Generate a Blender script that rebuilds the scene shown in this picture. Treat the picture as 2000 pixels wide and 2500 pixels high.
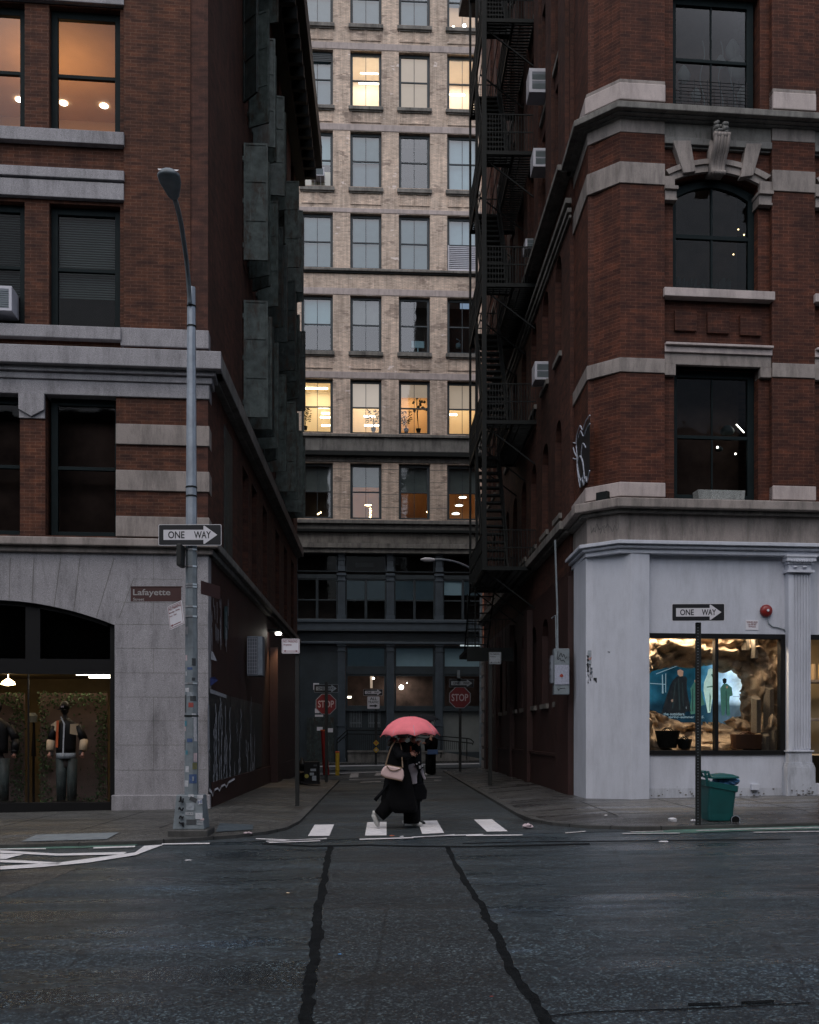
import bpy, bmesh, math, random
from mathutils import Matrix, Vector, noise
random.seed(7)
R = math.radians
for o in list(bpy.data.objects): bpy.data.objects.remove(o)
S = bpy.context.scene
COL = S.collection
# ------------------------------------------------------------------ camera
F = 2500.0; HZ = 1795.0; EYE = 1.5          # focal length / horizon in photo pixels, eye height in metres
cd = bpy.data.cameras.new("camera"); cam = bpy.data.objects.new("camera", cd); COL.objects.link(cam)
cam.location = (0, 0, EYE); cam.rotation_euler = (R(90), 0, 0)
cd.sensor_fit = 'HORIZONTAL'; cd.sensor_width = 36; cd.lens = 45
cd.shift_y = (HZ-1250)/2000.0; cd.clip_end = 1000; cd.clip_start = .1
S.camera = cam
# ------------------------------------------------------------------ sky and sun (overcast dusk)
SUN_EL, SUN_ROT = 58, 196
w = bpy.data.worlds.new("World"); S.world = w; w.use_nodes = True
nt = w.node_tree; bg = nt.nodes['Background']
sk = nt.nodes.new('ShaderNodeTexSky'); sk.sky_type = 'NISHITA'; sk.sun_disc = False
sk.sun_elevation = R(SUN_EL); sk.sun_rotation = R(SUN_ROT); sk.air_density = 1.0; sk.dust_density = 3.0; sk.ozone_density = 1.0
hs = nt.nodes.new('ShaderNodeHueSaturation'); hs.inputs['Saturation'].default_value = .8
nt.links.new(sk.outputs[0], hs.inputs['Color']); nt.links.new(hs.outputs[0], bg.inputs[0]); bg.inputs[1].default_value = .06
sl = bpy.data.lights.new("sun", 'SUN'); sl.energy = .55; sl.angle = R(100); sl.color = (.97, .97, 1)
so = bpy.data.objects.new("sun", sl); COL.objects.link(so)
az = R(SUN_ROT); d = Vector((math.sin(az)*math.cos(R(SUN_EL)), math.cos(az)*math.cos(R(SUN_EL)), math.sin(R(SUN_EL))))
so.rotation_euler = d.to_track_quat('Z', 'Y').to_euler(); so.location = d*60
S.view_settings.view_transform = 'Standard'; S.view_settings.look = 'None'; S.view_settings.exposure = 1.1; S.view_settings.gamma = 1
S.view_settings.use_curve_mapping = False
S.cycles.use_denoising = True; S.cycles.denoising_prefilter = 'NONE'; S.cycles.sample_clamp_indirect = 1.5; S.cycles.sample_clamp_direct = 8; S.cycles.caustics_reflective = False; S.cycles.caustics_refractive = False; S.cycles.blur_glossy = 1.0
S.cycles.max_bounces = 6; S.cycles.transparent_max_bounces = 12
# ------------------------------------------------------------------ helpers
OFF = {}
def gz(x, y=0): return .018*max(-40, min(40, x))
def ray(px, py, D): return Vector(((px-1000)/F*D, D, EYE+(HZ-py)/F*D))
def ground(px, py, lift=0):
    a, b = (px-1000)/F, (HZ-py)/F                    # z = EYE + b D = .018 a D + lift
    D = (EYE-lift)/(.018*a-b); return Vector((a*D, D, EYE+b*D))
class Fr:
    def __init__(s, x, y, ang): s.M = Matrix.Translation((x, y, 0)) @ Matrix.Rotation(ang, 4, 'Z'); s.I = s.M.inverted()
    def hit(s, px, py, off=0):
        o = s.I @ Vector((0, 0, EYE)); d = s.I.to_3x3() @ Vector(((px-1000)/F, 1, (HZ-py)/F))
        t = (-off-o.y)/d.y; p = o+d*t; return p.x, p.z
    def sx(s, px, off=0): return s.hit(px, 1000, off)[0]
    def sz(s, px, py, off=0): return s.hit(px, py, off)[1]
ID = Matrix.Identity(4)
class MB:
    def __init__(s, M=ID): s.v = []; s.f = []; s.mi = []; s.M = M.M if isinstance(M, Fr) else M; s.m = 0; s.smooth = False; s.uv2 = None
    def P(s, p): s.v.append(s.M @ Vector(p)); return len(s.v)-1
    def face(s, ids): s.f.append(tuple(ids)); s.mi.append(s.m)
    def quad(s, *ps): s.face([s.P(p) for p in ps]); return s
    def poly(s, ps): return s.quad(*ps)
    def box(s, x0, x1, y0, y1, z0, z1, T=None):
        c = [(x0,y0,z0),(x1,y0,z0),(x1,y1,z0),(x0,y1,z0),(x0,y0,z1),(x1,y0,z1),(x1,y1,z1),(x0,y1,z1)]
        if T is not None: c = [T @ Vector(p) for p in c]
        i = [s.P(p) for p in c]
        for f in ((0,3,2,1),(4,5,6,7),(0,1,5,4),(1,2,6,5),(2,3,7,6),(3,0,4,7)): s.face([i[k] for k in f])
        return s
    def prism(s, pts, y0, y1, T=None):          # outline in x,z extruded along y
        T = T or ID
        a = [s.P(T @ Vector((p[0], y0, p[1]))) for p in pts]; b = [s.P(T @ Vector((p[0], y1, p[1]))) for p in pts]; n = len(pts)
        s.face(a); s.face(b[::-1])
        for k in range(n): s.face((a[k], b[k], b[(k+1) % n], a[(k+1) % n]))
        return s
    def zprism(s, pts, z0, z1, slope=False):    # outline in x,y extruded up
        a = [s.P((p[0], p[1], z0+(gz(p[0]) if slope else 0))) for p in pts]; b = [s.P((p[0], p[1], z1+(gz(p[0]) if slope else 0))) for p in pts]; n = len(pts)
        s.face(a[::-1]); s.face(b)
        for k in range(n): s.face((a[k], a[(k+1) % n], b[(k+1) % n], b[k]))
        return s
    def tube(s, pts, r, n=8, cap=True):
        pts = [Vector(p) for p in pts]; rr = r if isinstance(r, (list, tuple)) else [r]*len(pts); rings = []
        up = None
        for k, p in enumerate(pts):
            t = (pts[min(k+1, len(pts)-1)]-pts[max(k-1, 0)]).normalized()
            if up is None: up = Vector((0, 0, 1)) if abs(t.z) < .9 else Vector((1, 0, 0))
            a = t.cross(up).normalized(); b = t.cross(a).normalized(); up = b.cross(t).normalized() if False else up
            rings.append([s.P(p+(a*math.cos(2*math.pi*(j+.5)/n)+b*math.sin(2*math.pi*(j+.5)/n))*rr[k]) for j in range(n)])
        for k in range(len(rings)-1):
            for j in range(n): s.face((rings[k][j], rings[k][(j+1) % n], rings[k+1][(j+1) % n], rings[k+1][j]))
        if cap: s.face(rings[0][::-1]); s.face(rings[-1])
        return s
    def lathe(s, prof, c=(0, 0, 0), n=20, T=None, sy=1):
        T = T or ID; c = Vector(c); rings = []
        for r, z in prof: rings.append([s.P(T @ (c+Vector((r*math.cos(2*math.pi*j/n), sy*r*math.sin(2*math.pi*j/n), z)))) for j in range(n)])
        for k in range(len(rings)-1):
            for j in range(n): s.face((rings[k][j], rings[k][(j+1) % n], rings[k+1][(j+1) % n], rings[k+1][j]))
        s.face(rings[0][::-1]); s.face(rings[-1]); return s
    def loft(s, secs, n=20):                    # secs: (cx,cy,cz,rx,ry)
        rings = [[s.P((cx+rx*math.cos(2*math.pi*j/n), cy+ry*math.sin(2*math.pi*j/n), cz)) for j in range(n)] for cx, cy, cz, rx, ry in secs]
        for k in range(len(rings)-1):
            for j in range(n): s.face((rings[k][j], rings[k][(j+1) % n], rings[k+1][(j+1) % n], rings[k+1][j]))
        s.face(rings[0][::-1]); s.face(rings[-1]); return s
    def text(s, txt, x0, x1, z0, z1, y=0, T=None):
        vs, fs = textmesh(txt); X0 = min(v[0] for v in vs); X1 = max(v[0] for v in vs); Z0 = min(v[1] for v in vs); Z1 = max(v[1] for v in vs)
        T = T or ID
        ids = [s.P(T @ Vector((x0+(v[0]-X0)/(X1-X0)*(x1-x0), y, z0+(v[1]-Z0)/(Z1-Z0)*(z1-z0)))) for v in vs]
        for f in fs: s.face([ids[k] for k in f])
        return s
_tc = {}
def textmesh(t):
    if t not in _tc:
        c = bpy.data.curves.new('t', 'FONT'); c.body = t; c.resolution_u = 3; c.offset = .018; o = bpy.data.objects.new('t', c); COL.objects.link(o)
        bpy.context.view_layer.update()
        m = bpy.data.meshes.new_from_object(o.evaluated_get(bpy.context.evaluated_depsgraph_get()))
        _tc[t] = ([tuple(v.co) for v in m.vertices], [tuple(p.vertices) for p in m.polygons]); bpy.data.objects.remove(o); bpy.data.curves.remove(c); bpy.data.meshes.remove(m)
    return _tc[t]
def obj(name, mb, mat, parent=None, bevel=0, smooth=False, loc=None, fix=True):
    off = OFF[parent.name] if parent is not None else Vector(loc if loc is not None else (0, 0, 0))
    me = bpy.data.meshes.new(name); me.from_pydata([v-off for v in mb.v], [], mb.f)
    mats = mat if isinstance(mat, (list, tuple)) else [mat]
    for m in mats: me.materials.append(m)
    if len(mats) > 1: me.polygons.foreach_set('material_index', mb.mi)
    bm = bmesh.new(); bm.from_mesh(me)
    if fix: bmesh.ops.recalc_face_normals(bm, faces=bm.faces)
    uv = bm.loops.layers.uv.new('UVMap')
    for f in bm.faces:
        n = f.normal
        if abs(n.z) > .7:
            for l in f.loops: l[uv].uv = (l.vert.co.x+off.x, l.vert.co.y+off.y)
        else:
            t = Vector((-n.y, n.x, 0)).normalized()
            for l in f.loops: l[uv].uv = ((l.vert.co+off).dot(t), l.vert.co.z+off.z)
    bm.to_mesh(me); bm.free()
    if smooth: me.polygons.foreach_set('use_smooth', [True]*len(me.polygons))
    o = bpy.data.objects.new(name, me); COL.objects.link(o)
    if parent is not None: o.parent = parent
    else: o.location = off
    OFF[o.name] = off
    if bevel:
        b = o.modifiers.new('bevel', 'BEVEL'); b.width = bevel; b.segments = 2; b.limit_method = 'ANGLE'
    return o
def tag(o, label, cat, group=None):
    o['label'] = label; o['category'] = cat
    if group: o['group'] = group
    return o
def thing(name, loc, label, cat, group=None):
    o = bpy.data.objects.new(name, None); COL.objects.link(o); o.location = loc; o.empty_display_size = .2; OFF[o.name] = Vector(loc); return tag(o, label, cat, group)
def struct(name, mb, mat, **k):
    o = obj(name, mb, mat, **k); o['kind'] = 'structure'; return o
# ------------------------------------------------------------------ materials
def newmat(name):
    m = bpy.data.materials.new(name); m.use_nodes = True; n = m.node_tree; b = n.nodes['Principled BSDF']; return m, n, b
def N(n, t, **k):
    x = n.nodes.new('ShaderNode'+t)
    for a, v in k.items(): setattr(x, a, v)
    return x
def L(n, a, b): n.links.new(a, b)
def coords(n, scale=(1, 1, 1), uv=False):
    tc = N(n, 'TexCoord'); mp = N(n, 'Mapping'); mp.inputs['Scale'].default_value = scale; L(n, tc.outputs['UV' if uv else 'Object'], mp.inputs[0]); return mp.outputs[0]
def ramp(n, fac, stops):
    r = N(n, 'ValToRGB'); el = r.color_ramp.elements
    while len(el) < len(stops): el.new(.5)
    for e, (p, c) in zip(el, stops): e.position = p; e.color = (*c, 1) if len(c) == 3 else c
    L(n, fac, r.inputs[0]); return r.outputs[0]
def mix(n, a, b, fac, mode='MIX'):
    x = N(n, 'MixRGB', blend_type=mode)
    for s, v in ((1, a), (2, b), (0, fac)):
        if isinstance(v, (int, float)): x.inputs[s].default_value = v if s == 0 else (v, v, v, 1)
        elif isinstance(v, tuple): x.inputs[s].default_value = (*v, 1)
        else: L(n, v, x.inputs[s])
    return x.outputs[0]
def noi(n, vec, scale, detail=4, rough=.6):
    x = N(n, 'TexNoise'); x.inputs['Scale'].default_value = scale; x.inputs['Detail'].default_value = detail; x.inputs['Roughness'].default_value = rough; L(n, vec, x.inputs['Vector']); return x.outputs[0]
def bump(n, b, h, st, dist=.02):
    x = N(n, 'Bump'); x.inputs['Strength'].default_value = st; x.inputs['Distance'].default_value = dist; L(n, h, x.inputs['Height']); L(n, x.outputs[0], b.inputs['Normal'])
def plain(name, c, rough=.6, metal=0, var=.25, scale=3, bmp=.1, emit=None, es=0, stretch=(1, 1, 1), spec=None, coat=0):
    m, n, b = newmat(name)
    v = coords(n, stretch); f = noi(n, v, scale, 6)
    dk = tuple(x*(1-var) for x in c); lt = tuple(min(1, x*(1+var)) for x in c)
    L(n, ramp(n, f, [(.3, dk), (.7, lt)]), b.inputs['Base Color']); b.inputs['Roughness'].default_value = rough; b.inputs['Metallic'].default_value = metal
    if bmp: bump(n, b, noi(n, v, scale*12, 3), bmp, .01)
    if spec is not None: b.inputs['Specular IOR Level'].default_value = spec
    if coat: b.inputs['Coat Weight'].default_value = coat
    if emit: b.inputs['Emission Color'].default_value = (*emit, 1); b.inputs['Emission Strength'].default_value = es
    return m
def brick(name, *a_, hvr=((.62, .58, .62), (1.35, 1.28, 1.15)), **k_): return brick0(name, *a_, hvr=hvr, **k_)
def brick0(name, c1, c2, mortar, w=.215, h=.0677, ms=.008, dirt=.35, patches=None, msm=.2, dscale=.5, streak=.3, hvr=None):
    m, n, b = newmat(name); v = coords(n, uv=True); ov = coords(n)
    t = N(n, 'TexBrick'); L(n, v, t.inputs['Vector']); t.offset = .5
    for k, x in (('Color1', c1), ('Color2', c2), ('Mortar', mortar)): t.inputs[k].default_value = (*x, 1)
    t.inputs['Scale'].default_value = 1; t.inputs['Mortar Size'].default_value = ms; t.inputs['Mortar Smooth'].default_value = msm; t.inputs['Bias'].default_value = 0
    t.inputs['Brick Width'].default_value = w; t.inputs['Row Height'].default_value = h
    hv = noi(n, coords(n, (1/w*.5, 1/h*.5, 1), uv=True), 1.0, 1); bc = mix(n, t.outputs[0], ramp(n, hv, [(.3, hvr[0]), (.5, (1, 1, 1)), (.7, hvr[1])]), 1, 'MULTIPLY')
    big = noi(n, ov, dscale, 6, .65); col = mix(n, bc, ramp(n, big, [(.3, (1-dirt,)*3), (.65, (1.15, 1.12, 1.1))]), 1, 'MULTIPLY')
    st = noi(n, coords(n, (3, 3, .25)), 1.5, 5, .7); col = mix(n, col, ramp(n, st, [(.35, (1-streak,)*3), (.6, (1.06, 1.06, 1.06))]), 1, 'MULTIPLY')
    fine = noi(n, v, 40, 3); col = mix(n, col, ramp(n, fine, [(.3, (.75, .75, .78)), (.7, (1.2, 1.18, 1.15))]), 1, 'MULTIPLY')
    if patches:
        wb = N(n, 'TexBrick'); L(n, v, wb.inputs['Vector']); wb.inputs['Scale'].default_value = 1; wb.inputs['Brick Width'].default_value = w; wb.inputs['Row Height'].default_value = h; wb.inputs['Mortar Size'].default_value = 0
        wb.inputs['Color1'].default_value = (0, 0, 0, 1); wb.inputs['Color2'].default_value = (1, 1, 1, 1)
        pn = noi(n, coords(n, (.55, .55, .9)), 1.5, 3, .55); pm = N(n, 'Math', operation='ADD'); L(n, pn, pm.inputs[0]); mm = N(n, 'Math', operation='MULTIPLY'); L(n, wb.outputs[0], mm.inputs[0]); mm.inputs[1].default_value = .09; L(n, mm.outputs[0], pm.inputs[1])
        col = mix(n, col, patches, ramp(n, pm.outputs[0], [(.735, (0, 0, 0)), (.745, (.8, .8, .8))]))
        col = mix(n, col, mix(n, col, (.5, .49, .5), 1, 'MULTIPLY'), ramp(n, pm.outputs[0], [(.39, (.75, .75, .75)), (.47, (0, 0, 0))]))
    L(n, col, b.inputs['Base Color']); b.inputs['Roughness'].default_value = .8; b.inputs['Specular IOR Level'].default_value = .3
    bump(n, b, t.outputs['Fac'], -.5, .006); return m
def stone(name, c, var=.25, sp=.25, rough=.75, joints=None, stain=.4):
    m, n, b = newmat(name); v = coords(n); col = ramp(n, noi(n, v, 1.2, 6, .65), [(.3, tuple(x*(1-var) for x in c)), (.7, tuple(x*(1+var) for x in c))])
    col = mix(n, col, ramp(n, noi(n, v, 90, 2), [(.35, (1-sp,)*3), (.65, (1+sp,)*3)]), 1, 'MULTIPLY')
    col = mix(n, col, ramp(n, noi(n, coords(n, (2, 2, .4)), 2, 6, .75), [(.32, (1-stain,)*3), (.55, (1, 1, 1))]), 1, 'MULTIPLY')
    if joints:
        t = N(n, 'TexBrick'); L(n, coords(n, uv=True), t.inputs['Vector']); t.inputs['Scale'].default_value = 1; t.inputs['Brick Width'].default_value = joints[0]; t.inputs['Row Height'].default_value = joints[1]; t.inputs['Mortar Size'].default_value = joints[2]
        t.inputs['Color1'].default_value = (.9, .9, .9, 1); t.inputs['Color2'].default_value = (1.1, 1.1, 1.1, 1); t.inputs['Mortar'].default_value = (.4, .4, .4, 1)
        if len(joints) > 3:
            mp = t.inputs['Vector'].links[0].from_node; mp.inputs['Location'].default_value = (joints[3], joints[4], 0)
        col = mix(n, col, t.outputs[0], 1, 'MULTIPLY')
    L(n, col, b.inputs['Base Color']); b.inputs['Roughness'].default_value = rough; bump(n, b, noi(n, v, 60, 4), .25, .006); return m
def glass(name, refl=.9, tint=(.75, .8, .8), base=.06, wav=.02):
    m = bpy.data.materials.new(name); m.use_nodes = True; n = m.node_tree; n.nodes.clear()
    o = N(n, 'OutputMaterial'); g = N(n, 'BsdfGlossy'); g.inputs['Roughness'].default_value = .03; g.inputs['Color'].default_value = (refl, refl, refl, 1); tr = N(n, 'BsdfTransparent'); tr.inputs[0].default_value = (*tint, 1)
    fr = N(n, 'Fresnel'); fr.inputs[0].default_value = 1.5; ad = N(n, 'Math', operation='ADD'); L(n, fr.outputs[0], ad.inputs[0]); ad.inputs[1].default_value = base
    mx = N(n, 'MixShader'); L(n, ad.outputs[0], mx.inputs[0]); L(n, tr.outputs[0], mx.inputs[1]); L(n, g.outputs[0], mx.inputs[2]); L(n, mx.outputs[0], o.inputs[0])
    x = N(n, 'Bump'); x.inputs['Strength'].default_value = wav*5; x.inputs['Distance'].default_value = .02; L(n, noi(n, coords(n), 1.2, 2), x.inputs['Height']); L(n, x.outputs[0], g.inputs['Normal'])
    return m
def emitm(name, c, s):
    m, n, b = newmat(name); b.inputs['Base Color'].default_value = (*c, 1); b.inputs['Emission Color'].default_value = (*c, 1); b.inputs['Emission Strength'].default_value = s; return m
def asphalt(name, c, wet=.5, bluish=0, seed=0):
    m, n, b = newmat(name); v = coords(n)
    big = noi(n, coords(n, (.3, 1.0, 1)), .9, 8, .7); fine = noi(n, v, 60, 4, .7); med = noi(n, v, 14, 5, .75); gr = N(n, 'TexVoronoi'); gr.inputs['Scale'].default_value = 70; L(n, v, gr.inputs['Vector'])
    col = ramp(n, big, [(.3, tuple(x*.55 for x in c)), (.48, c), (.58, tuple(x*1.25 for x in c)), (.72, (c[0]*1.9, c[1]*2.1, c[2]*2.5))])  # paler bluish patches put a sheen of the sky into the colour
    col = mix(n, col, ramp(n, med, [(.3, (.55, .55, .55)), (.5, (1, 1, 1)), (.7, (1.5, 1.5, 1.55))]), 1, 'MULTIPLY')
    col = mix(n, col, ramp(n, fine, [(.32, (.4, .4, .4)), (.55, (1, 1, 1)), (.7, (2.4, 2.4, 2.4))]), 1, 'MULTIPLY')
    col = mix(n, col, ramp(n, gr.outputs['Color'], [(.25, (.6, .6, .6)), (.6, (1.05, 1.05, 1.05)), (.72, (1.4, 1.4, 1.4)), (.8, (4, 4, 3.7))]), 1, 'MULTIPLY')
    st = noi(n, coords(n, (.6, .6, 1)), .55, 4, .5); col = mix(n, col, (c[0]*.35, c[1]*.3, c[2]*.28), ramp(n, st, [(.60, (0, 0, 0)), (.66, (.7, .7, .7))]))
    ck = N(n, 'TexVoronoi', feature='DISTANCE_TO_EDGE'); ck.inputs['Scale'].default_value = .33; wv = mix(n, v, noi(n, v, 2.5, 6, .7), .22, 'ADD'); L(n, wv, ck.inputs['Vector'])
    col = mix(n, (c[0]*.12, c[1]*.12, c[2]*.12), col, ramp(n, ck.outputs[0], [(.0, (.35, .35, .35)), (.006, (1, 1, 1))]))
    L(n, col, b.inputs['Base Color'])
    L(n, ramp(n, noi(n, coords(n, (.25, 1.2, 1)), 1.1, 7, .65), [(.36, (.58-.42*wet,)*3), (.62, (.80-.2*wet,)*3)]), b.inputs['Roughness'])
    b.inputs['Specular IOR Level'].default_value = .5
    bump(n, b, mix(n, fine, med, .5), .5, .012); return m
M = {}
M['sk0'] = plain('blue_grey_plate', (.05, .07, .085), .6, var=.2)
M['brickL'] = brick('left_brick', (.056, .0195, .0105), (.092, .033, .0175), (.115, .062, .042), w=.215, h=.0672, ms=.006)
M['brickR'] = brick('right_brick', (.052, .0155, .0085), (.090, .0275, .0145), (.125, .058, .038), w=.215, h=.0695, ms=.005)
M['brickA'] = brick('alley_brick', (.056, .023, .0165), (.082, .033, .023), (.088, .042, .031), h=.0677, ms=.004, dirt=.45)
M['brickB'] = brick('beige_brick', (.58, .47, .385), (.74, .615, .51), (.46, .38, .32), h=.0677, ms=.008, patches=(.80, .70, .66), dirt=.25, dscale=.35, hvr=((.84, .84, .84), (1.12, 1.1, 1.08)))
M['brickO'] = brick('orange_brick', (.42, .16, .09), (.55, .22, .12), (.4, .25, .2), ms=.006)
M['redpaint'] = stone('shaded_red_paint', (.034, .0115, .0095), .3, .1, .6)  # red paint darkened, the alley's shade is put into its colour
M['granite'] = stone('granite', (.285, .275, .29), .12, .33, .7)
M['granitej'] = stone('granite_blocks', (.23, .222, .235), .12, .33, .7, joints=(1.1, .473, .006, .62, .115))
M['lime'] = stone('limestone', (.265, .23, .21), .22, .12, .8, stain=.5)
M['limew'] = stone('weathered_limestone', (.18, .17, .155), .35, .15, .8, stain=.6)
M['limeB'] = stone('pinkish_limestone', (.44, .375, .355), .15, .1, .8, stain=.3)
M['darkstone'] = stone('sooty_stone', (.17, .165, .155), .3, .15, .8, stain=.5)
M['grey'] = stone('pale_grey_paint', (.52, .54, .60), .06, .05, .55, stain=.16)
M['greydirt'] = stone('scuffed_grey_paint', (.47, .49, .54), .08, .06, .6, stain=.45)
M['frame'] = plain('dark_green_frame_paint', (.007, .013, .0145), .6, var=.2, spec=.12)
M['clearglass'] = glass('room_glass', .6, (.9, .9, .9), .0, .02)
M['black'] = plain('black_metal', (.005, .005, .0055), .5, var=.2, spec=.25)
M['iron'] = plain('dark_iron', (.005, .007, .007), .6, var=.4, spec=.25)
M['shutter'] = plain('green_iron_sheet', (.078, .098, .092), .55, var=.5, scale=5, bmp=.4, spec=.3)
M['shutterd'] = plain('dark_green_iron_sheet', (.032, .043, .042), .55, var=.5, scale=5, bmp=.4, spec=.3)
for nm in ('shutter', 'shutterd'):
    n = M[nm].node_tree; b = n.nodes['Principled BSDF']; src = b.inputs['Base Color'].links[0].from_socket; rf = noi(n, coords(n, (1, 1, .35)), 3.5, 7, .75)
    c_ = mix(n, src, (.045, .026, .016), ramp(n, rf, [(.52, (0, 0, 0)), (.62, (.8, .8, .8))])); c_ = mix(n, c_, (.16, .18, .17), ramp(n, noi(n, coords(n, (6, 6, .8)), 2, 5, .7), [(.58, (0, 0, 0)), (.68, (.6, .6, .6))])); L(n, c_, b.inputs['Base Color'])
M['cast'] = plain('blue_grey_cast_iron', (.055, .075, .095), .5, var=.2, scale=1.5)
M['castd'] = plain('dark_blue_grey_cast_iron', (.026, .038, .046), .5, var=.25, scale=1.5)
M['glass'] = glass('window_glass')
M['glassd'] = glass('old_window_glass', .24, (.55, .57, .57), .0, .05)
M['glassB'] = glass('sky_reflecting_glass', .95, (.8, .85, .85), .10, .02)
M['shopglass'] = glass('shop_glass', .5, (.95, .95, .95), .0, .01)
M['glassm'] = glass('shaded_glass', .3, (.9, .92, .92), .0, .03)
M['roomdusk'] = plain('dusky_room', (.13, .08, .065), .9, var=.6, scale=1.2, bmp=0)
M['blind'] = plain('sky_tinted_blind', (.29, .44, .52), .9, var=.05, bmp=0)  # blue tint puts the sky reflected in the panes into the blind
M['blindt'] = plain('teal_roller_blind', (.20, .38, .44), .9, var=.05, bmp=0)
M['blindd'] = plain('dim_roller_blind', (.16, .18, .18), .9, var=.08, bmp=0)
M['blindw'] = plain('lit_roller_blind', (.62, .50, .42), .9, var=.03, bmp=0, emit=(.62, .46, .34), es=.28)
M['slat'] = plain('venetian_slats', (.13, .17, .17), .6, var=.1, bmp=0)
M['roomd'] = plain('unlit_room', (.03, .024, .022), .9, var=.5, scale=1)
M['roomw'] = plain('warm_room_wall', (.70, .60, .46), .8, var=.08, scale=1, bmp=0)
M['roomo'] = plain('amber_room_wall', (.60, .38, .20), .8, var=.1, scale=1, bmp=0)
M['tubel'] = emitm('light_tube', (1, .9, .7), 6)
M['bulb'] = emitm('warm_bulb', (1, .72, .35), 9)
M['bulbw'] = emitm('white_bulb', (1, .95, .85), 7)
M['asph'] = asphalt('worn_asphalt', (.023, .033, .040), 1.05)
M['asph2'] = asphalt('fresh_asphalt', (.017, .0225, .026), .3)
M['seal'] = plain('crack_sealant', (.0085, .010, .011), .8, var=.5, scale=9, bmp=.6, spec=.08)
M['walk'] = asphalt('sidewalk_concrete', (.042, .042, .040), .6)
M['walkd'] = asphalt('damp_sidewalk', (.045, .045, .046), 1.1)
M['kerb'] = stone('kerb_stone', (.055, .055, .053), .3, .2, .6)
M['paint'] = plain('white_road_paint', (.72, .70, .71), .5, var=.14, scale=9, bmp=.4)
M['paintold'] = plain('worn_road_paint', (.36, .35, .35), .6, var=.5, scale=14, bmp=.4)
M['green'] = plain('worn_green_lane_paint', (.07, .15, .12), .5, var=.5, scale=6, bmp=.4)
M['white'] = plain('white_enamel', (.62, .60, .60), .5, var=.05, bmp=0)
M['signw'] = plain('sign_white', (.64, .63, .67), .5, var=.06, bmp=0)
M['signk'] = plain('sign_black', (.006, .007, .010), .5, var=.1, bmp=0)
M['signr'] = plain('sign_red', (.15, .010, .013), .5, var=.1, bmp=0)
M['signb'] = plain('sign_brown', (.055, .022, .02), .5, var=.15, bmp=0)
M['silver'] = plain('galvanised_pole', (.30, .34, .39), .45, metal=.3, var=.18, scale=6)
M['silverd'] = plain('dull_grey_paint', (.17, .20, .22), .55, var=.25, scale=6)
M['band'] = plain('steel_band', (.6, .62, .65), .3, metal=.8, var=.1)
M['green_post'] = plain('dark_green_post', (.008, .0095, .009), .5, var=.3)
M['yellow'] = plain('yellow_paint', (.5, .33, .03), .5, var=.25)
M['orange'] = plain('orange_paint', (.5, .1, .03), .5, var=.2)
M['pink'] = plain('pink_umbrella_cloth', (.80, .20, .23), .75, var=.10, scale=5, bmp=.3, spec=.2)
M['cloth'] = plain('black_cloth', (.0035, .0035, .004), .9, var=.3, scale=10, spec=.1)
M['cloth2'] = plain('charcoal_cloth', (.006, .0065, .008), .85, var=.3, scale=10, spec=.15)
M['skin'] = plain('skin', (.42, .2, .14), .5, var=.05, bmp=0)
M['hair'] = plain('dark_hair', (.02, .012, .008), .5, var=.3, scale=20)
M['bag'] = plain('pale_pink_leather', (.62, .45, .43), .45, var=.05, bmp=.05)
M['tan'] = plain('tan_leather', (.14, .09, .05), .5, var=.1)
M['pale'] = plain('pale_lilac_cloth', (.45, .40, .43), .8, var=.1)
M['shoe'] = plain('off_white_shoe', (.42, .42, .40), .6, var=.15)
M['bin'] = plain('green_plastic', (.008, .085, .085), .38, var=.15, scale=4, bmp=.1)
M['bluebag'] = plain('blue_plastic_bag', (.10, .27, .52), .3, var=.5, scale=14)
M['bell'] = plain('red_enamel', (.20, .012, .009), .35, var=.12)
M['acw'] = plain('air_conditioner_casing', (.50, .50, .55), .5, var=.08)
M['acg'] = plain('air_conditioner_grille', (.15, .17, .20), .6, var=.2)
M['rock'] = stone('tan_rock', (.48, .36, .25), .45, .25, .85, stain=.3)
M['rockd'] = stone('grey_basalt', (.20, .17, .135), .35, .35, .85, stain=.3)
M['leaf'] = plain('leaves', (.03, .07, .02), .6, var=.6, scale=8)
M['leafd'] = plain('dark_leaves', (.02, .03, .012), .6, var=.4, scale=8)
M['leafb'] = plain('brown_bag_leather', (.12, .055, .03), .5, var=.2)
M['cream'] = plain('cream_cloth', (.55, .42, .28), .8, var=.1)
M['litter'] = plain('crumpled_paper', (.55, .55, .57), .7, var=.2, scale=30)
# ------------------------------------------------------------------ frames of the facades
A = R(5.5)
FL = Fr(-4.01, 20.374, A)                       # left facade, origin at its corner
AL = Fr(-4.01, 20.374, R(90)+.0264)             # left building's alley wall, x runs away from the street
FRR = Fr(4.506, 20.75, A)                       # right facade
AR = Fr(4.197-.0264*22.5, 22.5, R(-90)+.0264)   # right alley wall: x runs towards the street
AF = R(3.2)
FB = Fr(0, 55, AF)                              # far building
def dl(D): return (D-20.374)*1.00035            # depth -> x on the left alley wall
def dr(D): return -(D-22.5)*1.00035
def wall(mb, x0, x1, z0, z1, y0, y1, ops):      # ops: (x0,x1,z0,z1)
    xs = sorted({x0, x1, *[min(max(v, x0), x1) for o in ops for v in o[:2]]})
    for a, b in zip(xs, xs[1:]):
        if b-a < 1e-4: continue
        m = (a+b)/2; cut = sorted([(max(o[2], z0), min(o[3], z1)) for o in ops if o[0] < m < o[1] and o[3] > z0 and o[2] < z1]); z = z0
        for c, d in cut:
            if c > z+1e-4: mb.box(a, b, y0, y1, z, c)
            z = max(z, d)
        if z1 > z+1e-4: mb.box(a, b, y0, y1, z, z1)
    return mb
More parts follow.
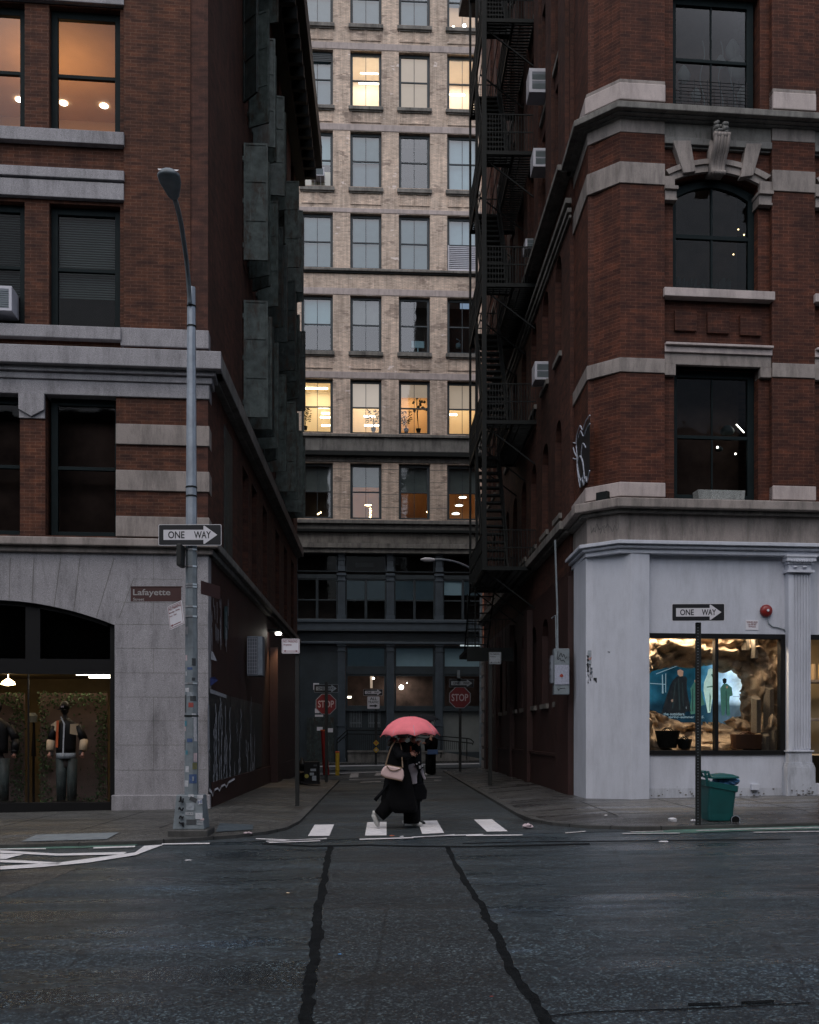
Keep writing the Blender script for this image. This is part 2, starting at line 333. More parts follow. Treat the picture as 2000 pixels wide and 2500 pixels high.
# ------------------------------------------------------------------ ground
def sheet(pts, z, mb=None, n=None):
    mb = mb or MB(); mb.face([mb.P((x, y, gz(x)+z)) for x, y in pts]); return mb
def gsheet(pxs, lift, mb=None):
    mb = mb or MB(); mb.face([mb.P(ground(x, y, lift)) for x, y in pxs]); return mb
g = MB()
xs = [-400, -40, 40, 400]
for a, b in zip(xs, xs[1:]): g.face([g.P((x, y, gz(x)-.03)) for x, y in ((a, -200), (b, -200), (b, 400), (a, 400))])
struct('ground', g, M['asph2'])
r = MB(); sheet([(-40, -20), (40, -20), (40, 15.0+.0963*40), (-40, 15-.0963*40)], 0, r)
struct('road', r, M['asph'])
LK = lambda x: 15.0+.0963*x                                # kerb line of the avenue
al = MB()
KL = lambda D: -1.43-.0264*D                               # left kerb of the alley
KR = lambda D: 2.44-.0264*D
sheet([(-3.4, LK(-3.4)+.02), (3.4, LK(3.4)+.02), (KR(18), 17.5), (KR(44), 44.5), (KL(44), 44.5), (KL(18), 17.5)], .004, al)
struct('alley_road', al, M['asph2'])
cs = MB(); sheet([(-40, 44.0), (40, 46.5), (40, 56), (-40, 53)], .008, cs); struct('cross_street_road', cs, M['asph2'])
def arc(cx, cy, r, a0, a1, n=8): return [(cx+r*math.cos(R(a0+(a1-a0)*k/n)), cy+r*math.sin(R(a0+(a1-a0)*k/n))) for k in range(n+1)]
H = .12
# outlines of the two sidewalks (kerb side), with rounded corners
lk = [(-40, LK(-40)), (-12, LK(-12)), (-3.9, LK(-3.9)+.02), (-3.2, 14.95), (-2.6, 15.35), (-2.2, 15.85), (-1.98, 16.5), (KL(18), 17.8), (KL(30), 30), (KL(34), 34)]
rk = [(40, LK(40)), (12, LK(12)), (4.2, LK(4.2)), (3.4, 15.5), (2.75, 15.85), (2.3, 16.5), (2.06, 17.3), (KR(18.5), 18.5), (KR(30), 30), (KR(41.5), 41.5)]
def walkmesh(k, inner):
    m = MB(); ins = [(p[0], p[1]) for p in k]
    top = k+inner; m.zprism(top, -.02, H, slope=True); return m
left_in = [(-5, 34), (-5, 22), (-40, 19)]
right_in = [(5, 41.5), (5, 23), (40, 26)]
def inset(k, d, sgn):
    out = []
    for i, p in enumerate(k):
        a = Vector(k[max(i-1, 0)]); b = Vector(k[min(i+1, len(k)-1)]); t = (b-a).normalized(); nrm = Vector((-t.y, t.x))*sgn; out.append((p[0]+nrm.x*d, p[1]+nrm.y*d))
    return out
lki = inset(lk, .15, 1); rki = inset(rk, .15, -1)
HK = .05
lk2 = inset(lk, 1.3, 1); rk2 = inset(rk, 1.3, -1)
def sw(x): return Vector((x[0], x[1], 0))
for nm, k, ki, k2, inn, mt in (('sidewalk', lk, lki, lk2, left_in, 'walk'), ('sidewalk', rk, rki, rk2, right_in, 'walkd')):
    m = MB(); m.face([m.P((x, y, gz(x)+H)) for x, y in k2+inn])
    for i in range(len(k)-1): m.quad(*[(x, y, gz(x)+h) for (x, y), h in ((ki[i], HK), (ki[i+1], HK), (k2[i+1], H), (k2[i], H))])
    struct(nm, m, M[mt])
    m = MB(); n = len(k)
    for i in range(n-1): m.zprism([k[i], k[i+1], ki[i+1], ki[i]], -.05, HK+.003, slope=True)
    struct('kerb', m, M['kerb'])
fs_ = MB(); fs_.zprism([(-40, 51.3), (40, 55.8), (40, 60), (-40, 60)], -.02, H, slope=True); struct('far_sidewalk', fs_, M['walk'])
# sidewalk joints (thin dark grooves)
jm = MB()
for k, ki in ((lk, lki), (rk, rki)):
    for a, b, c, d in zip(k, k[1:], ki, ki[1:]):
        A_, B_ = Vector(a), Vector(b); n_ = max(1, int((B_-A_).length/1.5))
        for i in range(n_):
            t_ = (i+.5)/n_; p_ = A_.lerp(B_, t_); p2_ = Vector(c).lerp(Vector(d), t_); u_ = (B_-A_).normalized()*.009; jm.zprism([tuple(p_-u_), tuple(p_+u_), tuple(p2_+u_), tuple(p2_-u_)], -.04, HK+.0045, slope=True)
for x in [-11.5, -9.9, -8.3, -6.7, -5.1, -3.9, 3.4, 5.0, 6.6, 8.2, 9.8]:
    y0 = LK(x)+1.35; y1 = 20.7+.0963*(x-4.5)-.1
    if -4.2 < x < 0: y1 = 20.2
    sheet([(x-.008, y0), (x+.008, y0), (x+.008, y1), (x-.008, y1)], H+.004, jm)
for off in (1.75, 3.4):
    for a, b in ((-14, -2.6), (2.9, 14)): sheet([(a, LK(a)+off), (b, LK(b)+off), (b, LK(b)+off+.014), (a, LK(a)+off+.014)], H+.0045, jm)
for D in [22, 24, 26, 28, 30, 32]: sheet([(KL(D)-1.35, D), (KL(D)-1.35, D+.02), (-4.6, D+.02), (-4.6, D)], H+.004, jm)
for D in [22, 24, 26, 28, 30, 32, 34, 36, 38]: sheet([(KR(D)+1.35, D), (KR(D)+1.35, D+.02), (3.6, D+.02), (3.6, D)], H+.004, jm)
struct('sidewalk_joints', jm, M['seal'])
# --- paint
def struct_paint(name, polys, mat, z=.008):
    mb = MB()
    for p in polys: gsheet(p, z, mb)
    return struct(name, mb, M[mat])
def stripe(pts, wd):                                  # a line through pixels with half width in pixels
    return [(x, y-wd) for x, y in pts]+[(x, y+wd) for x, y in pts[::-1]]
for p in ([(768, 2013.6), (816, 2012.8), (804, 2040.5), (752, 2041)], [(897, 2007.5), (944, 2006.5), (944, 2039.5), (891, 2040)], [(1020, 2004.5), (1067, 2003), (1084.5, 2033.5), (1031, 2036)], [(1157, 2001), (1201, 2000), (1240, 2029.5), (1189, 2030.5)]):
    struct_paint('crosswalk_bar', [p], 'paint', .012)
struct_paint('stop_line', [stripe([(625, 2047.5), (710, 2051), (798, 2047)], .9), stripe([(650, 2054), (720, 2050.5), (790, 2048)], .8), stripe([(656, 2057), (782, 2052.5)], .9), stripe([(878, 2049), (1010, 2045)], 1.1),
    stripe([(1005, 2044), (1080, 2040), (1180, 2037)], 1.0), stripe([(1030, 2043), (1110, 2037.5)], .8), stripe([(1138, 2040), (1276, 2038.5)], 1.1), stripe([(395, 2060.5), (512, 2059)], 1.3)], 'paint', .012)
struct_paint('lane_marking', [[(0, 2115), (150, 2105), (330, 2081), (352, 2065), (400, 2062), (330, 2088), (215, 2106), (100, 2117), (0, 2123)], [(0, 2076), (140, 2084), (310, 2080), (300, 2086), (140, 2089), (0, 2082)],
    [(0, 2099), (60, 2101), (150, 2106), (140, 2111), (60, 2107), (0, 2105)], [(0, 2084), (58, 2086), (40, 2090), (14, 2097), (0, 2097)], stripe([(228, 2070), (330, 2066.5)], 1.6), stripe([(0, 2073), (112, 2072)], 1)], 'paint', .012)
struct_paint('green_lane', [[(0, 2066), (110, 2063), (280, 2058), (352, 2057.5), (330, 2064), (200, 2070), (0, 2075)], [(1540, 2034), (1640, 2026), (1820, 2020), (2050, 2014), (2050, 2023), (1800, 2029), (1600, 2036)]], 'green', .008)
struct_paint('lane_line', [stripe([(1380, 2033.5), (1430, 2029.5)], 1.2), stripe([(1520, 2035), (1660, 2034)], 1.2), stripe([(1540, 2031), (1620, 2029)], .8), stripe([(1840, 2032), (2050, 2029)], 1.1), stripe([(1700, 2028), (1800, 2024.5), (2050, 2019)], 1.3)], 'paintold', .013)
struct_paint('far_crosswalk_bar', [[(857, 1889), (876, 1888), (875, 1898), (853, 1899)], [(918, 1888), (936, 1887), (938, 1893), (914, 1894)]], 'paintold', .014)
struct_paint('far_lane_line', [stripe([(730, 1872), (1182, 1864)], 1.1), stripe([(780, 1890), (940, 1884)], .7), stripe([(853, 1903), (940, 1901)], .7), stripe([(1035, 1898), (1078, 1897)], .7), stripe([(880, 1910), (930, 1908)], .7), stripe([(1060, 1905), (1078, 1904.5)], .7)], 'paintold', .014)
# --- sealant seams across the avenue
def seam(pts, seed):
    mb = MB(); fine = []
    for (a, b) in zip(pts, pts[1:]):
        for i in range(12): t = i/12; fine.append([a[j]+(b[j]-a[j])*t for j in range(3)])
    fine.append(list(pts[-1])); Lp = []; Rp = []
    for i, (x, y, wd) in enumerate(fine):
        n1, n2, n3 = [noise.fractal(Vector((i*.16, seed*7+k*3, 0)), .7, 2, 5) for k in range(3)]
        Lp.append((x+n3*wd*.5-wd*max(.4, .85+n1*.5), y)); Rp.append((x+n3*wd*.5+wd*max(.4, .85+n2*.5), y))
    for i in range(len(fine)-1): gsheet([Lp[i], Rp[i], Rp[i+1], Lp[i+1]], .004, mb)
    return mb
s = seam([(806, 2066, 7), (798, 2110, 9), (788, 2165, 11), (777, 2225, 13), (770, 2290, 17), (768, 2340, 14), (757, 2400, 18), (750, 2450, 18), (748, 2520, 20)], 3); s2 = seam([(1094, 2066, 7), (1112, 2110, 8), (1145, 2165, 9), (1180, 2220, 11), (1207, 2270, 13), (1232, 2330, 14), (1268, 2400, 16), (1310, 2450, 19), (1350, 2520, 24)], 5)
s2.v += []; struct('road_seam', s, M['seal']); struct('road_seam', s2, M['seal'])
ms = MB()
for p, wd in (([(640, 2060), (760, 2066), (900, 2063), (1010, 2066), (1150, 2067), (1290, 2064), (1440, 2060)], 1.6), ([(1130, 2059), (1290, 2055), (1420, 2054), (1600, 2052), (1930, 2049)], .9), ([(1340, 2480), (1450, 2470), (1700, 2462), (1980, 2448)], 1.2), ([(1680, 2452), (1760, 2450)], 3), ([(1810, 2448), (1890, 2444)], 3)): gsheet(stripe(p, wd), .006, ms)
struct('road_seam', ms, M['seal'])
pt = MB(); gsheet([(0, 2192), (60, 2170), (130, 2145), (215, 2110), (100, 2119), (0, 2127)], .003, pt); struct('road_patch', pt, M['walk'])
pt = MB(); gsheet([(812, 2068), (1090, 2068), (1115, 2120), (1185, 2235), (1240, 2345), (1330, 2520), (765, 2520), (780, 2340), (790, 2210), (805, 2120)], .002, pt); struct('road_patch', pt, M['asph2'])
def sh(x, y, k=lk):
    d = 9
    for a, b in zip(k, k[1:]):
        A_, B_, P_ = Vector(a), Vector(b), Vector((x, y)); t_ = max(0, min(1, (P_-A_).dot(B_-A_)/(B_-A_).length_squared)); d = min(d, (P_-A_.lerp(B_, t_)).length)
    return HK+(H-HK)*max(0, min(1, (d-.15)/1.15))
def platemesh(q):
    m = MB(); n = 6
    f = lambda u, v: [(q[0][i]*(1-u)+q[1][i]*u)*(1-v)+(q[3][i]*(1-u)+q[2][i]*u)*v for i in (0, 1)]
    g_ = [[m.P((*f(i/n, j/n), gz(f(i/n, j/n)[0])+sh(*f(i/n, j/n))+.012)) for i in range(n+1)] for j in range(n+1)]
    for j in range(n):
        for i in range(n): m.face((g_[j][i], g_[j][i+1], g_[j+1][i+1], g_[j+1][i]))
    return m
struct('pavement_plate', platemesh([(-5.6, 14.75), (-4.4, 14.87), (-4.4, 15.5), (-5.6, 15.38)]), M['silverd'])
struct('pavement_plate', platemesh([(-2.95, 15.6), (-2.45, 16.0), (-2.55, 16.7), (-3.1, 16.7)]), M['sk0'])
# ------------------------------------------------------------------ window helper
def sash(parent, fr, x0, x1, z0, z1, y, fw=.09, sill=None, meet=.5, frame='frame', gl='glassd', mull=False, depth=.1, backing='roomd', bd=.35, name='window', label=None):
    m = MB(fr); m.box(x0, x0+fw, y, y+depth, z0, z1); m.box(x1-fw, x1, y, y+depth, z0, z1); m.box(x0+fw, x1-fw, y, y+depth, z0, z0+fw*.9); m.box(x0+fw, x1-fw, y, y+depth, z1-fw*1.1, z1)
    zm = z0+(z1-z0)*meet
    if meet: m.box(x0+fw, x1-fw, y+.012, y+depth-.01, zm-.035, zm+.035)
    if mull:
        xm = (x0+x1)/2; m.box(xm-.014, xm+.014, y+.02, y+.07, z0+fw*.9, zm-.035); m.box(xm-.014, xm+.014, y+.02, y+.07, zm+.035, z1-fw*1.1)
    wd = obj(name, m, M[frame], parent, bevel=.006 if fw > .06 else 0)
    if sill: q = MB(fr); q.box(x0-.06, x1+.06, -sill[0], y, z0-sill[1], z0); obj('sill', q, M[sill[2]], wd)
    p = MB(fr); p.quad((x0+fw*.8, y+.05, z0+.02), (x1-fw*.8, y+.05, z0+.02), (x1-fw*.8, y+.05, z1-.02), (x0+fw*.8, y+.05, z1-.02)); obj('pane', p, M[gl], wd)
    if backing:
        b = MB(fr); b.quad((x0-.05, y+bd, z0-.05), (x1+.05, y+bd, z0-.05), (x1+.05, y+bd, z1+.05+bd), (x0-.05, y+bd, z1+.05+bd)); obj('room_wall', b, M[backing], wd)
    return wd
def panel(parent, fr, x0, x1, z0, z1, y, mat, name='blind'):
    b = MB(fr); b.quad((x0, y, z0), (x1, y, z0), (x1, y, z1), (x0, y, z1)); return obj(name, b, M[mat], parent)
def arealight(fr, x, y, z, sx, sy, e, col, rx=0):
    l = bpy.data.lights.new('ceiling_lamp', 'AREA'); l.shape = 'RECTANGLE'; l.size = sx; l.size_y = sy; l.energy = e; l.color = col
    o = bpy.data.objects.new('ceiling_lamp', l); COL.objects.link(o); o.matrix_world = fr.M @ Matrix.Translation((x, y, z)) @ Matrix.Rotation(rx, 4, 'X'); return o
# ------------------------------------------------------------------ LEFT BUILDING
LB = thing('brick_building', (-4.01, 20.374, gz(-4)+H), 'dark red brick corner building with a grey granite arched storefront and green iron shutters', 'building')
X = lambda px, off=0: FL.sx(px, off)
Z = lambda y, px=200, off=0: FL.sz(px, y, off)
xl = -34.0
WA = (Z(322), Z(12)); WB_ = (Z(800), Z(495)); WC = (Z(1308), Z(965)); pitch = WA[0]-WB_[0]
c1 = (X(118), X(292)); c0 = (X(-116), X(58)); cm = (X(-350), X(-176))
ops = []
for zz in (WA, WB_, (WA[0]+pitch, WA[1]+pitch), (WA[0]+2*pitch, WA[1]+2*pitch)):
    for c in (c1, c0, cm): ops.append((*c, *zz))
ZT = 25.0; zc = Z(840)                       # cornice top
m = MB(FL)
wall(m, xl, X(302), zc-.2, ZT, .07, .5, ops)
m.box(X(302), X(465), .0, .5, zc-.2, ZT); m.box(X(465), 0, .1, .5, zc-.2, ZT)
cops = [(X(110), X(283), *WC), (X(-120), X(48), *WC), (X(-350), X(-178), *WC)]
wall(m, xl, 0, Z(1322), Z(960), .02, .5, cops)
obj('wall', m, M['brickL'], LB)
# alley side wall with window openings
colD = [(25.4, 26.5), (27.2, 28.3), (29.7, 30.8), (33.2, 34.4), (36.1, 37.3), (38.8, 40)]
rows = [(5.6, 8.2), (9.4, 12.3), (13.3, 16.2), (17.2, 20.1), (21.1, 23.8)]
aops = [(dl(a), dl(b), z0, z1) for a, b in colD for z0, z1 in rows]
m = MB(AL); wall(m, 0, dl(41.4), 5.15, ZT, 0, .5, aops); obj('alley_wall', m, M['brickA'], LB)
m = MB(AL); m.box(.35, dl(41.4), 0.015, .5, -.3, 5.15); m.box(.35, dl(41.4)+.02, -.04, .0, -.3, .55); m.box(dl(31.5), dl(33), -.25, .0, -.3, 4.2); obj('painted_alley_wall', m, M['redpaint'], LB)
m = MB(AL); m.box(dl(41.4)-.001, dl(41.4)+.3, .0, 34, -.3, ZT)
m2 = MB(FL); m2.box(xl, 0, .5, 19, ZT-.2, ZT); obj('roof', m2, M['darkstone'], LB); obj('rear_wall', m, M['brickA'], LB)
# stone trim
m = MB(FL)
for dz in (0, pitch, 2*pitch):
    m.box(xl, X(302, .1), -.08, .3, Z(348, 200, .08)+dz, WA[0]+dz)                     # sill course
    m.box(xl, X(302, .1), -.07, .3, Z(435, 200, .07)-0+dz, Z(411, 200, .07)+dz); m.box(xl, X(302), .03, .3, Z(445)+dz, Z(435)+dz); m.box(xl, X(302, .05), -.04, .3, Z(486)+dz, Z(445)+dz)
obj('stone_course', m, M['granite'], LB, bevel=.012)
m = MB(FL); m.box(xl, X(295, .1), -.1, .3, Z(826, 200, .1), WB_[0]); m.box(X(295), .02, -.05, .35, Z(842), Z(797))
m.box(xl, .28, -.28, .45, Z(889, 200, .28), Z(845, 200, .28)); m.box(xl, .16, -.14, .45, Z(905, 200, .14)-.02, Z(889, 200, .28)); m.box(xl, .09, -.07, .45, Z(930), Z(905, 200, .14)-.02)
m.box(xl, .03, -.03, .45, Z(966), Z(930))
obj('cornice', m, M['granite'], LB, bevel=.015)
m = MB(FL)
for a, b in ((1032, 1082), (1145, 1195), (1258, 1308)): m.box(X(283), .03, -.025, .45, Z(b), Z(a))
obj('stone_band', m, M['lime'], LB, bevel=.012)
m = MB(FL); x0, x1 = X(47), X(110); xm = (x0+x1)/2
m.prism([(x0, WC[1]+.03), (x1, WC[1]+.03), (x1, Z(1025)), (x0, Z(1025))], -.02, .3); m.prism([(x0+.0, Z(1005)), (xm, Z(1022)), (x1, Z(1005)), (x1, Z(966)), (x0, Z(966))], -.07, -.02)
obj('keystone', m, M['granite'], LB, bevel=.008)
m = MB(FL); m.box(xl, .22, -.2, .4, Z(1331, 200, .2), Z(1311, 200, .2)); m.box(xl, .1, -.08, .4, Z(1350), Z(1331, 200, .2)); obj('ledge', m, M['lime'], LB, bevel=.02)
# cornices running back along the alley
m = MB(AL)
a, b = .0, dl(41.4)
m.box(a, b, -.28, .2, Z(889, 200, .28), Z(845, 200, .28)); m.box(a, b, -.14, .2, Z(905)-.02, Z(889, 200, .28)); m.box(a, b, -.2, .2, Z(1331, 200, .2), Z(1311, 200, .2)); m.box(a, b, -.1, .2, Z(1350), Z(1331, 200, .2))
obj('alley_cornice', m, M['darkstone'], LB, bevel=.02)
m = MB(AL); m.box(0, b+.5, -1.0, .3, 24.7, 25.6); m.box(0, b+.2, -.75, .3, 24.3, 24.7); m.box(0, b, -.35, .3, 23.7, 24.3)
for k in range(30): m.box(.4+k*.7, .6+k*.7, -.8, -.3, 23.9, 24.3)
obj('roof_cornice', m, M['iron'], LB)
# granite ground storey: arch and pier
ztop = Z(1350)
def archz(px): return Z(1467+58*((px+20)/300.0)**2)
xa = [px for px in range(-620, 281, 20)]
def apx(px): return px if px >= -320 else -320
pts = [(X(280), ztop), (X(-320), ztop)]
curve = [(X(px), Z(1467+58*(min(1.0, abs(px+20)/300.0))**2)) for px in range(-320, 281, 20)]
m = MB(FL); m.prism(curve+[(X(280), ztop), (X(-320), ztop)], 0, .45); m.box(xl, X(-320), 0, .45, -.3, ztop); obj('arch', m, M['granite'], LB)
m = MB(FL); m.box(X(280), 0, 0, .45, -.3, ztop); mA = m; obj('granite_pier', m, M['granite'], LB)
m = MB(AL); m.box(0.0, .35, -.004, .45, -.3, 5.15); obj('granite_return', m, M['granite'], LB)
m = MB(FL); m.box(X(272, .05), .05, -.06, .1, -.3, Z(1941, 380, .05)); obj('plinth', m, M['granite'], LB, bevel=.015)
m = MB(FL)
for i, y in enumerate((1471, 1525, 1583, 1643, 1702, 1760, 1819, 1880)):
    z = Z(y, 380); m.box(X(281), -.002, -.002, .01, z-.004, z+.004)
    if i < 7:
        zz = Z((1525, 1583, 1643, 1702, 1760, 1819, 1880)[i], 380); xx = X(375) if i % 2 else X(375)
        if i % 2 == 0 or i == 5: m.box(xx-.004, xx+.004, -.002, .01, zz+.004, z-.004)
m.box(X(375)-.004, X(375)+.004, -.002, .01, Z(1415, 375), ztop); m.box(X(326), X(445), -.002, .01, Z(1414, 380)-.004, Z(1414, 380)+.004)
def vline(p, q, wd=.006):
    (ax, az), (bx, bz) = (FL.hit(*p)), (FL.hit(*q)); dx, dz = bx-ax, bz-az; l = math.hypot(dx, dz); nx, nz = -dz/l*wd, dx/l*wd
    m.prism([(ax+nx, az+nz), (bx+nx, bz+nz), (bx-nx, bz-nz), (ax-nx, az-nz)], -.003, .01)
for p, q in (((279, 1362), (236, 1505)), ((195, 1362), (180, 1492)), ((148, 1362), (132, 1482)), ((83, 1362), (78, 1473)), ((25, 1362), (22, 1468)), ((326, 1414), (290, 1510)), ((-40, 1362), (-38, 1467))): vline(p, q)
obj('mortar_joints', m, M['darkstone'], LB)
# front windows
def nearwin(c, zz, fr=FL, gl='glassd', meet=.5, y=.22, backing='roomd', **k): return sash(LB, fr, c[0], c[1], zz[0], zz[1], y, fw=.13, meet=meet, gl=gl, backing=backing, **k)
for c in (cm, c0, c1):
    nearwin(c, WC, backing='roomdusk', bd=.55)
for c in (cm, c0, c1):
    wd = nearwin(c, WB_, backing='roomd', bd=.8)
    m = MB(FL)
    for k in range(34): z = WB_[1]-.15-k*.048; m.box(c[0]+.13, c[1]-.13, .36, .385, z, z+.022)
    obj('venetian_blind', m, M['slat'], wd)
for i in (1, 2):
    for c in (cm, c0, c1): nearwin(c, (WA[0]+i*pitch, WA[1]+i*pitch))
# lit room on the second row
for c in (c0, c1): nearwin(c, WA, backing=None, gl='clearglass', meet=.49)
nearwin(cm, WA)
m = MB(FL); zf, zt = WA[0]-.1, WA[1]+.35; x0, x1 = X(-170), X(300)
m.quad((x0, 4.5, zf), (x1, 4.5, zf), (x1, 4.5, zt), (x0, 4.5, zt)); m.quad((x0, .5, zt), (x1, .5, zt), (x1, 4.5, zt), (x0, 4.5, zt)); m.quad((x0, .5, zf), (x1, .5, zf), (x1, 4.5, zf), (x0, 4.5, zf)); m.quad((x0, .5, zf), (x0, 4.5, zf), (x0, 4.5, zt), (x0, .5, zt)); m.quad((x1, .5, zf), (x1, 4.5, zf), (x1, 4.5, zt), (x1, .5, zt))
M['roomamb'] = plain('deep_amber_wall', (.46, .28, .14), .8, var=.12, scale=1, bmp=0)
room = obj('lit_room', m, M['roomamb'], LB, fix=False)
m = MB(FL)
for px, py in ((155, 251), (254, 258), (48, 243)):
    xx, _ = FL.hit(px, py, 0); # on the ceiling
    o_ = FL.I @ Vector((0, 0, EYE)); d_ = FL.I.to_3x3() @ Vector(((px-1000)/F, 1, (HZ-py)/F)); t = (zt-.01-o_.z)/d_.z; p = o_+d_*t
    m = MB(FL); m.lathe([(.09, 0), (.09, -.02)], (p.x, p.y, zt-.005), 14); obj('downlight', m, M['bulbw'], room)
arealight(FL, X(60), 2.2, zt-1.3, 1.2, 1.0, 11, (1, .60, .27), R(180)); arealight(FL, X(10), 3.2, zt-1.6, .3, .3, 12, (1, .7, .4))
# alley windows and iron shutters
random.seed(11)
for (a, b) in colD:
    for ri, (z0, z1) in enumerate(rows):
        sash(LB, AL, dl(a), dl(b), z0, z1, .2, fw=.08, gl='glassd', backing=None)
def shutter(mb, w_, h_, sgn, hook=True):         # hinge on local origin, leaf along +x
    mb.box(0, w_, -.008, .008, 0, h_)
    for x0 in (0, w_-.05): mb.box(x0, x0+.05, -.03, .03, 0, h_)
    for k in range(4): z = h_*k/3-(.05 if k == 3 else 0); mb.box(.05, w_-.05, -.026, .026, z, z+.05)
    for zz in (.12, .5, .86): mb.box(-.03, w_*.75, .026, .036, h_*zz, h_*zz+.045); mb.box(-.05, .02, -.02, .05, h_*zz-.03, h_*zz+.08)
    mb.box(w_*.75, w_*.82, .02, .06, h_*.45, h_*.55)
for ci, (a, b) in enumerate(colD[:5]):
    for ri, (z0, z1) in enumerate(rows):
        if ri == 0 or (ri == 4 and ci >= 3) or (ri == 4 and ci == 2): continue
        wd_ = (b-a)/2+.04
        for side in (0, 1):
            if side == 0 and (ci+ri) % 3 == 0: ang = random.uniform(120, 150)
            else: ang = random.uniform(62, 88) if side else random.uniform(70, 105)
            if side: T = AL.M @ Matrix.Translation((dl(b)-.02, -.03, z0)) @ Matrix.Rotation(R(180+ang), 4, 'Z')
            else: T = AL.M @ Matrix.Translation((dl(a)+.02, -.03, z0)) @ Matrix.Rotation(R(-ang), 4, 'Z')
            m = MB(T); shutter(m, wd_, z1-z0, 1); obj('shutter', m, M['shutter' if random.random() < .7 else 'shutterd'], LB)
# lower alley openings and posters
m = MB(AL); m.box(dl(22.4), dl(23.6), -.015, .02, 5.45, 8.3)
obj('window_board', m, M['shutterd'], LB)
# storefront
zb = Z(1968); zt1 = Z(1645); zt2 = Z(1608)
m = MB(FL)
m.box(X(266), X(281), .12, .3, -.3, Z(1500)); m.box(X(-340), X(266), .12, .3, zt1, zt2); m.box(X(58), X(94), .12, .3, zt2, Z(1470)); m.box(X(-340), X(266), .12, .3, zb-.3, zb+.06)
cv = [(x, z+.02) for x, z in curve if x < X(266)]
cw = [(x, z-.1) for x, z in cv]
for i in range(len(cv)-1): m.prism([cw[i], cw[i+1], cv[i+1], cv[i]], .12, .3)
m.box(X(62), X(65), .15, .2, zb, zt1)
sf = obj('storefront_frame', m, M['black'], LB)
m = MB(FL); m.quad((X(-340), .18, zb), (X(268), .18, zb), (X(268), .18, zt1), (X(-340), .18, zt1)); obj('shop_pane', m, M['shopglass'], LB)
m = MB(FL); m.prism([(x, z) for x, z in cw]+[(X(268), zt2), (X(-340), zt2)], .2, .205); obj('transom_pane', m, M['glassd'], LB)
m = MB(FL); m.box(X(-340), X(280), .5, .52, zt2-.05, Z(1440)); m.box(X(95), X(264), .4, .42, zt2+.02, zt2+.16); obj('transom_backing', m, M['roomd'], LB)
m = MB(FL); zf = -.1; x0, x1, yb = X(-340), X(281), 4.2; zc_ = zt1+.12
m.quad((x0, yb, zf), (x1, yb, zf), (x1, yb, zc_), (x0, yb, zc_)); m.quad((x0, .3, zc_), (x1, .3, zc_), (x1, yb, zc_), (x0, yb, zc_)); m.quad((x0, .3, zf), (x1, .3, zf), (x1, yb, zf), (x0, yb, zf)); m.quad((x0, .3, zf), (x0, yb, zf), (x0, yb, zc_), (x0, .3, zc_)); m.quad((x1, .3, zf), (x1, yb, zf), (x1, yb, zc_), (x1, .3, zc_))
M['shopwall'] = plain('olive_shop_wall', (.20, .155, .09), .8, var=.15, bmp=0)
shop = obj('shop_room', m, M['shopwall'], LB, fix=False)
for (a, b, yy, y2) in ((186, 268, 1.6, 1647), (217, 268, 2.4, 1653.5)):
    m = MB(FL); m.box(X(a, -yy), X(b, -yy), yy, yy+.04, Z(y2, 230, -yy)-.015, Z(y2, 230, -yy)+.015); obj('tube_light', m, M['tubel'], shop)
arealight(FL, X(150), 1.2, zc_-.15, 3.5, 1.0, 7, (1, .76, .5))
# ------------------------------------------------------------------ RIGHT BUILDING
RB = thing('brick_building', (4.27, 20.73, gz(4)+H), 'red brick corner building with chamfered corner over a pale grey painted shopfront', 'building')
Xr = lambda px, off=0: FRR.sx(px, off)
Zr = lambda y, px=1570, off=0: FRR.sz(px, y, off)
Zw = lambda y, off=0: FRR.sz(1750, y, off)
xR = 34.0; ZTR = 31.0
PA = (4.27, 20.727); PB = (3.813, 21.184)
xA = (FRR.I @ Vector((*PA, 0))).x
w1 = (Xr(1648), Xr(1856)); wx = (Xr(1651), Xr(1858)); bay = (Xr(1623), Xr(1885)); bay2 = (Xr(1990), Xr(1990)+(bay[1]-bay[0]))
wp = bay2[0]-bay[0]
Zs1, Zs1t = Zr(710, 1750), Zr(418, 1750)       # arched window: sill, crown
Z3b, Z3t = Zr(1215, 1750), Zr(892, 1750)
Z0b, Z0t = Zr(262, 1745), Zr(0, 1745)+.25
ops = []
for k in (0, 1):
    ops += [(w1[0]+k*wp-.0, w1[1]+k*wp+.05, Z0b-.05, Z0t), (bay[0]+k*wp, bay[1]+k*wp, Zs1-.1, Zr(338, 1750)), (wx[0]+k*wp, wx[1]+k*wp, Z3b-.05, Z3t)]
    for q in (1, 2, 3): ops.append((w1[0]+k*wp, w1[1]+k*wp+.05, Z0b+q*3.9, Z0t+q*3.9))
m = MB(FRR)
zlow = Zr(1255)
wall(m, bay[0], xR, zlow, ZTR, .12, .6, ops)
for a, b in ((xA, bay[0]), (bay[1], bay2[0]), (bay2[1], xR)): m.box(a, b, 0, .6, zlow, ZTR)
obj('wall', m, M['brickR'], RB)
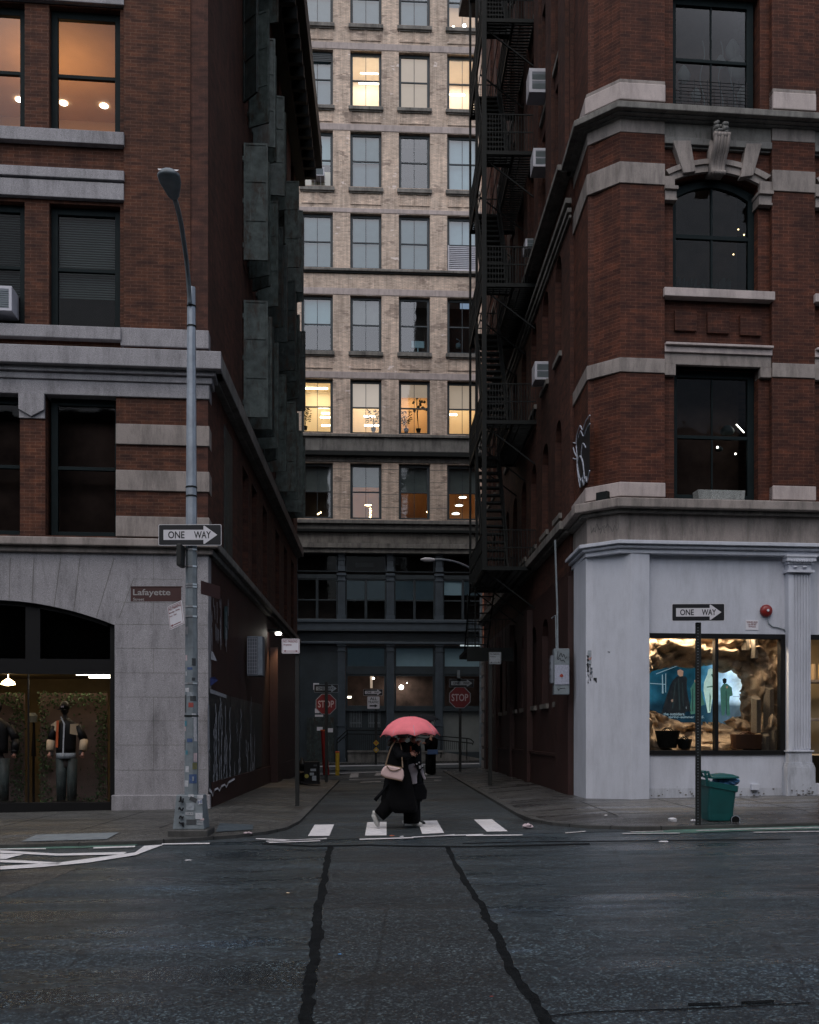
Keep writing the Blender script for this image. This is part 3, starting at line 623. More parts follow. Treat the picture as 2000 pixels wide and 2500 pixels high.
# arch infill: brick spandrel over the segmental arch
def arcpts(px0, px1, zs, zc, n=16):
    a, b = Xr(px0), Xr(px1); return [(a+(b-a)*k/n, zs+(zc-zs)*(1-(2*k/n-1)**2)) for k in range(n+1)]
zi = Zr(441, 1750); Zs1t = Zr(416, 1750)
arch = arcpts(1648, 1857, zi, Zs1t)
for k in (0, 1):
    m = MB(FRR); p = [(x+k*wp, z) for x, z in arch]; top = Zr(338, 1750)
    m.prism(p+[(p[-1][0], top), (p[0][0], top)], .12, .5); m.box(bay[0]+k*wp, p[0][0], .12, .5, Zs1-.1, top); m.box(p[-1][0], bay[1]+k*wp, .12, .5, Zs1-.1, top); obj('arch_wall', m, M['brickR'], RB)
    # hood mould
    m = MB(FRR)
    outer = arcpts(1626, 1883, Zr(421, 1750), Zr(387, 1750)); inner = arcpts(1648, 1857, zi, Zs1t); mid = arcpts(1634, 1871, Zr(431, 1750), Zr(399, 1750))
    for i in range(16):
        q = lambda P, j: (P[j][0]+k*wp, P[j][1])
        m.prism([q(inner, i), q(inner, i+1), q(mid, i+1), q(mid, i)], .04, .13); m.prism([q(mid, i), q(mid, i+1), q(outer, i+1), q(outer, i)], -.005, .13)
    for a, b in ((1623, 1648), (1857, 1885)):
        m.box(Xr(a)+k*wp, Xr(b)+k*wp, .0, .13, Zr(462, 1750), Zr(436, 1750)); 
    for a, b in ((1622, 1654), (1851, 1886)):
        m.box(Xr(a)+k*wp, Xr(b)+k*wp, -.07, .35, Zr(470, 1750), Zr(462, 1750)); m.box(Xr(a)+k*wp+.02, Xr(b)+k*wp-.02, -.01, .34, Zr(490, 1750), Zr(470, 1750)); m.box(Xr(a)+k*wp+.01, Xr(b)+k*wp-.01, -.03, .345, Zr(495, 1750), Zr(490, 1750))
    obj('hood_moulding', m, M['lime'], RB)
    m = MB(FRR)
    for (tx0, tx1, bx0, bx1, ty, by) in ((1642, 1685, 1668, 1698, 345, 424), (1821, 1860, 1807, 1838, 352, 434)):
        m = MB(FRR); m.prism([(Xr(bx0)+k*wp, FRR.sz(bx0, by)), (Xr(bx1)+k*wp, FRR.sz(bx1, by-4)), (Xr(tx1)+k*wp, FRR.sz(tx1, ty)), (Xr(tx0)+k*wp, FRR.sz(tx0, ty))], -.035, .14); obj('voussoir', m, M['lime'], RB, bevel=.01)
# scrolled keystone with carved head
m = MB(FRR); xk = Xr(1757, .15); zk1, zk0 = Zr(333, 1757, .2), Zr(415, 1757, .2); wk = .15
for j in range(-2, 3):
    r = .035 if j % 2 else .045; n = 14; pts = []
    for i in range(n+1):
        t = i/n; z = zk1+(zk0-zk1)*t; y = -.08-.2*(1-t)**1.5-.05*math.sin(t*math.pi*2.0)
        pts.append((xk+j*.068*(1-.22*t), y, z))
    m.tube(pts, [r]*(n+1), 8)
    m.tube([(xk+j*.068-.034, -.27, zk1-.01), (xk+j*.068+.034, -.27, zk1-.01)], .06, 10); m.tube([(xk+j*.053-.028, -.12, zk0), (xk+j*.053+.028, -.12, zk0)], .045, 10)
m.box(xk-.16, xk+.16, -.06, .2, zk0+.02, zk1)
obj('keystone', m, M['lime'], RB, smooth=True)
m = MB(FRR); random.seed(2)
for j in range(26):
    a = random.uniform(0, math.pi*2); xx = xk+random.uniform(-.13, .13); zz = zk1+.04+random.uniform(0, .30)*(1-abs(xx-xk)*2); rr = random.uniform(.03, .06)
    m.lathe([(0.001, -rr), (rr*.8, -rr*.5), (rr, 0), (rr*.8, rr*.5), (.001, rr)], (xx, -.2-random.uniform(0, .06), zz), 8)
m.box(xk-.12, xk+.12, -.2, 0, zk1, zk1+.25); obj('carved_head', m, M['darkstone'], RB, smooth=True)
# chamfered corner
ang = math.atan2(PA[1]-PB[1], PA[0]-PB[0]); CH = Fr(PB[0], PB[1], ang); cw_ = math.hypot(PA[0]-PB[0], PA[1]-PB[1])
m = MB(); cor = [PA, PB, (PB[0]-.115, PB[1]+.03), (PB[0]-.13, 22.9), (4.6, 22.9), (4.6, 21.2)]
m.zprism(cor, zlow, ZTR); obj('corner_wall', m, M['brickR'], RB)
# horizontal stone bands that run over front pier, chamfer and alley side
P1 = [(xA, bay[0]), (bay[1], bay2[0])]
def mitre(p, n1, n2, d): n = Vector(n1)+Vector(n2); n = n*(d/(1+Vector(n1).dot(Vector(n2)))); return (p[0]+n.x, p[1]+n.y)
nF = (math.sin(A), -math.cos(A)); nC = ((PA[1]-PB[1])/cw_, -(PA[0]-PB[0])/cw_); nC = (-abs(nC[0]), -abs(nC[1])); nW = (-1, -.05)
def band(name, z0, z1, proud, mat, piers=True, front=False, bev=.01, alley=22.9, soff=0):
    d_ = proud; mA = mitre(PA, nF, nC, d_); pb2 = (PB[0]-.115, PB[1]+.03); mB = mitre(pb2, nC, nW, d_)
    e = FRR.M @ Vector(((xR if front else bay[0]), -d_, 0)); e2 = FRR.M @ Vector(((xR if front else bay[0]), .2, 0))
    m = MB(); m.zprism([mA, mB, (mB[0]-.02, alley), (mB[0]+.3+d_, alley), (PB[0]+.2, PB[1]+.3), (PA[0]+.1, PA[1]+.25), (e2.x, e2.y), (e.x, e.y)], z0, z1)
    o = obj(name, m, M[mat], RB, bevel=bev)
    if not front: m = MB(FRR); m.box(bay[1], bay2[0], -proud, .2, z0, z1); obj(name, m, M[mat], RB, bevel=bev)
    return o
band('stone_band', Zr(325), Zr(286), .015, 'lime')
band('stone_band', Zr(450), Zr(398), .03, 'lime')
band('stone_band', Zr(910), Zr(875), .03, 'lime')
band('pier_base', Zr(1214), Zr(1179), .06, 'limeB', bev=.015)
band('pier_base', Zr(250), Zr(208), .07, 'limeB', bev=.02); band('base_moulding', Zr(208), Zr(198), .04, 'lime', bev=.01)
band('cornice', Zr(265, 1570, .3), Zr(249, 1570, .3), .32, 'limew', front=True, bev=.015)
band('cornice_soffit', Zr(276, 1570, .2), Zr(265, 1570, .3), .2, 'darkstone', front=True); band('cornice_bed', Zr(288, 1570, .08), Zr(276, 1570, .2), .09, 'darkstone', front=True)
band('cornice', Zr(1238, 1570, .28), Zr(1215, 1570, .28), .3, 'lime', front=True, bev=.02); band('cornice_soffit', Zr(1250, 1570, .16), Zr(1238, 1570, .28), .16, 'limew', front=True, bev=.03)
band('frieze', Zr(1320), Zr(1250, 1570, .16), .02, 'lime', front=True)
band('shop_cornice', Zr(1327, 1570, .2), Zr(1318, 1570, .2), .2, 'grey', front=True, bev=.01); band('shop_cornice_cove', Zr(1338, 1570, .12), Zr(1327, 1570, .2), .13, 'grey', front=True, bev=.025); band('shop_cornice_bed', Zr(1351, 1570, .05), Zr(1338, 1570, .12), .06, 'grey', front=True)
# bay stonework
m = MB(FRR)
for k in (0, 1):
    o_ = k*wp
    m.box(bay[0]+o_, bay[1]+o_, .02, .3, Zr(341, 1750), Zr(290, 1750, .0))
obj('bay_frieze', m, M['limew'], RB, bevel=.01)
m = MB(FRR)
for k in (0, 1): m.box(bay[0]+k*wp, bay[1]+k*wp, -.02, .3, Zr(357, 1750), Zr(341, 1750)); m.box(bay[0]+k*wp, bay[1]+k*wp, .05, .3, Zr(362, 1750), Zr(357, 1750))
obj('bay_moulding', m, M['darkstone'], RB, bevel=.01)
m = MB(FRR)
for k in (0, 1):
    o_ = k*wp; m.box(bay[0]+o_-.03, bay[1]+o_+.03, -.09, .4, Zr(726, 1750, .09), Zs1)
    m.box(bay[0]+o_, bay[1]+o_, -.1, .3, Zr(844, 1750, .1), Zr(838, 1750, .1)); m.box(bay[0]+o_, bay[1]+o_, -.03, .3, Zr(864, 1750), Zr(844, 1750, .1))
obj('window_sill', m, M['limeB'], RB, bevel=.01)
m = MB(FRR)
for k in (0, 1):
    o_ = k*wp; m.box(bay[0]+o_, bay[1]+o_, .02, .3, Z3t, Zr(864, 1750)); m.box(bay[0]+o_, wx[0]+o_, .01, .3, Zr(915, 1640), Z3t); m.box(wx[1]+o_, bay[1]+o_, .01, .3, Zr(921, 1870), Z3t)
obj('lintel', m, M['lime'], RB, bevel=.01)
m = MB(FRR)
for k in (0, 1):
    for a, b, y0, y1 in ((1651, 1704, 756, 804), (1731, 1784, 760, 810), (1811, 1863, 766, 815)): m = MB(FRR); m.box(Xr(a)+k*wp, Xr(b)+k*wp, .06, .15, FRR.sz((a+b)/2, y1), FRR.sz((a+b)/2, y0)); obj('raised_brick_panel', m, M['brickR'], RB)
# windows
def nwR(c, zz, **k):
    wd = sash(RB, FRR, c[0], c[1], zz[0], zz[1], .32, fw=.14, mull=True, backing='roomdusk', bd=.9, **k); return wd
for k in (0, 1):
    o_ = k*wp
    nwR((wx[0]+o_, wx[1]+o_), (Z3b, Z3t), meet=.49)
    nwR((w1[0]+o_, w1[1]+o_), (Z0b-.03, Z0t), meet=.48)
    for q in (1, 2): nwR((w1[0]+o_, w1[1]+o_), (Z0b+q*3.9, Z0t+q*3.9))
    # arched window
    m = MB(FRR); p = [(x+o_, z) for x, z in arcpts(1648, 1857, zi-.10, Zs1t-.06)]; fw = .13; a, b = p[0][0], p[-1][0]
    m.box(a, a+fw, .3, .42, Zs1, p[0][1]); m.box(b-fw, b, .3, .42, Zs1, p[0][1]); m.box(a+fw, b-fw, .3, .42, Zs1, Zs1+.1)
    q = [(x, z) for x, z in p]; q2 = [(a+fw+(x-a)*(b-a-2*fw)/(b-a), z-.13) for x, z in p]
    for i in range(16): m.prism([q2[i], q2[i+1], q[i+1], q[i]], .3, .42)
    zm = Zr(580, 1750, -.3); m.box(a+fw, b-fw, .31, .4, zm-.04, zm+.04); m.box((a+b)/2-.02, (a+b)/2+.02, .32, .38, Zs1+.1, Zs1t-.2)
    m.prism(q+[(b, Zs1t+.2), (a, Zs1t+.2)], .45, .5)
    wd = obj('window', m, M['frame'], RB)
    g_ = MB(FRR); g_.prism([(x, z) for x, z in q2]+[(b-.1, Zs1+.05), (a+.1, Zs1+.05)], .35, .353); obj('pane', g_, M['glassd'], wd)
    g_ = MB(FRR); g_.quad((a-.1, 1.4, Zs1-.1), (b+.1, 1.4, Zs1-.1), (b+.1, 1.4, Zs1t+1.2), (a-.1, 1.4, Zs1t+1.2)); obj('room_wall', g_, M['roomdusk'], wd)
    if k == 0:
        g_ = MB(FRR)
        random.seed(4)
        for i in range(46): x_ = a+.18+i*(b-a-.36)/46; g_.box(x_, x_+random.uniform(.02, .032), .9, 1.1, Zs1+.1, Zs1+.35+random.uniform(0, .35))
        obj('books', g_, M['slat'], wd)
# small lights seen through the right-hand windows
def lampball(fr, px, py, depth, r, mat, name='pendant_bulb', parent=None, cord=None):
    o_ = fr.I @ Vector((0, 0, EYE)); d_ = fr.I.to_3x3() @ Vector(((px-1000)/F, 1, (HZ-py)/F)); t = (depth-o_.y)/d_.y; p = o_+d_*t
    m = MB(fr); m.lathe([(.001, -r), (r*.7, -r*.7), (r, 0), (r*.7, r*.7), (.001, r)], p, 12)
    return p, obj(name, m, M[mat], parent, smooth=True)
wins = [o for o in bpy.data.objects if o.parent == RB and o.name.split('.')[0] == 'window']
wl = wins[0]
for px, py, r in ((1752, 1092, .022), (1796, 1108, .02)): lampball(FRR, px, py, .8, r, 'bulbw', parent=wl)
m = MB(FRR)
pA = FRR.hit(1798, 1036, -.8); pB = FRR.hit(1817, 1056, -.8); m.tube([(pA[0], .8, pA[1]), (pB[0], .8, pB[1])], .012, 6); obj('tube_light', m, M['bulbw'], wl)
m = MB(FRR); pC = FRR.hit(1776, 1055, -.86); pD = FRR.hit(1756, 1098, -.86)
for p_, r in ((pC, .15), (pD, .08)): m.lathe([(.001, r*.9), (r*.5, r*.85), (r*.95, r*.3), (r, 0), (r*.8, -.3*r), (.001, -.3*r)], (p_[0], .86, p_[1]), 18)
obj('lamp_shade', m, M['slat'], wl, smooth=True)
for px, py in ((1803, 560), (1817, 573), (1791, 621)): lampball(FRR, px, py, .8, .015, 'bulb', parent=RB, name='bulb')
# hanging things behind the top window
m = MB(FRR); random.seed(9)
for (cx_, cz_, r) in ((1790, 120, .18), (1800, 160, .22), (1760, 150, .12), (1670, 180, .15), (1700, 230, .12), (1815, 230, .15)):
    p_ = FRR.hit(cx_, cz_, -.8); m.lathe([(.001, r*1.3), (r*.4, r), (r, 0), (r*.8, -r), (.2*r, -r*1.4)], (p_[0], .8, p_[1]), 9, sy=.3)
for cx_ in (1760, 1715, 1790): 
    p_ = FRR.hit(cx_, 100, -.7); m.tube([(p_[0]+.05*math.sin(i*.6), .7, p_[1]-.1*i) for i in range(15)], .012, 5)
obj('hanging_sculpture', m, M['blindd'], RB, smooth=True)
m = MB(FRR); a, b = w1
for i in range(9): z = Z0b+.08+i*.07; m.box(a+.15, b-.15, .2, .215, z, z+.008)
for i in range(6): x_ = a+.2+i*(b-a-.4)/5; m.box(x_, x_+.01, .2, .215, Z0b+.05, Z0b+.68)
obj('window_guard', m, M['black'], RB)
# flower box and little speaker on the ledge
m = MB(FRR); zt_ = Zr(1187, 1760, .05); zb_ = Zr(1215, 1760, .28); zl = Zr(1215, 1570, .28)
x0, x1 = Xr(1702, .2), Xr(1818, .2); m.prism([(x0+.02, zl+.002), (x1-.02, zl+.002), (x1, zl+.2), (x0, zl+.2)], -.25, .05)
fb = obj('flower_box', m, stone('pebbled_planter', (.22, .23, .22), .3, .6, .9), None, bevel=.01, loc=FRR.M @ Vector((x0+.3, -.1, zl))); tag(fb, 'speckled grey stone planter box sitting on the ledge below the lowest right window', 'planter')
m = MB(); p_ = Vector((PB[0]+.30*.7+.0, 20.93-.12, zl+.002)); T = Matrix.Translation((4.0, 20.93, zl+.002)) @ Matrix.Rotation(ang, 4, 'Z'); m.M = T
m.box(-.13, .13, -.14, .06, 0, .2)
m.box(-.12, .12, -.15, -.14, .01, .19)
sp_ = obj('speaker_box', m, M['iron'], None, bevel=.012, loc=T.translation); tag(sp_, 'small dark box resting on the stone ledge at the chamfered brick corner', 'box')
# ------------------------------------------------------------------ grey shopfront
G1 = (4.48, 20.70); G2 = (3.80, 21.2)
zsb = -.1; zsg = Zr(1351, 1570, .05)
m = MB(); e1 = FRR.M @ Vector((Xr(1585), -.03, 0)); m.zprism([G1, (e1.x, e1.y), (e1.x, e1.y+.6), (4.2, 22.45), (3.60, 22.45), (3.66, 21.25), G2], zsb, zsg); obj('shopfront_pier', m, M['grey'], RB, bevel=.008)
m = MB(FRR); gx0, gx1 = Xr(1585), Xr(1985)
sw = (Xr(1587), Xr(1922)); szb, szt = Zr(1843, 1750, 0), Zr(1546, 1750, 0)
ops = [(sw[0], sw[1], szb, szt), (Xr(1978), 9.5, szb-.6, szt)]
wall(m, gx0, xR, zsb, zsg, .12, .3, ops); obj('shopfront_wall', m, M['grey'], RB)
m = MB(FRR); m.box(gx0, Xr(1915), .1165, .125, zsb, Zr(1925, 1750)); obj('scuffed_base', m, M['greydirt'], RB)
m = MB(FRR); m.box(sw[0], sw[1], .08, .24, szt-.1, szt); m.box(sw[0], sw[1], .08, .24, szb, szb+.09); m.box(sw[0], sw[0]+.01, .08, .24, szb+.09, szt-.1); m.box(sw[1]-.1, sw[1], .08, .24, szb+.09, szt-.1)
xm = Xr(1754); m.box(xm-.035, xm+.035, .07, .22, szb+.09, szt-.1); obj('display_window_frame', m, M['black'], RB, bevel=.006)
m = MB(FRR); m.quad((sw[0], .17, szb), (sw[1], .17, szb), (sw[1], .17, szt), (sw[0], .17, szt)); obj('display_window_pane', m, M['shopglass'], RB)
# fluted pilaster
cx0, cx1 = Xr(1926, .05), Xr(1981, .05)
m = MB(FRR); m.box(cx0, cx1, -.02, .15, Zr(1835, 1950), Zr(1400, 1950))
nf = 6
for i in range(nf+1):
    x_ = cx0+.10+(cx1-cx0-.12)*i/nf; m.box(x_-.012, x_+.012, -.045, -.02, Zr(1828, 1950), Zr(1404, 1950))
m.box(cx0, cx0+.09, -.045, -.02, Zr(1835, 1950), Zr(1400, 1950))
pl = obj('pilaster', m, M['grey'], RB, bevel=.004)
m = MB(FRR)
for y0, y1, ex in ((1357, 1362, .09), (1362, 1372, .07), (1372, 1378, .03), (1393, 1399, .05)): m.box(cx0-ex, cx1+ex, -.06-ex, .13, Zr(y1, 1950), Zr(y0, 1950))
m.box(cx0-.0, cx1+.0, -.055, .13, Zr(1393, 1950), Zr(1378, 1950))
for i in range(9): x_ = cx0+.03+i*(cx1-cx0-.06)/8; m.lathe([(.001, -.03), (.02, -.015), (.02, .015), (.001, .03)], (x_, -.13, Zr(1372, 1950)), 6)
for i in (0, 1): m.lathe([(.001, -.02), (.035, -.02), (.05, 0), (.035, .02), (.001, .03)], (cx0+.13+i*.2, -.075, Zr(1386, 1950)), 8, T=Matrix.Identity(4))
obj('capital', m, M['grey'], pl, bevel=.003)
m = MB(FRR)
for y0, y1, ex in ((1832, 1836, .04), (1836, 1862, .01), (1862, 1867, .03), (1867, 1872, .045), (1872, 1952, .06)): m.box(cx0-ex, cx1+ex, -.06-ex, .13, Zr(y1, 1950), Zr(y0, 1950))
obj('pilaster_base', m, M['greydirt'], pl, bevel=.006)
# next shop window at the right edge
m = MB(FRR); m.box(Xr(1984), 9.5, .1, .24, szt-.1, szt); obj('next_window_frame', m, M['black'], RB)
# display behind the big window : box room
dz0, dz1 = szb-.02, szt+.2
m = MB(FRR); x0, x1, yb = sw[0]-.3, 10.5, 2.3
for q in (((x0, .3, dz0), (x1, .3, dz0), (x1, yb, dz0), (x0, yb, dz0)), ((x0, .3, dz1), (x1, .3, dz1), (x1, yb, dz1), (x0, yb, dz1)), ((x0, yb, dz0-.7), (x1, yb, dz0-.7), (x1, yb, dz1), (x0, yb, dz1)), ((x0, .3, dz0), (x0, yb, dz0), (x0, yb, dz1), (x0, .3, dz1)), ((x1-.5, .3, dz0-.7), (x1-.5, yb, dz0-.7), (x1-.5, yb, dz1), (x1-.5, .3, dz1))): m.quad(*q)
M['showroom'] = plain('cream_shop_wall', (.52, .42, .27), .8, var=.06, bmp=0)
room2 = obj('shop_room', m, M['showroom'], RB, fix=False)
m = MB(FRR)
for zf_ in (.36, .70): m.box(Xr(1880, -1.3), 10, 1.3, 1.9, szb+(szt-szb)*(1-zf_)-.03, szb+(szt-szb)*(1-zf_)+.03)
obj('display_shelf', m, M['lime'], RB, bevel=.01)
m = MB(FRR); random.seed(3)
for i in range(14): m = MB(FRR); x_ = Xr(1890, -1.4)+i*.16; zz = szb+(szt-szb)*random.choice((.30, .64))+.03; m.lathe([(.05, 0), (.06, .1), (.055, .35), (.02, .36)], (x_, 1.5, zz), 10); obj('shelf_jar', m, M['cream'], RB)
arealight(FRR, (sw[0]+sw[1])/2-.2, .42, dz1-.12, 2.2, .1, 80, (1, .80, .56)); arealight(FRR, Xr(1960), .8, dz1-.05, 1.2, .3, 13, (1, .74, .46))
# poster (flat) inside the cave
def dp(px, py, yy): a = FRR.hit(px, py, -yy); return a
PY = 1.05
P0 = dp(1560, 1600, PY); P1_ = dp(1826, 1790, PY)
m = MB(FRR); m.box(P0[0], P1_[0], PY, PY+.03, P1_[1]-.2, P0[1])
mt, n, b = newmat('blue_poster_print'); gx = N(n, 'TexCoord'); sp = N(n, 'SeparateXYZ'); L(n, gx.outputs['Generated'], sp.inputs[0])
colr = ramp(n, sp.outputs[0], [(0, (.06, .30, .45)), (.12, (.010, .06, .10)), (.3, (.006, .035, .06)), (.5, (.008, .05, .08)), (.62, (.05, .20, .32)), (.80, (.45, .72, .95)), (1, (.7, .9, 1))])
flo = mix(n, (.006, .02, .035), colr, ramp(n, sp.outputs[2], [(.42, (.12, .12, .12)), (.5, (1, 1, 1))])); colr = mix(n, flo, ramp(n, noi(n, gx.outputs['Generated'], 6, 5), [(.3, (.5, .5, .5)), (.7, (1.3, 1.3, 1.3))]), 1, 'MULTIPLY')
L(n, colr, b.inputs['Base Color']); L(n, colr, b.inputs['Emission Color']); b.inputs['Emission Strength'].default_value = .5; b.inputs['Roughness'].default_value = .7; b.inputs['Specular IOR Level'].default_value = .1
poster = obj('poster', m, mt, None, loc=FRR.M @ Vector((P0[0], PY, P1_[1]-.2))); tag(poster, 'blue backlit poster of five walking figures inside the rock cave window display', 'poster')
def fig(name, pts, mat, dy=0):
    m = MB(FRR); m.prism([dp(x, y, PY-.004) for x, y in pts], PY-.004-dy, PY-.001-dy); return obj(name, m, M[mat], poster)
def pemit(nm, c): M[nm] = plain(nm, c, .6, var=.25, scale=9, bmp=0, emit=c, es=.3)
pemit('printed_navy', (.003, .007, .012)); pemit('printed_green', (.045, .14, .115)); pemit('printed_white', (.50, .74, .68)); pemit('printed_skin', (.35, .22, .16)); pemit('printed_text', (.25, .36, .42)); pemit('printed_dark', (.012, .03, .035))
zx = lambda X_, Y_: (1580+X_*.2435, 1530+Y_*.2435)
fig('printed_figure', [zx(*p) for p in ((300, 500), (355, 490), (385, 540), (385, 640), (400, 740), (395, 850), (350, 900), (250, 880), (190, 850), (235, 740), (225, 600), (260, 540))], 'printed_navy')
fig('printed_figure', [zx(*p) for p in ((140, 880), (215, 640), (250, 560), (270, 620), (250, 760), (210, 860))], 'printed_navy', .001)
fig('printed_head', [zx(*p) for p in ((305, 440), (335, 428), (365, 445), (360, 495), (330, 500), (308, 480))], 'printed_skin', .002)
fig('printed_figure', [zx(*p) for p in ((355, 545), (360, 505), (385, 498), (403, 520), (398, 560), (400, 640), (440, 850), (400, 850))], 'printed_navy', .002)
fig('printed_figure', [zx(*p) for p in ((470, 560), (482, 530), (500, 560), (530, 590), (560, 700), (580, 780), (530, 800), (500, 870), (440, 880), (430, 830), (445, 700), (435, 620))], 'printed_green')
fig('printed_figure', [zx(*p) for p in ((605, 480), (615, 430), (640, 417), (665, 430), (680, 480), (690, 540), (700, 640), (700, 820), (680, 840), (655, 720), (635, 860), (610, 865), (590, 760), (568, 640), (572, 560))], 'printed_white')
fig('printed_figure', [zx(*p) for p in ((765, 575), (800, 570), (850, 610), (860, 690), (830, 700), (825, 760), (835, 890), (800, 895), (790, 800), (775, 890), (750, 890), (740, 760), (735, 620))], 'printed_green')
fig('printed_head', [zx(*p) for p in ((757, 530), (775, 515), (798, 525), (798, 560), (780, 575), (762, 565))], 'printed_navy')
for pts in (((640, 480), (668, 470), (680, 500), (660, 515)), ((600, 600), (690, 590), (690, 602), (600, 612)), ((628, 660), (640, 700), (632, 850), (625, 850))): fig('printed_shadow', [zx(*p) for p in pts], 'printed_green', .003)
for pts in (((240, 735), (262, 728), (270, 745), (248, 758)), ((790, 600), (812, 596), (808, 618), (795, 618)), ((475, 535), (485, 532), (487, 556), (478, 560))): fig('printed_hand', [zx(*p) for p in pts], 'printed_skin', .003)
for pts in (((150, 480), (158, 480), (166, 670), (150, 670)), ((30, 565), (190, 575), (190, 582), (30, 572)), ((185, 470), (192, 470), (190, 660), (184, 660)), ((90, 470), (310, 388), (312, 393), (92, 478))): fig('printed_scaffold', [zx(*p) for p in pts], 'printed_text', .001)
for pts in (((860, 695), (975, 700), (975, 706), (860, 701)), ((395, 745), (420, 745), (440, 850), (390, 820))): fig('printed_floor', [zx(*p) for p in pts], 'printed_text', .001)
for pts in (((310, 520), (322, 520), (335, 840), (322, 840)), ((280, 560), (290, 560), (262, 820), (250, 820)), ((350, 560), (358, 560), (368, 800), (360, 800)), ((790, 640), (796, 640), (800, 880), (794, 880)), ((455, 620), (462, 620), (460, 850), (452, 850)), ((520, 640), (528, 640), (540, 780), (530, 780))): fig('printed_fold', [zx(*p) for p in pts], 'printed_dark', .003)
m = MB(FRR)
for txt, (xa_, ya_), (xb_, yb_) in (('the outsiders.', zx(165, 862), zx(380, 890)), ('spring\u2013summer 2025.', zx(215, 893), zx(575, 925))):
    a = dp(xa_, yb_, PY-.01); b = dp(xb_, ya_, PY-.01); m.text(txt, a[0], b[0], a[1], b[1], PY-.012)
obj('poster_lettering', m, M['printed_text'], poster, fix=False)
# rock cave: polar grid around the opening, bulging towards the glass
m = MB(FRR); opening = [zx(*p) for p in ((20, 520), (60, 450), (160, 420), (310, 385), (450, 410), (560, 395), (680, 385), (740, 440), (800, 455), (900, 430), (950, 470), (980, 530), (975, 640), (985, 760), (975, 900), (920, 905), (860, 900), (820, 950), (740, 960), (640, 950), (540, 965), (400, 960), (300, 930), (180, 880), (100, 840), (10, 820), (0, 700), (5, 600))]
outer = []
rx0, rx1, ry0, ry1 = 1560, 1893, 1546, 1842
cxp, cyp = 1700, 1690
inn = []
for i, p in enumerate(opening):
    for t in (0, .125, .25, .375, .5, .625, .75, .875):
        q = opening[(i+1) % len(opening)]; inn.append((p[0]+(q[0]-p[0])*t, p[1]+(q[1]-p[1])*t))
def toedge(p):
    dx, dy = p[0]-cxp, p[1]-cyp; ts = []
    if dx > 0: ts.append((rx1-cxp)/dx)
    if dx < 0: ts.append((rx0-cxp)/dx)
    if dy > 0: ts.append((ry1-cyp)/dy)
    if dy < 0: ts.append((ry0-cyp)/dy)
    t = min(ts); return (cxp+dx*t, cyp+dy*t)
NR = 36; grid = []
for p in inn:
    e = toedge(p); row = []
    for j in range(NR+1):
        t = j/NR; px = p[0]+(e[0]-p[0])*t; py = p[1]+(e[1]-p[1])*t
        x_, z_ = FRR.hit(px, py, -.75); y_ = 1.0-.45*math.sin(min(1, t*1.3)*math.pi/2)
        if py > cyp and abs(px-cxp) < 150: y_ = 1.0-.62*t
        v = Vector((x_*2.2, z_*2.2, t*1.5)); nn = noise.fractal(v*1.3, .75, 2.1, 7)*.20+abs(noise.noise(v*1.6))*.30-.1
        c = abs(noise.noise(v*.8+Vector((5, 5, 5))))*.25
        y_ = max(.32, y_-nn-c); sc = 1 if 0 < j < NR else .4
        row.append(m.P((x_+noise.noise(v*3.1)*.05*sc, y_, z_+noise.noise(v*3.3+Vector((9, 1, 2)))*.05*sc)))
    grid.append(row)
for i in range(len(grid)):
    for j in range(NR): m.face((grid[i][j], grid[(i+1) % len(grid)][j], grid[(i+1) % len(grid)][j+1], grid[i][j+1]))
rk_ = obj('rock_arch', m, M['rock'], None, loc=FRR.M @ Vector((Xr(1740), .9, szb)), fix=True, smooth=True); tag(rk_, 'tan rock cave surround filling the lit display window around the blue poster', 'rock display')
# hexagonal basalt columns
def hexcol(px, pyt, pyb, wpx, yy, lean=0, grp='basalt columns in the lit display window', lab=''):
    a = dp(px, pyt, yy); b = dp(px, pyb, yy); r = wpx/2/F*21.5; m = MB(FRR); n = 6; tl = r*.5
    lo = [m.P((b[0]+r*math.cos(k*math.pi/3+.3), yy+r*math.sin(k*math.pi/3+.3), b[1])) for k in range(n)]
    hi = [m.P((a[0]+lean+r*.95*math.cos(k*math.pi/3+.3), yy+r*.95*math.sin(k*math.pi/3+.3), a[1]+tl*math.sin(k*math.pi/3+.3))) for k in range(n)]
    m.face(lo[::-1]); m.face(hi)
    for k in range(n): m.face((lo[k], lo[(k+1) % n], hi[(k+1) % n], hi[k]))
    o = obj('basalt_column', m, M['rockd'], None, bevel=.01, loc=FRR.M @ Vector((b[0], yy, b[1]))); tag(o, lab, 'stone column', grp); return o
hexcol(1877, 1677, 1790, 27, .5, lab='tallest standing hexagonal stone column at the right of the cave display')
hexcol(1846, 1703, 1790, 25, .45, lab='hexagonal stone column just left of the tallest one, under the rock overhang')
hexcol(1888, 1776, 1838, 30, .42, lab='short broad stone column beside the glass edge, lowest right of the cave display')
hexcol(1868, 1792, 1838, 22, .36, lab='smallest hexagonal stone block next to the brown luggage in the display')
hexcol(1900, 1722, 1842, 16, .7, lab='narrow dark stone column behind the others at the far right of the display')
def hangcol(px, y0, y1, wpx, lab): 
    o = hexcol(px, y0, y1, wpx, .5, lab=lab); return o
hangcol(1820, 1552, 1588, 22, 'stone column hanging from the top of the cave, left of a pair'); hangcol(1842, 1552, 1608, 20, 'stone column hanging from the top of the cave, right of a pair')
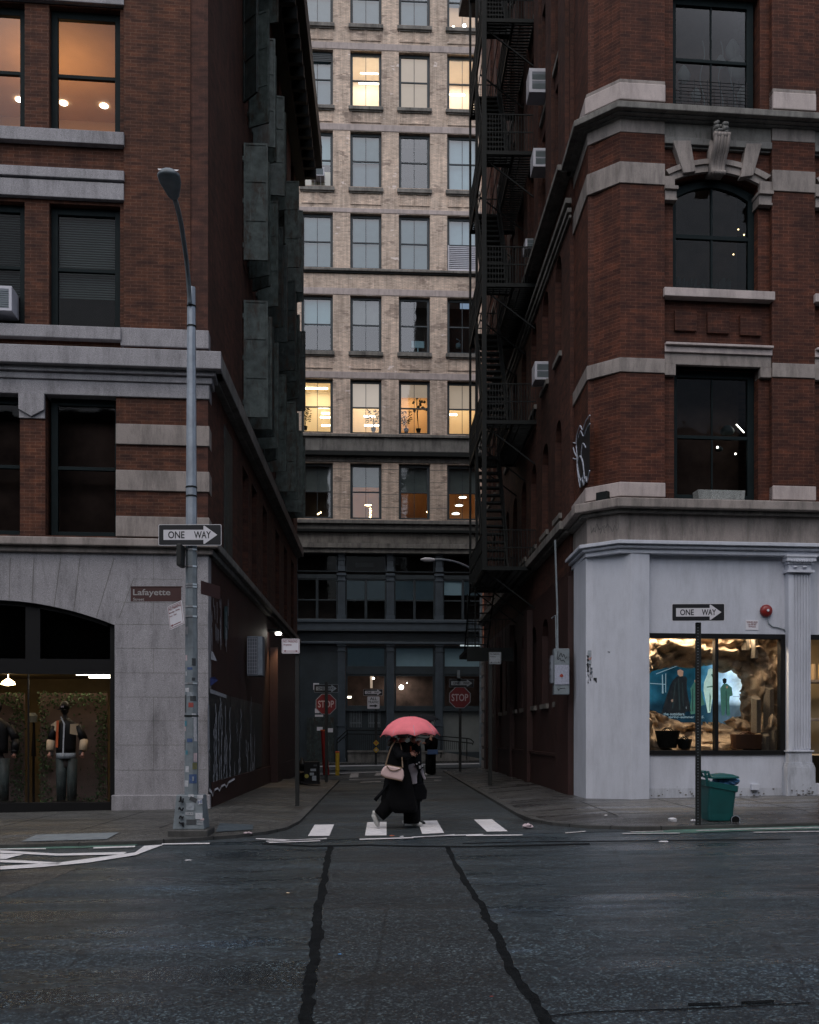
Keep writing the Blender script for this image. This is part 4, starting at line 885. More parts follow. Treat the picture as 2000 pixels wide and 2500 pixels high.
# bags
def bagthing(name, px0, px1, py0, py1, yy, mat, lab, cat, handles=True, flare=.15):
    a = dp(px0, py1, yy); b = dp(px1, py0, yy); w_ = b[0]-a[0]; h_ = b[1]-a[1]; t = thing(name, FRR.M @ Vector((a[0]+w_/2, yy, a[1])), lab, cat)
    m = MB(FRR); m.loft([(a[0]+w_/2, yy, a[1]+h_*k, w_*(.5-flare*(1-k)), .1+.04*k) for k in (0, .05, .35, .7, .95, 1)], 18); obj('bag_body', m, M[mat], t, smooth=False, bevel=.004)
    m = MB(FRR)
    for s_ in (-.06, .06): m.tube([(a[0]+w_*(.3+.4*k/8), yy+s_, b[1]-.01+.12*h_**.5*math.sin(math.pi*k/8)) for k in range(9)], .01, 6)
    obj('handle', m, M[mat], t); return t
bagthing('tote_bag', 1599, 1661, 1784, 1826, .35, 'iron', 'large black tote bag at the left end of the cave display', 'bag')
bagthing('tote_bag', 1652, 1690, 1804, 1828, .30, 'iron', 'small black tote bag next to the larger one in the cave display', 'bag')
bagthing('travel_bag', 1783, 1864, 1793, 1828, .38, 'leafb', 'brown leather travel bag on the right floor of the cave display', 'bag', flare=.03)
m = MB(FRR); a = dp(1838, 1829, .36); m.box(a[0]-.02, a[0]+.03, .23, .25, a[1], a[1]+.3); 
# ------------------------------------------------------------------ things on the grey wall
yy = .05
c_ = FRR.hit(1876, 1490, .0); T = Matrix.Translation((c_[0], .115, c_[1])) @ Matrix.Rotation(R(90), 4, 'X')
t = thing('alarm_bell', FRR.M @ Vector((c_[0], .115, c_[1])), 'round red alarm bell mounted on the grey shop wall', 'alarm bell')
m = MB(FRR); m.lathe([(.128, .0), (.13, .03), (.115, .07), (.07, .095), (.02, .1), (.001, .1)], (0, 0, 0), 28, T=T); obj('gong', m, M['bell'], t, smooth=True)
m = MB(FRR); m.lathe([(.025, .1), (.025, .12), (.001, .12)], (0, 0, 0), 12, T=T); obj('centre_nut', m, M['signw'], t)
cn = [FRR.hit(*p, off=-.1) for p in ((1875, 1510), (1877, 1522), (1886, 1530), (1900, 1532), (1915, 1537), (1922, 1550), (1924, 1600), (1925, 1720), (1927, 1940))]
m = MB(FRR); m.tube([(x, .1, z) for x, z in cn], .011, 6); co = obj('conduit', m, M['silverd'], None, loc=FRR.M @ Vector((cn[-1][0], .1, cn[-1][1])), smooth=True); tag(co, 'thin grey conduit curving from the red bell down beside the pilaster', 'conduit')
m = MB(FRR); a = FRR.hit(1821, 1538, -.11); b = FRR.hit(1852, 1514, -.11); t = thing('wall_notice', FRR.M @ Vector((a[0], .115, a[1])), 'small white notice with red lettering beside the red bell', 'notice')
m.box(a[0], b[0], .108, .118, a[1], b[1]); obj('notice_plate', m, M['signw'], t)
m = MB(FRR); h_ = (b[1]-a[1])
for i, s_ in enumerate(('WHEN BELL RINGS', 'CALL FIRE DEPT.', 'OR POLICE')): m.text(s_, a[0]+.02+.02*i, b[0]-.02-.02*i, b[1]-h_*(.30+.22*i), b[1]-h_*(.13+.22*i), .106)
obj('lettering', m, M['signr'], t, fix=False)
m = MB(FRR); a = FRR.hit(1833, 1929, -.1); b = FRR.hit(1851, 1914, -.1); m.box(a[0], b[0], .03, .12, a[1], b[1]); o = obj('outlet_box', m, M['grey'], None, bevel=.006, loc=FRR.M @ Vector((a[0], .1, a[1]))); tag(o, 'small pale outlet box low on the grey wall right of the green bin', 'outlet box')
# ------------------------------------------------------------------ right building: alley side
wD = [(24.0, 24.85), (25.9, 26.9), (27.9, 28.9), (29.9, 30.9), (31.9, 32.9), (33.9, 34.9), (35.9, 36.9), (37.9, 38.9), (39.7, 40.6)]
wZ = [(2.3, 4.5), (6.7, 9.0), (10.5, 12.9), (14.9, 17.1), (17.6, 20.4), (21.2, 24.0), (25, 28)]
aops = [(dr(b), dr(a), z0, z1) for a, b in wD for z0, z1 in wZ]
m = MB(AR); wall(m, dr(42.4), dr(22.9), 5.2, ZTR, 0, .6, aops); 
for a, b in [(23.05, 23.95)]+[(wD[i][1]+.1, wD[i+1][0]-.1) for i in range(8)]: m.box(dr(b), dr(a), -.09, 0, 14.6, ZTR); 
obj('alley_wall', m, M['brickA'], RB)
m = MB(AR); wall(m, dr(42.4), dr(22.9), -.2, 5.2, 0.0, .6, aops); m.box(dr(24.2), dr(22.5), -.12, 0, -.3, 5.0); m.box(dr(42.4), dr(24.2), -.07, 0, -.3, 1.0); m.box(dr(42.4), dr(24.2), -.1, 0, 1.0, 1.07)
for D in (28.6, 32.5, 36.5, 40): m.box(dr(D+.7), dr(D), -.16, 0, -.3, 5.0)
obj('painted_alley_wall', m, M['redpaint'], RB)
# arch heads over the alley windows (two arched rows)
for a, b in wD:
    for z1 in (4.5, 9.0, 12.9):
        m = MB(AR)
        x0, x1 = dr(b), dr(a); n = 8; rise = .4
        lo = [(x0+(x1-x0)*k/n, z1-rise+rise*math.sqrt(max(0, 1-(2*k/n-1)**2))) for k in range(n+1)]
        for k in range(n): m.prism([lo[k], lo[k+1], (lo[k+1][0], z1+.001), (lo[k][0], z1+.001)], .0, .3)
        obj('arch_head', m, M['brickA' if z1 > 5 else 'redpaint'], RB)
for a, b in wD:
    for z0, z1 in wZ: sash(RB, AR, dr(b), dr(a), z0, z1, .16, fw=.07, gl='glassd', backing=None, sill=(.07, .12, 'limew'))
m = MB(AR)
for z0, z1, d_ in ((Zr(1238, 1570, .28), Zr(1215, 1570, .28), .28), (Zr(1250, 1570, .16), Zr(1238, 1570, .28), .15), (Zr(265, 1570, .3), Zr(249, 1570, .3), .32), (Zr(276, 1570, .2), Zr(265, 1570, .3), .22), (13.3, 13.42, .14), (13.1, 13.2, .10), (12.98, 13.04, .06)):
    m.box(dr(42.4), dr(22.7), -d_, 0, z0, z1)
obj('alley_cornice', m, M['limew'], RB, bevel=.01)
m = MB(AR); m.box(dr(42.45), dr(41.3), -.06, .05, -.1, 4.9)
for k in range(10): m.box(dr(42.47), dr(41.28), -.1, .05, .1+k*.48, .46+k*.48)
obj('stone_quoins', m, M['lime'], RB, bevel=.02)
m = MB(FRR); m.box(-.5, xR, .6, 21, ZTR-.3, ZTR); obj('roof', m, M['darkstone'], RB)
m = MB(); m.box(3.1, 38, 42.4, 42.6, -.3, ZTR); obj('rear_wall', m, M['brickA'], RB)
for o in bpy.data.objects:
    if o.name.startswith('rear_wall') and o.parent == RB: pass
# ------------------------------------------------------------------ FAR BUILDING
BB = thing('loft_building', (0, 55, H), 'tall beige brick loft building closing the alley, dark blue-grey iron shopfronts below', 'building')
Xf = lambda px, off=0: FB.sx(px, off)
Zf = lambda y, px=894, off=0: FB.sz(px, y, off)
cols = [(736, 813), (857, 932), (975, 1050), (1092, 1166)]
xw = [(Xf(a), Xf(b)) for a, b in cols]; cp = (xw[3][0]-xw[0][0])/3; xw = [(xw[0][0]+cp*i, xw[0][1]+cp*i) for i in range(-1, 4)]
xE0, xE1 = -38, Xf(1176)
rowz = [(Zf(57), Zf(57)+(Zf(124)-Zf(258))), (Zf(258), Zf(124)), (Zf(456), Zf(321)), (Zf(655), Zf(521)), (Zf(858), Zf(722)), (Zf(1058), Zf(926)), (Zf(1267), Zf(1131))]
rp = rowz[0][0]-rowz[1][0]; extra = [(rowz[0][0]+rp*k, rowz[0][1]+rp*k) for k in (1, 2)]
zB0 = Zf(1330); zTop = 52
ops = [(*c, *z) for c in xw for z in rowz+extra]
m = MB(FB); wall(m, xE0, xE1, zB0, zTop, 0, .6, ops); obj('wall', m, M['brickB'], BB)
m = MB(FB); m.box(xE0, xE1, .6, 12, zTop-.4, zTop); m.box(xE0, xE1, 11, 12, 0, zTop-.4); obj('roof', m, M['darkstone'], BB)
def course(name, y0, y1, d_, mat, px=894, dz=0): m = MB(FB); m.box(xE0, xE1, -d_, .1, Zf(y1, px, d_)+dz, Zf(y0, px, d_)+dz); return obj(name, m, M[mat], BB, bevel=.02)
for y0, y1 in ((105, 121), (303, 319), (508, 519), (704, 720), (908, 924)): course('lintel_course', y0, y1, .03, 'limeB')
for k in (1,): course('lintel_course', 105, 121, .03, 'limeB', dz=rp)
course('string_course', 655, 661, .18, 'limew'); course('string_course', 661, 667, .1, 'iron')
course('string_course', 1059, 1066, .15, 'limew'); course('frieze', 1067, 1101, .03, 'darkstone'); course('string_course', 1101, 1112, .3, 'iron'); course('lintel_course', 1113, 1128, .05, 'limew')
course('string_course', 1269, 1278, .2, 'darkstone'); course('frieze', 1280, 1292, .05, 'darkstone'); course('string_course', 1292, 1299, .25, 'iron'); course('frieze', 1300, 1326, .08, 'limew'); course('cornice', 1326, 1338, .4, 'limew'); course('cornice', 1338, 1350, .3, 'darkstone')
# sills, aprons and rusticated piers
for ri, y0, y1, panels in ((0, 57, 66, 2), (1, 258, 266, 1), (2, 457, 466, 2), (4, 858, 867, 1)):
    for i, (a, b) in enumerate(xw):
        m = MB(FB); m.box(a-.09, b+.09, -.16, .1, Zf(y1, 894, .16), Zf(y0, 894, .16)); m.box(a-.04, b+.04, -.08, .1, Zf(y1, 894, .16)-.07, Zf(y1, 894, .16)); obj('sill', m, M['limew'], BB, bevel=.01)
        zz1, zz0 = Zf(y1+4), Zf(y1+4+30)
        for k in range(panels):
            pa = a+.02+(b-a)*k/panels; pb = a-.02+(b-a)*(k+1)/panels; m = MB(FB)
            for q in ((pa, pb, zz0, zz0+.05), (pa, pb, zz1-.05, zz1), (pa, pa+.05, zz0+.05, zz1-.05), (pb-.05, pb, zz0+.05, zz1-.05)): m.box(q[0], q[1], -.045, .05, q[2], q[3])
            obj('brick_panel', m, M['brickB'], BB)
m = MB(FB)
for i in range(len(xw)):
    a = xw[i-1][1] if i else xE0
    for y in (1145, 1175, 1206, 1238): m.box(max(a, xw[i][0]-2)+.01, xw[i][0]-.01, -.004, .02, Zf(y)-.03, Zf(y))
obj('rustication_grooves', m, M['darkstone'], BB)
# windows
codes = {0: ['b', 's', 's', 'l'], 1: ['v', 'L', 'w', 'L'], 2: ['a', 'h', 'd', 's'], 3: ['t', 't', 'r', 'v2'], 4: ['td', 'hd', 'd', 'd'], 5: ['L', 'Ls', 'Lp', 'Ls'], 6: ['dB', 'dp', 'dB', 'dP']}
def litroom(parent, a, b, z0, z1, mat, e, colr, depth=2.6):
    m = MB(FB); x0, x1 = a-.5, b+.5; q0, q1 = z0-.1, z1+.25; yb = .32+depth
    m.quad((x0, yb, q0), (x1, yb, q0), (x1, yb, q1), (x0, yb, q1)); m.quad((x0, .62, q1), (x1, .62, q1), (x1, yb, q1), (x0, yb, q1)); m.quad((x0, .62, q0), (x1, .62, q0), (x1, yb, q0), (x0, yb, q0)); m.quad((x0, .62, q0), (x0, yb, q0), (x0, yb, q1), (x0, .62, q1)); m.quad((x1, .62, q0), (x1, yb, q0), (x1, yb, q1), (x1, .62, q1))
    o = obj('lit_room', m, M[mat], parent, fix=False); l = arealight(FB, (a+b)/2, 1.7, q1-.1, 1.6, 1.2, e, colr); return o
def tubes(parent, lst):
    for (p0, p1, py, yy) in lst:
        m = MB(FB); z = FB.hit((p0+p1)/2, py, -yy)[1]; m.box(FB.hit(p0, py, -yy)[0], FB.hit(p1, py, -yy)[0], yy, yy+.08, z-.035, z+.035); obj('tube_light', m, M['tubel'], parent)
def pendant(parent, px, py, yy, r=.2, mat='bulbw'):
    x_, z_ = FB.hit(px, py, -yy); m = MB(FB); m.lathe([(.02, r*.5), (r*.4, r*.35), (r, 0)], (x_, yy, z_), 16); m.tube([(x_, yy, z_+r*.5), (x_, yy, z_+1.2)], .008, 4); o = obj('pendant_lamp', m, M['cast'], parent)
    m = MB(FB); m.lathe([(.001, -.02), (r*.95, -.01), (.001, .0)], (x_, yy, z_), 14); obj('lamp_glow', m, M[mat], o)
def plant(px, py, h_, w_, yy, lab, seed, kind=0):
    random.seed(seed); x_, z_ = FB.hit(px, py, -yy); P = FB.M @ Vector((x_, yy, z_)); t = thing('potted_plant', P, lab, 'plant', 'plants behind the lit windows')
    m = MB(FB); m.lathe([(.1, 0), (.14, .2), (.12, .2), (.001, .18)], (x_, yy, z_), 12); obj('pot', m, M['iron'], t)
    m = MB(FB)
    for i in range(60 if kind == 0 else 34):
        a = random.uniform(0, 6.28); hh = random.uniform(.3, 1)*h_; rr = w_/2*random.uniform(.2, 1)*(.5+.5*math.sin(hh/h_*2.6)); c = Vector((x_+rr*math.cos(a), yy+rr*.4*math.sin(a), z_+.15+hh)); l = (.16 if kind == 0 else .2)
        if kind == 1 and hh < h_*.45: continue
        d_ = Vector((math.cos(a), .3*math.sin(a), random.uniform(-.5, .9))).normalized(); s_ = d_.cross(Vector((0, 1, .2))).normalized()*(.025 if kind == 0 else .09)
        m.quad(c-s_*.3, c+d_*l*.5-s_, c+d_*l, c+d_*l*.5+s_)
    obj('leaves', m, M['leafd'], t, fix=False)
    m = MB(FB)
    for i in range(4): m.tube([(x_, yy, z_+.15), (x_+random.uniform(-.1, .1), yy, z_+h_*.5), (x_+random.uniform(-.2, .2)*w_, yy, z_+h_*.9)], .012, 5)
    obj('stem', m, M['leafd'], t)
farw = {}
for ri, (z0, z1) in enumerate(rowz+extra):
    for ci in range(-1, 4):
        a, b = xw[ci+1]; code = codes.get(ri, ['t']*4)[ci] if ci >= 0 else 'd'
        gl = 'glassB' if code[0] in 'bstvhrwa' else 'glass'
        lit = code[0] in 'L'
        wd = sash(BB, FB, a, b, z0, z1, .22, fw=.14 if True else .1, meet=.5, gl=('glass' if lit or code in ('w', 'dp', 'dP', 'dB') else 'glassB'), mull=True, backing=None, frame='castd' )
        farw[(ri, ci)] = wd; H_ = z1-z0; yb = .42
        if code in ('b', 's', 't', 'r', 'td'): panel(wd, FB, a, b, z0+(H_*.5 if code == 'td' else 0), z1, yb, 'blindt' if code[0] in 'tr' else 'blind')  # pale panels are blinds and also stand in for reflected sky
        if code in ('h', 'hd'): panel(wd, FB, a, b, z0+H_*.5, z1, yb, 'blindt' if code == 'h' else 'blindd'); 
        if code == 'h': panel(wd, FB, a, b, z0, z0+H_*.5, yb+.1, 'blind')
        if code == 'v': panel(wd, FB, a, b, z0, z1, yb, 'blind')
        if code == 'w': panel(wd, FB, a, b, z0, z1, yb, 'blindw')
        if code == 'd': panel(wd, FB, a, b, z0, z1, 1.4, 'roomd', 'room_wall')
        if code == 'l': panel(wd, FB, a, b, z0+H_*.45, z1, yb, 'blind'); litroom(wd, a, b, z0, z1, 'roomw', 12, (1, .75, .6))
        if code == 'v2':
            panel(wd, FB, a, b, z0+H_*.5, z1, yb, 'blind'); m = MB(FB)
            m.box(a+.1, b-.1, .1, .2, z0+.05, z0+.1)
            for k in range(13): zz = z0+.1+k*H_*.45/13; m.box(a+.12, b-.12, .12, .22, zz, zz+.05)
            m.box(a+.04, a+.12, .1, .2, z0+.05, z0+H_*.48); m.box(b-.12, b-.04, .1, .2, z0+.05, z0+H_*.48)
            obj('louvre', m, M['acw'], wd)
        if code == 'v':
            m = MB(FB)
            for k in range(5): m.box(a+.1, b-.1, .14, .2, z1-.2-k*.09, z1-.14-k*.09)
            obj('louvre', m, M['castd'], wd)
        if lit:
            litroom(wd, a, b, z0, z1, 'roomw' if code != 'Lp' else 'roomo', {1: 48, 5: 32}[ri], (1, .86, .76) if ri == 1 else (1, .78, .5))
            if code == 'Ls': panel(wd, FB, a, b, z0+H_*.5, z1, yb, 'blindw')
            if code == 'Lp': panel(wd, FB, a, b, z0+H_*.72, z1, yb, 'blindw')
        if code in ('dB',): panel(wd, FB, a, b, z0+H_*.5, z1, yb, 'blindd')
        if code == 'dP': panel(wd, FB, a, b, z0+H_*.5, z1, yb, 'blindd')
        if code == 'dp': panel(wd, FB, a, b, z0+H_*.6, z1, yb, 'slat')
        if ri == 6 and ci > 0: litroom(wd, a, b, z0, z1, 'roomo', 3.0, (1, .6, .3))
        elif code in ('dB', 'hd', 'td', 'h', 'a'): panel(wd, FB, a, b, z0, z1, 1.2, 'roomd', 'room_wall')
        if code == 'a': panel(wd, FB, a, b, z0+H_*.45, z1, yb, 'blindt'); panel(wd, FB, a+.1, b-.1, z0+.02, z0+H_*.3, .3, 'roomw', 'board')
tubes(farw[(1, 1)], [(876, 925, 202, 1.5), (880, 924, 177, 2.2)]); tubes(farw[(1, 3)], [(1094, 1135, 230, 1.4)])
tubes(farw[(5, 0)], [(777, 804, 994, 1.0), (785, 805, 1008, 1.4), (782, 806, 1018, .9), (785, 806, 1038, 1.1), (745, 800, 948, 2.2)])
tubes(farw[(5, 1)], [(889, 918, 1016, 1.2), (890, 926, 1038, 1.0)]); tubes(farw[(5, 3)], [(1098, 1116, 1012, 1.3)])
for px, py, r in ((899, 1233, .2),): pendant(farw[(6, 1)], px, py, 1.0, r, 'bulb')
for k in range(5):
    x_, z_ = FB.hit(904, 1242+k*5, -.9); m = MB(FB); m.lathe([(.001, -.05), (.055, 0), (.001, .05)], (x_+.02*(k % 2), .9, z_), 8); obj('string_bulb', m, M['bulb'], farw[(6, 1)])
for px, py, yy in ((1130, 1214, .9), (1121, 1234, 1.1), (1113, 1254, .7)): pendant(farw[(6, 3)], px, py, yy, .22)
x_, z_ = FB.hit(1043, 1250, -.8); m = MB(FB); m.lathe([(.001, -.05), (.05, 0), (.001, .05)], (x_, .8, z_), 8); obj('string_bulb', m, M['bulb'], farw[(6, 2)])
x_, z_ = FB.hit(780, 1254, -.6); m = MB(FB); m.tube([(x_-.12, .6, z_-.05), (x_+.1, .6, z_+.08)], .03, 6); obj('tube_light', m, M['bulb'], farw[(6, 0)])
for px, py in ((1107, 68), (1134, 63)): lampball(FB, px, py, 1.0, .10, 'bulbw', parent=farw[(0, 3)], name='globe_lamp')
plant(745, 1050, 1.1, .5, .5, 'trailing plant at the left edge of the first lit window of the amber row', 1); plant(912, 1054, 1.0, .75, .55, 'bushy spiky plant in the second lit window of the amber row', 2)
plant(992, 1056, .95, .6, .5, 'low spiky plant at the left in the third lit window of the amber row', 3); plant(1022, 1056, 2.1, .75, .7, 'tall broad-leaved fig plant in the third lit window of the amber row', 4, 1)
# desk things on the unlit row
m = MB(FB); x0, z0 = FB.hit(1005, 853, -.6); x1, z1 = FB.hit(1036, 834, -.6); m.box(x0, x1, .6, .65, z0+.1, z1+.02); m.box((x0+x1)/2-.03, (x0+x1)/2+.03, .62, .66, z0-.1, z0+.1); o = obj('computer_monitor', m, M['blind'], None, loc=FB.M @ Vector((x0, .6, z0-.1))); tag(o, 'back of a pale computer monitor in the third window below the brick frieze', 'monitor')
m = MB(FB); x0, z0 = FB.hit(1119, 850, -.5); m.lathe([(.13, 0), (.13, .2), (.1, .25), (.001, .25)], (x0, .5, z0), 14); m.tube([(x0, .5, z0+.25), (x0+.1, .5, z0+.4), (x0-.1, .5, z0+.5)], .025, 5); o = obj('desk_lamp', m, M['blind'], None, loc=FB.M @ Vector((x0, .5, z0)), smooth=True); tag(o, 'white desk lamp in the fourth window beside the fire escape', 'lamp')
# cast iron front: two storeys
zg = -.1
colp = [(825, 843), (944, 962), (1063, 1081)]; cpx = [Xf(sum(c)/2) for c in colp]; cpt = (cpx[2]-cpx[0])/2; cpx = [cpx[0]-cpt, *cpx, cpx[2]+cpt]
zu0, zu1 = Zf(1513), Zf(1412); zl1 = Zf(1571)
m = MB(FB); m.box(xE0, xE1, .25, .6, zg, Zf(1868)); m.box(xE0, cpx[1], .1, .6, zg, zl1); m.box(xE0, xE1, .35, .6, Zf(1350), Zf(1330)+.2); m.box(xE0, xE1, .12, .6, Zf(1412), Zf(1402)); obj('iron_front', m, M['castd'], BB)
for y0, y1, d_, mt in ((1512, 1520, .15, 'cast'), (1520, 1538, .08, 'cast'), (1538, 1541, .3, 'castd'), (1541, 1566, .02, 'castd'), (1566, 1572, .18, 'cast')): course('entablature', y0, y1, d_, mt)
for i, x_ in enumerate(cpx):
    for (za, zb__, wd_) in ((zu0, Zf(1400), .2), (Zf(1395), Zf(1350), .17), (zg, Zf(1572), .2)):
        if i == 0 and za == zg: continue
        m = MB(FB); m.box(x_-wd_, x_+wd_, -.05, .3, za, zb__)
        for k in range(5): xx = x_-wd_*.7+k*wd_*.35; m.box(xx-.015, xx+.015, -.07, -.05, za+.3, zb__-.4)
        m.box(x_-wd_-.05, x_+wd_+.05, -.12, .2, zb__-.12, zb__); m.box(x_-wd_-.03, x_+wd_+.03, -.1, .2, zb__-.4, zb__-.34); m.box(x_-wd_-.03, x_+wd_+.03, -.09, .2, za, za+.25)
        if za == zg: m.box(x_-wd_-.04, x_+wd_+.04, -.1, .2, za+2.1, za+2.18); m.box(x_-wd_-.04, x_+wd_+.04, -.1, .2, za+1.5, za+1.56)
        obj('pilaster', m, M['cast'], BB)
for i in range(5):
    a = cpx[i]+.22 if i < 5 else 0; b = (cpx[i+1]-.22) if i < 4 else xE1
    xm = (a+b)/2
    for q, (s0, s1) in enumerate(((a, xm), (xm, b))):
        wd = sash(BB, FB, s0, s1, zu0, zu1, .15, fw=.07, meet=.48, frame='castd', gl='glassm', backing='roomd', bd=1.2)
        if i > 0: panel(wd, FB, s0, s1, zu0+(zu1-zu0)*(.5 if i < 3 else .62), zu1, .22, 'blind')
    wd = sash(BB, FB, a, b, Zf(1395), Zf(1352), .2, fw=.06, meet=0, frame='castd', gl='glassd', backing='roomd')
    if i > 0:
        wd = sash(BB, FB, a, b, Zf(1630), Zf(1576), .15, fw=.1, meet=0, frame='castd', gl='glassm', backing=None); panel(wd, FB, a, b, Zf(1630), Zf(1576), .22, 'blind')
        wd = sash(BB, FB, a, b, Zf(1727), Zf(1645), .15, fw=.1, meet=0, frame='castd', gl='glassm', backing='roomdusk', bd=1.6); farw[('g', i)] = wd
        
        for y0_, z0_, z1_ in ((.1, Zf(1736), Zf(1727)), (.12, Zf(1645), Zf(1630)), (.05, zg, Zf(1836))): m = MB(FB); m.box(a, b, y0_, .3, z0_, z1_); obj('shopfront_rail', m, M['castd'], BB)
        if i == 1:
            m = MB(FB); m.box(a, b, .3, .35, Zf(1836), Zf(1736)); obj('boarded_front', m, M['castd'], BB)
            for (u0, u1) in ((855, 882), (901, 928)):
                m = MB(FB)
                for k in range(8): xx = Xf(u0)+(Xf(u1)-Xf(u0))*k/7; m.box(xx-.015, xx+.015, .2, .24, Zf(1776), Zf(1722))
                m.box(Xf(u0), Xf(u1), .205, .235, Zf(1766), Zf(1764)); obj('window_grille', m, M['silverd'], BB)
        else:
            m = MB(FB); m.quad((a, .28, Zf(1836)), (b, .28, Zf(1836)), (b, .28, Zf(1736)), (a, .28, Zf(1736))); obj('papered_glass', m, M['blindd'], BB)
m = MB(FB); a, b = Xf(749), Xf(816); m.box(a, b, -.02, .1, zg, Zf(1752)); m.box(a+.06, b-.06, -.04, -.02, zg, Zf(1760)); obj('door', m, M['shutterd'], BB)
for (u0, v0, u1, v1) in ((774, 1775, 788, 1784), (800, 1778, 813, 1788)):
    m = MB(FB); m.box(Xf(u0), Xf(u1), -.055, -.045, Zf(v1), Zf(v0)); obj('door_notice', m, M['signw'], BB)
for (u0, v0, u1, v1) in ((765, 1668, 779, 1684), (769, 1730, 780, 1741), (769, 1745, 789, 1750)):
    m = MB(FB); m.box(Xf(u0), Xf(u1), .085, .098, Zf(v1), Zf(v0)); obj('wall_notice', m, M['signw'], BB)
for px, py, r, yy in ((912, 1656, .06, .9), (980, 1678, .13, .8), (994, 1668, .03, .9)): lampball(FB, px, py, yy, r, 'bulbw', parent=farw[('g', 1 if px < 940 else 2)], name='bare_bulb')
m = MB(FB); x0, z0 = FB.hit(847, 1704, -.6); x1, z1 = FB.hit(858, 1701, -.6); m.box(x0, x1, .6, .65, z0, z1+.02); obj('tube_light', m, M['tubel'], farw[('g', 1)])
m = MB(FB); x0, z0 = FB.hit(904, 1680, -.9); x1, z1 = FB.hit(910, 1648, -.9); m.box(x0, x1, .9, .95, z0, z1); obj('lit_shelf', m, M['blindw'], farw[('g', 1)])
m = MB(FB); x0, z0 = FB.hit(868, 1384, -.4); x1, z1 = FB.hit(912, 1374, -.4); m.box(x0, x1, .4, .45, z0, z1); obj('lit_sign', m, M['blindd'], BB)
l = arealight(FB, Xf(985), 1.1, Zf(1650), 1.2, .5, 6, (1, .95, .85))
# steps and ramp railing in front of the far building
RL = thing('ramp_railing', FB.M @ Vector((Xf(930), -1.0, H)), 'black metal steps railing and sloping ramp rail before the dark iron shopfronts', 'railing')
def pxyz(px, py, yy): x_, z_ = FB.hit(px, py, -yy); return (x_, yy, z_)
m = MB(FB)
for p in ([(823, 1806), (848, 1783), (940, 1784)], [(823, 1815), (848, 1792), (940, 1793)], [(1000, 1793), (1070, 1797), (1141, 1803), (1141, 1812)], [(1000, 1799), (1155, 1815)], [(1141, 1803), (1150, 1805), (1157, 1812), (1153, 1819)]): m.tube([pxyz(*q, -1.0) for q in p], .03, 5)
obj('handrail', m, M['iron'], RL)
for px, y0, y1 in ((823, 1806, 1860), (848, 1783, 1860), (1077, 1798, 1850), (1140, 1803, 1856)):
    m = MB(FB); m.tube([pxyz(px, y0, -1.0), pxyz(px, y1, -1.0)], .03, 5); obj('post', m, M['iron'], RL)
m = MB(FB)
for k in range(18): px = 852+k*5; m.tube([pxyz(px, 1793, -1.0), pxyz(px, 1832, -1.0)], .012, 4)
obj('balusters', m, M['iron'], RL); m = MB(FB)
for k in range(11): px = 1085+k*5; m.tube([pxyz(px, 1806+k*.5, -1.0), pxyz(px, 1830, -1.0)], .012, 4)
obj('balusters', m, M['iron'], RL)
m = MB(FB); m.box(Xf(848), Xf(1080), -1.0, .05, -.1, Zf(1836, 894, 1)); m.box(Xf(848), Xf(1080), -1.05, -.98, Zf(1834, 894, 1)-.06, Zf(1832, 894, 1)); obj('stone_steps', m, M['darkstone'], BB)
m = MB(FB); m.prism([(Xf(1080), .1), (Xf(1182), .1), (Xf(1182), .2), (Xf(1080), Zf(1836, 1080, 1))], -1.0, .04); obj('ramp', m, M['darkstone'], BB)
# neighbour to the right of the far building
NB = thing('brick_building', (5, 55, H), 'orange brick building seen only through the stairs of the fire escape', 'building')
m = MB(FB); wall(m, xE1, xE1+34, 5.6, 50, -.05, .6, [(xE1+1.6+2.4*i, xE1+2.8+2.4*i, 8+4.3*k, 10.6+4.3*k) for i in range(3) for k in range(9)]); obj('wall', m, M['brickO'], NB)
m = MB(FB); m.box(xE1, xE1+34, -.1, .6, -.1, 5.6)
obj('stone_ground_floor', m, M['limew'], NB)
for i in range(3):
    for k in range(9): sash(NB, FB, xE1+1.6+2.4*i, xE1+2.8+2.4*i, 8+4.3*k, 10.6+4.3*k, .15, fw=.1, gl='glassB', backing=None)
m = MB(FB); m.box(xE1, xE1+34, .6, 8, 49.5, 50); obj('roof', m, M['darkstone'], NB)
# ------------------------------------------------------------------ block across the avenue (behind the camera)
OB = thing('opposite_building', (0, -9, 0), 'plain brick building on the near side of the avenue, behind the viewer', 'building')
m = MB(Fr(0, -9.5, A)); wops = [(-36+3*i, -34.4+3*i, 4.5+3.9*k, 7+3.9*k) for i in range(24) for k in range(2)]
wall(m, -38, 38, -.5, 17, -.4, 0, wops); obj('wall', m, M['brickL'], OB)
m = MB(Fr(0, -9.5, A)); m.box(-38, 38, -.7, -.41, -.5, 17.4); obj('windows_backing', m, M['castd'], OB)
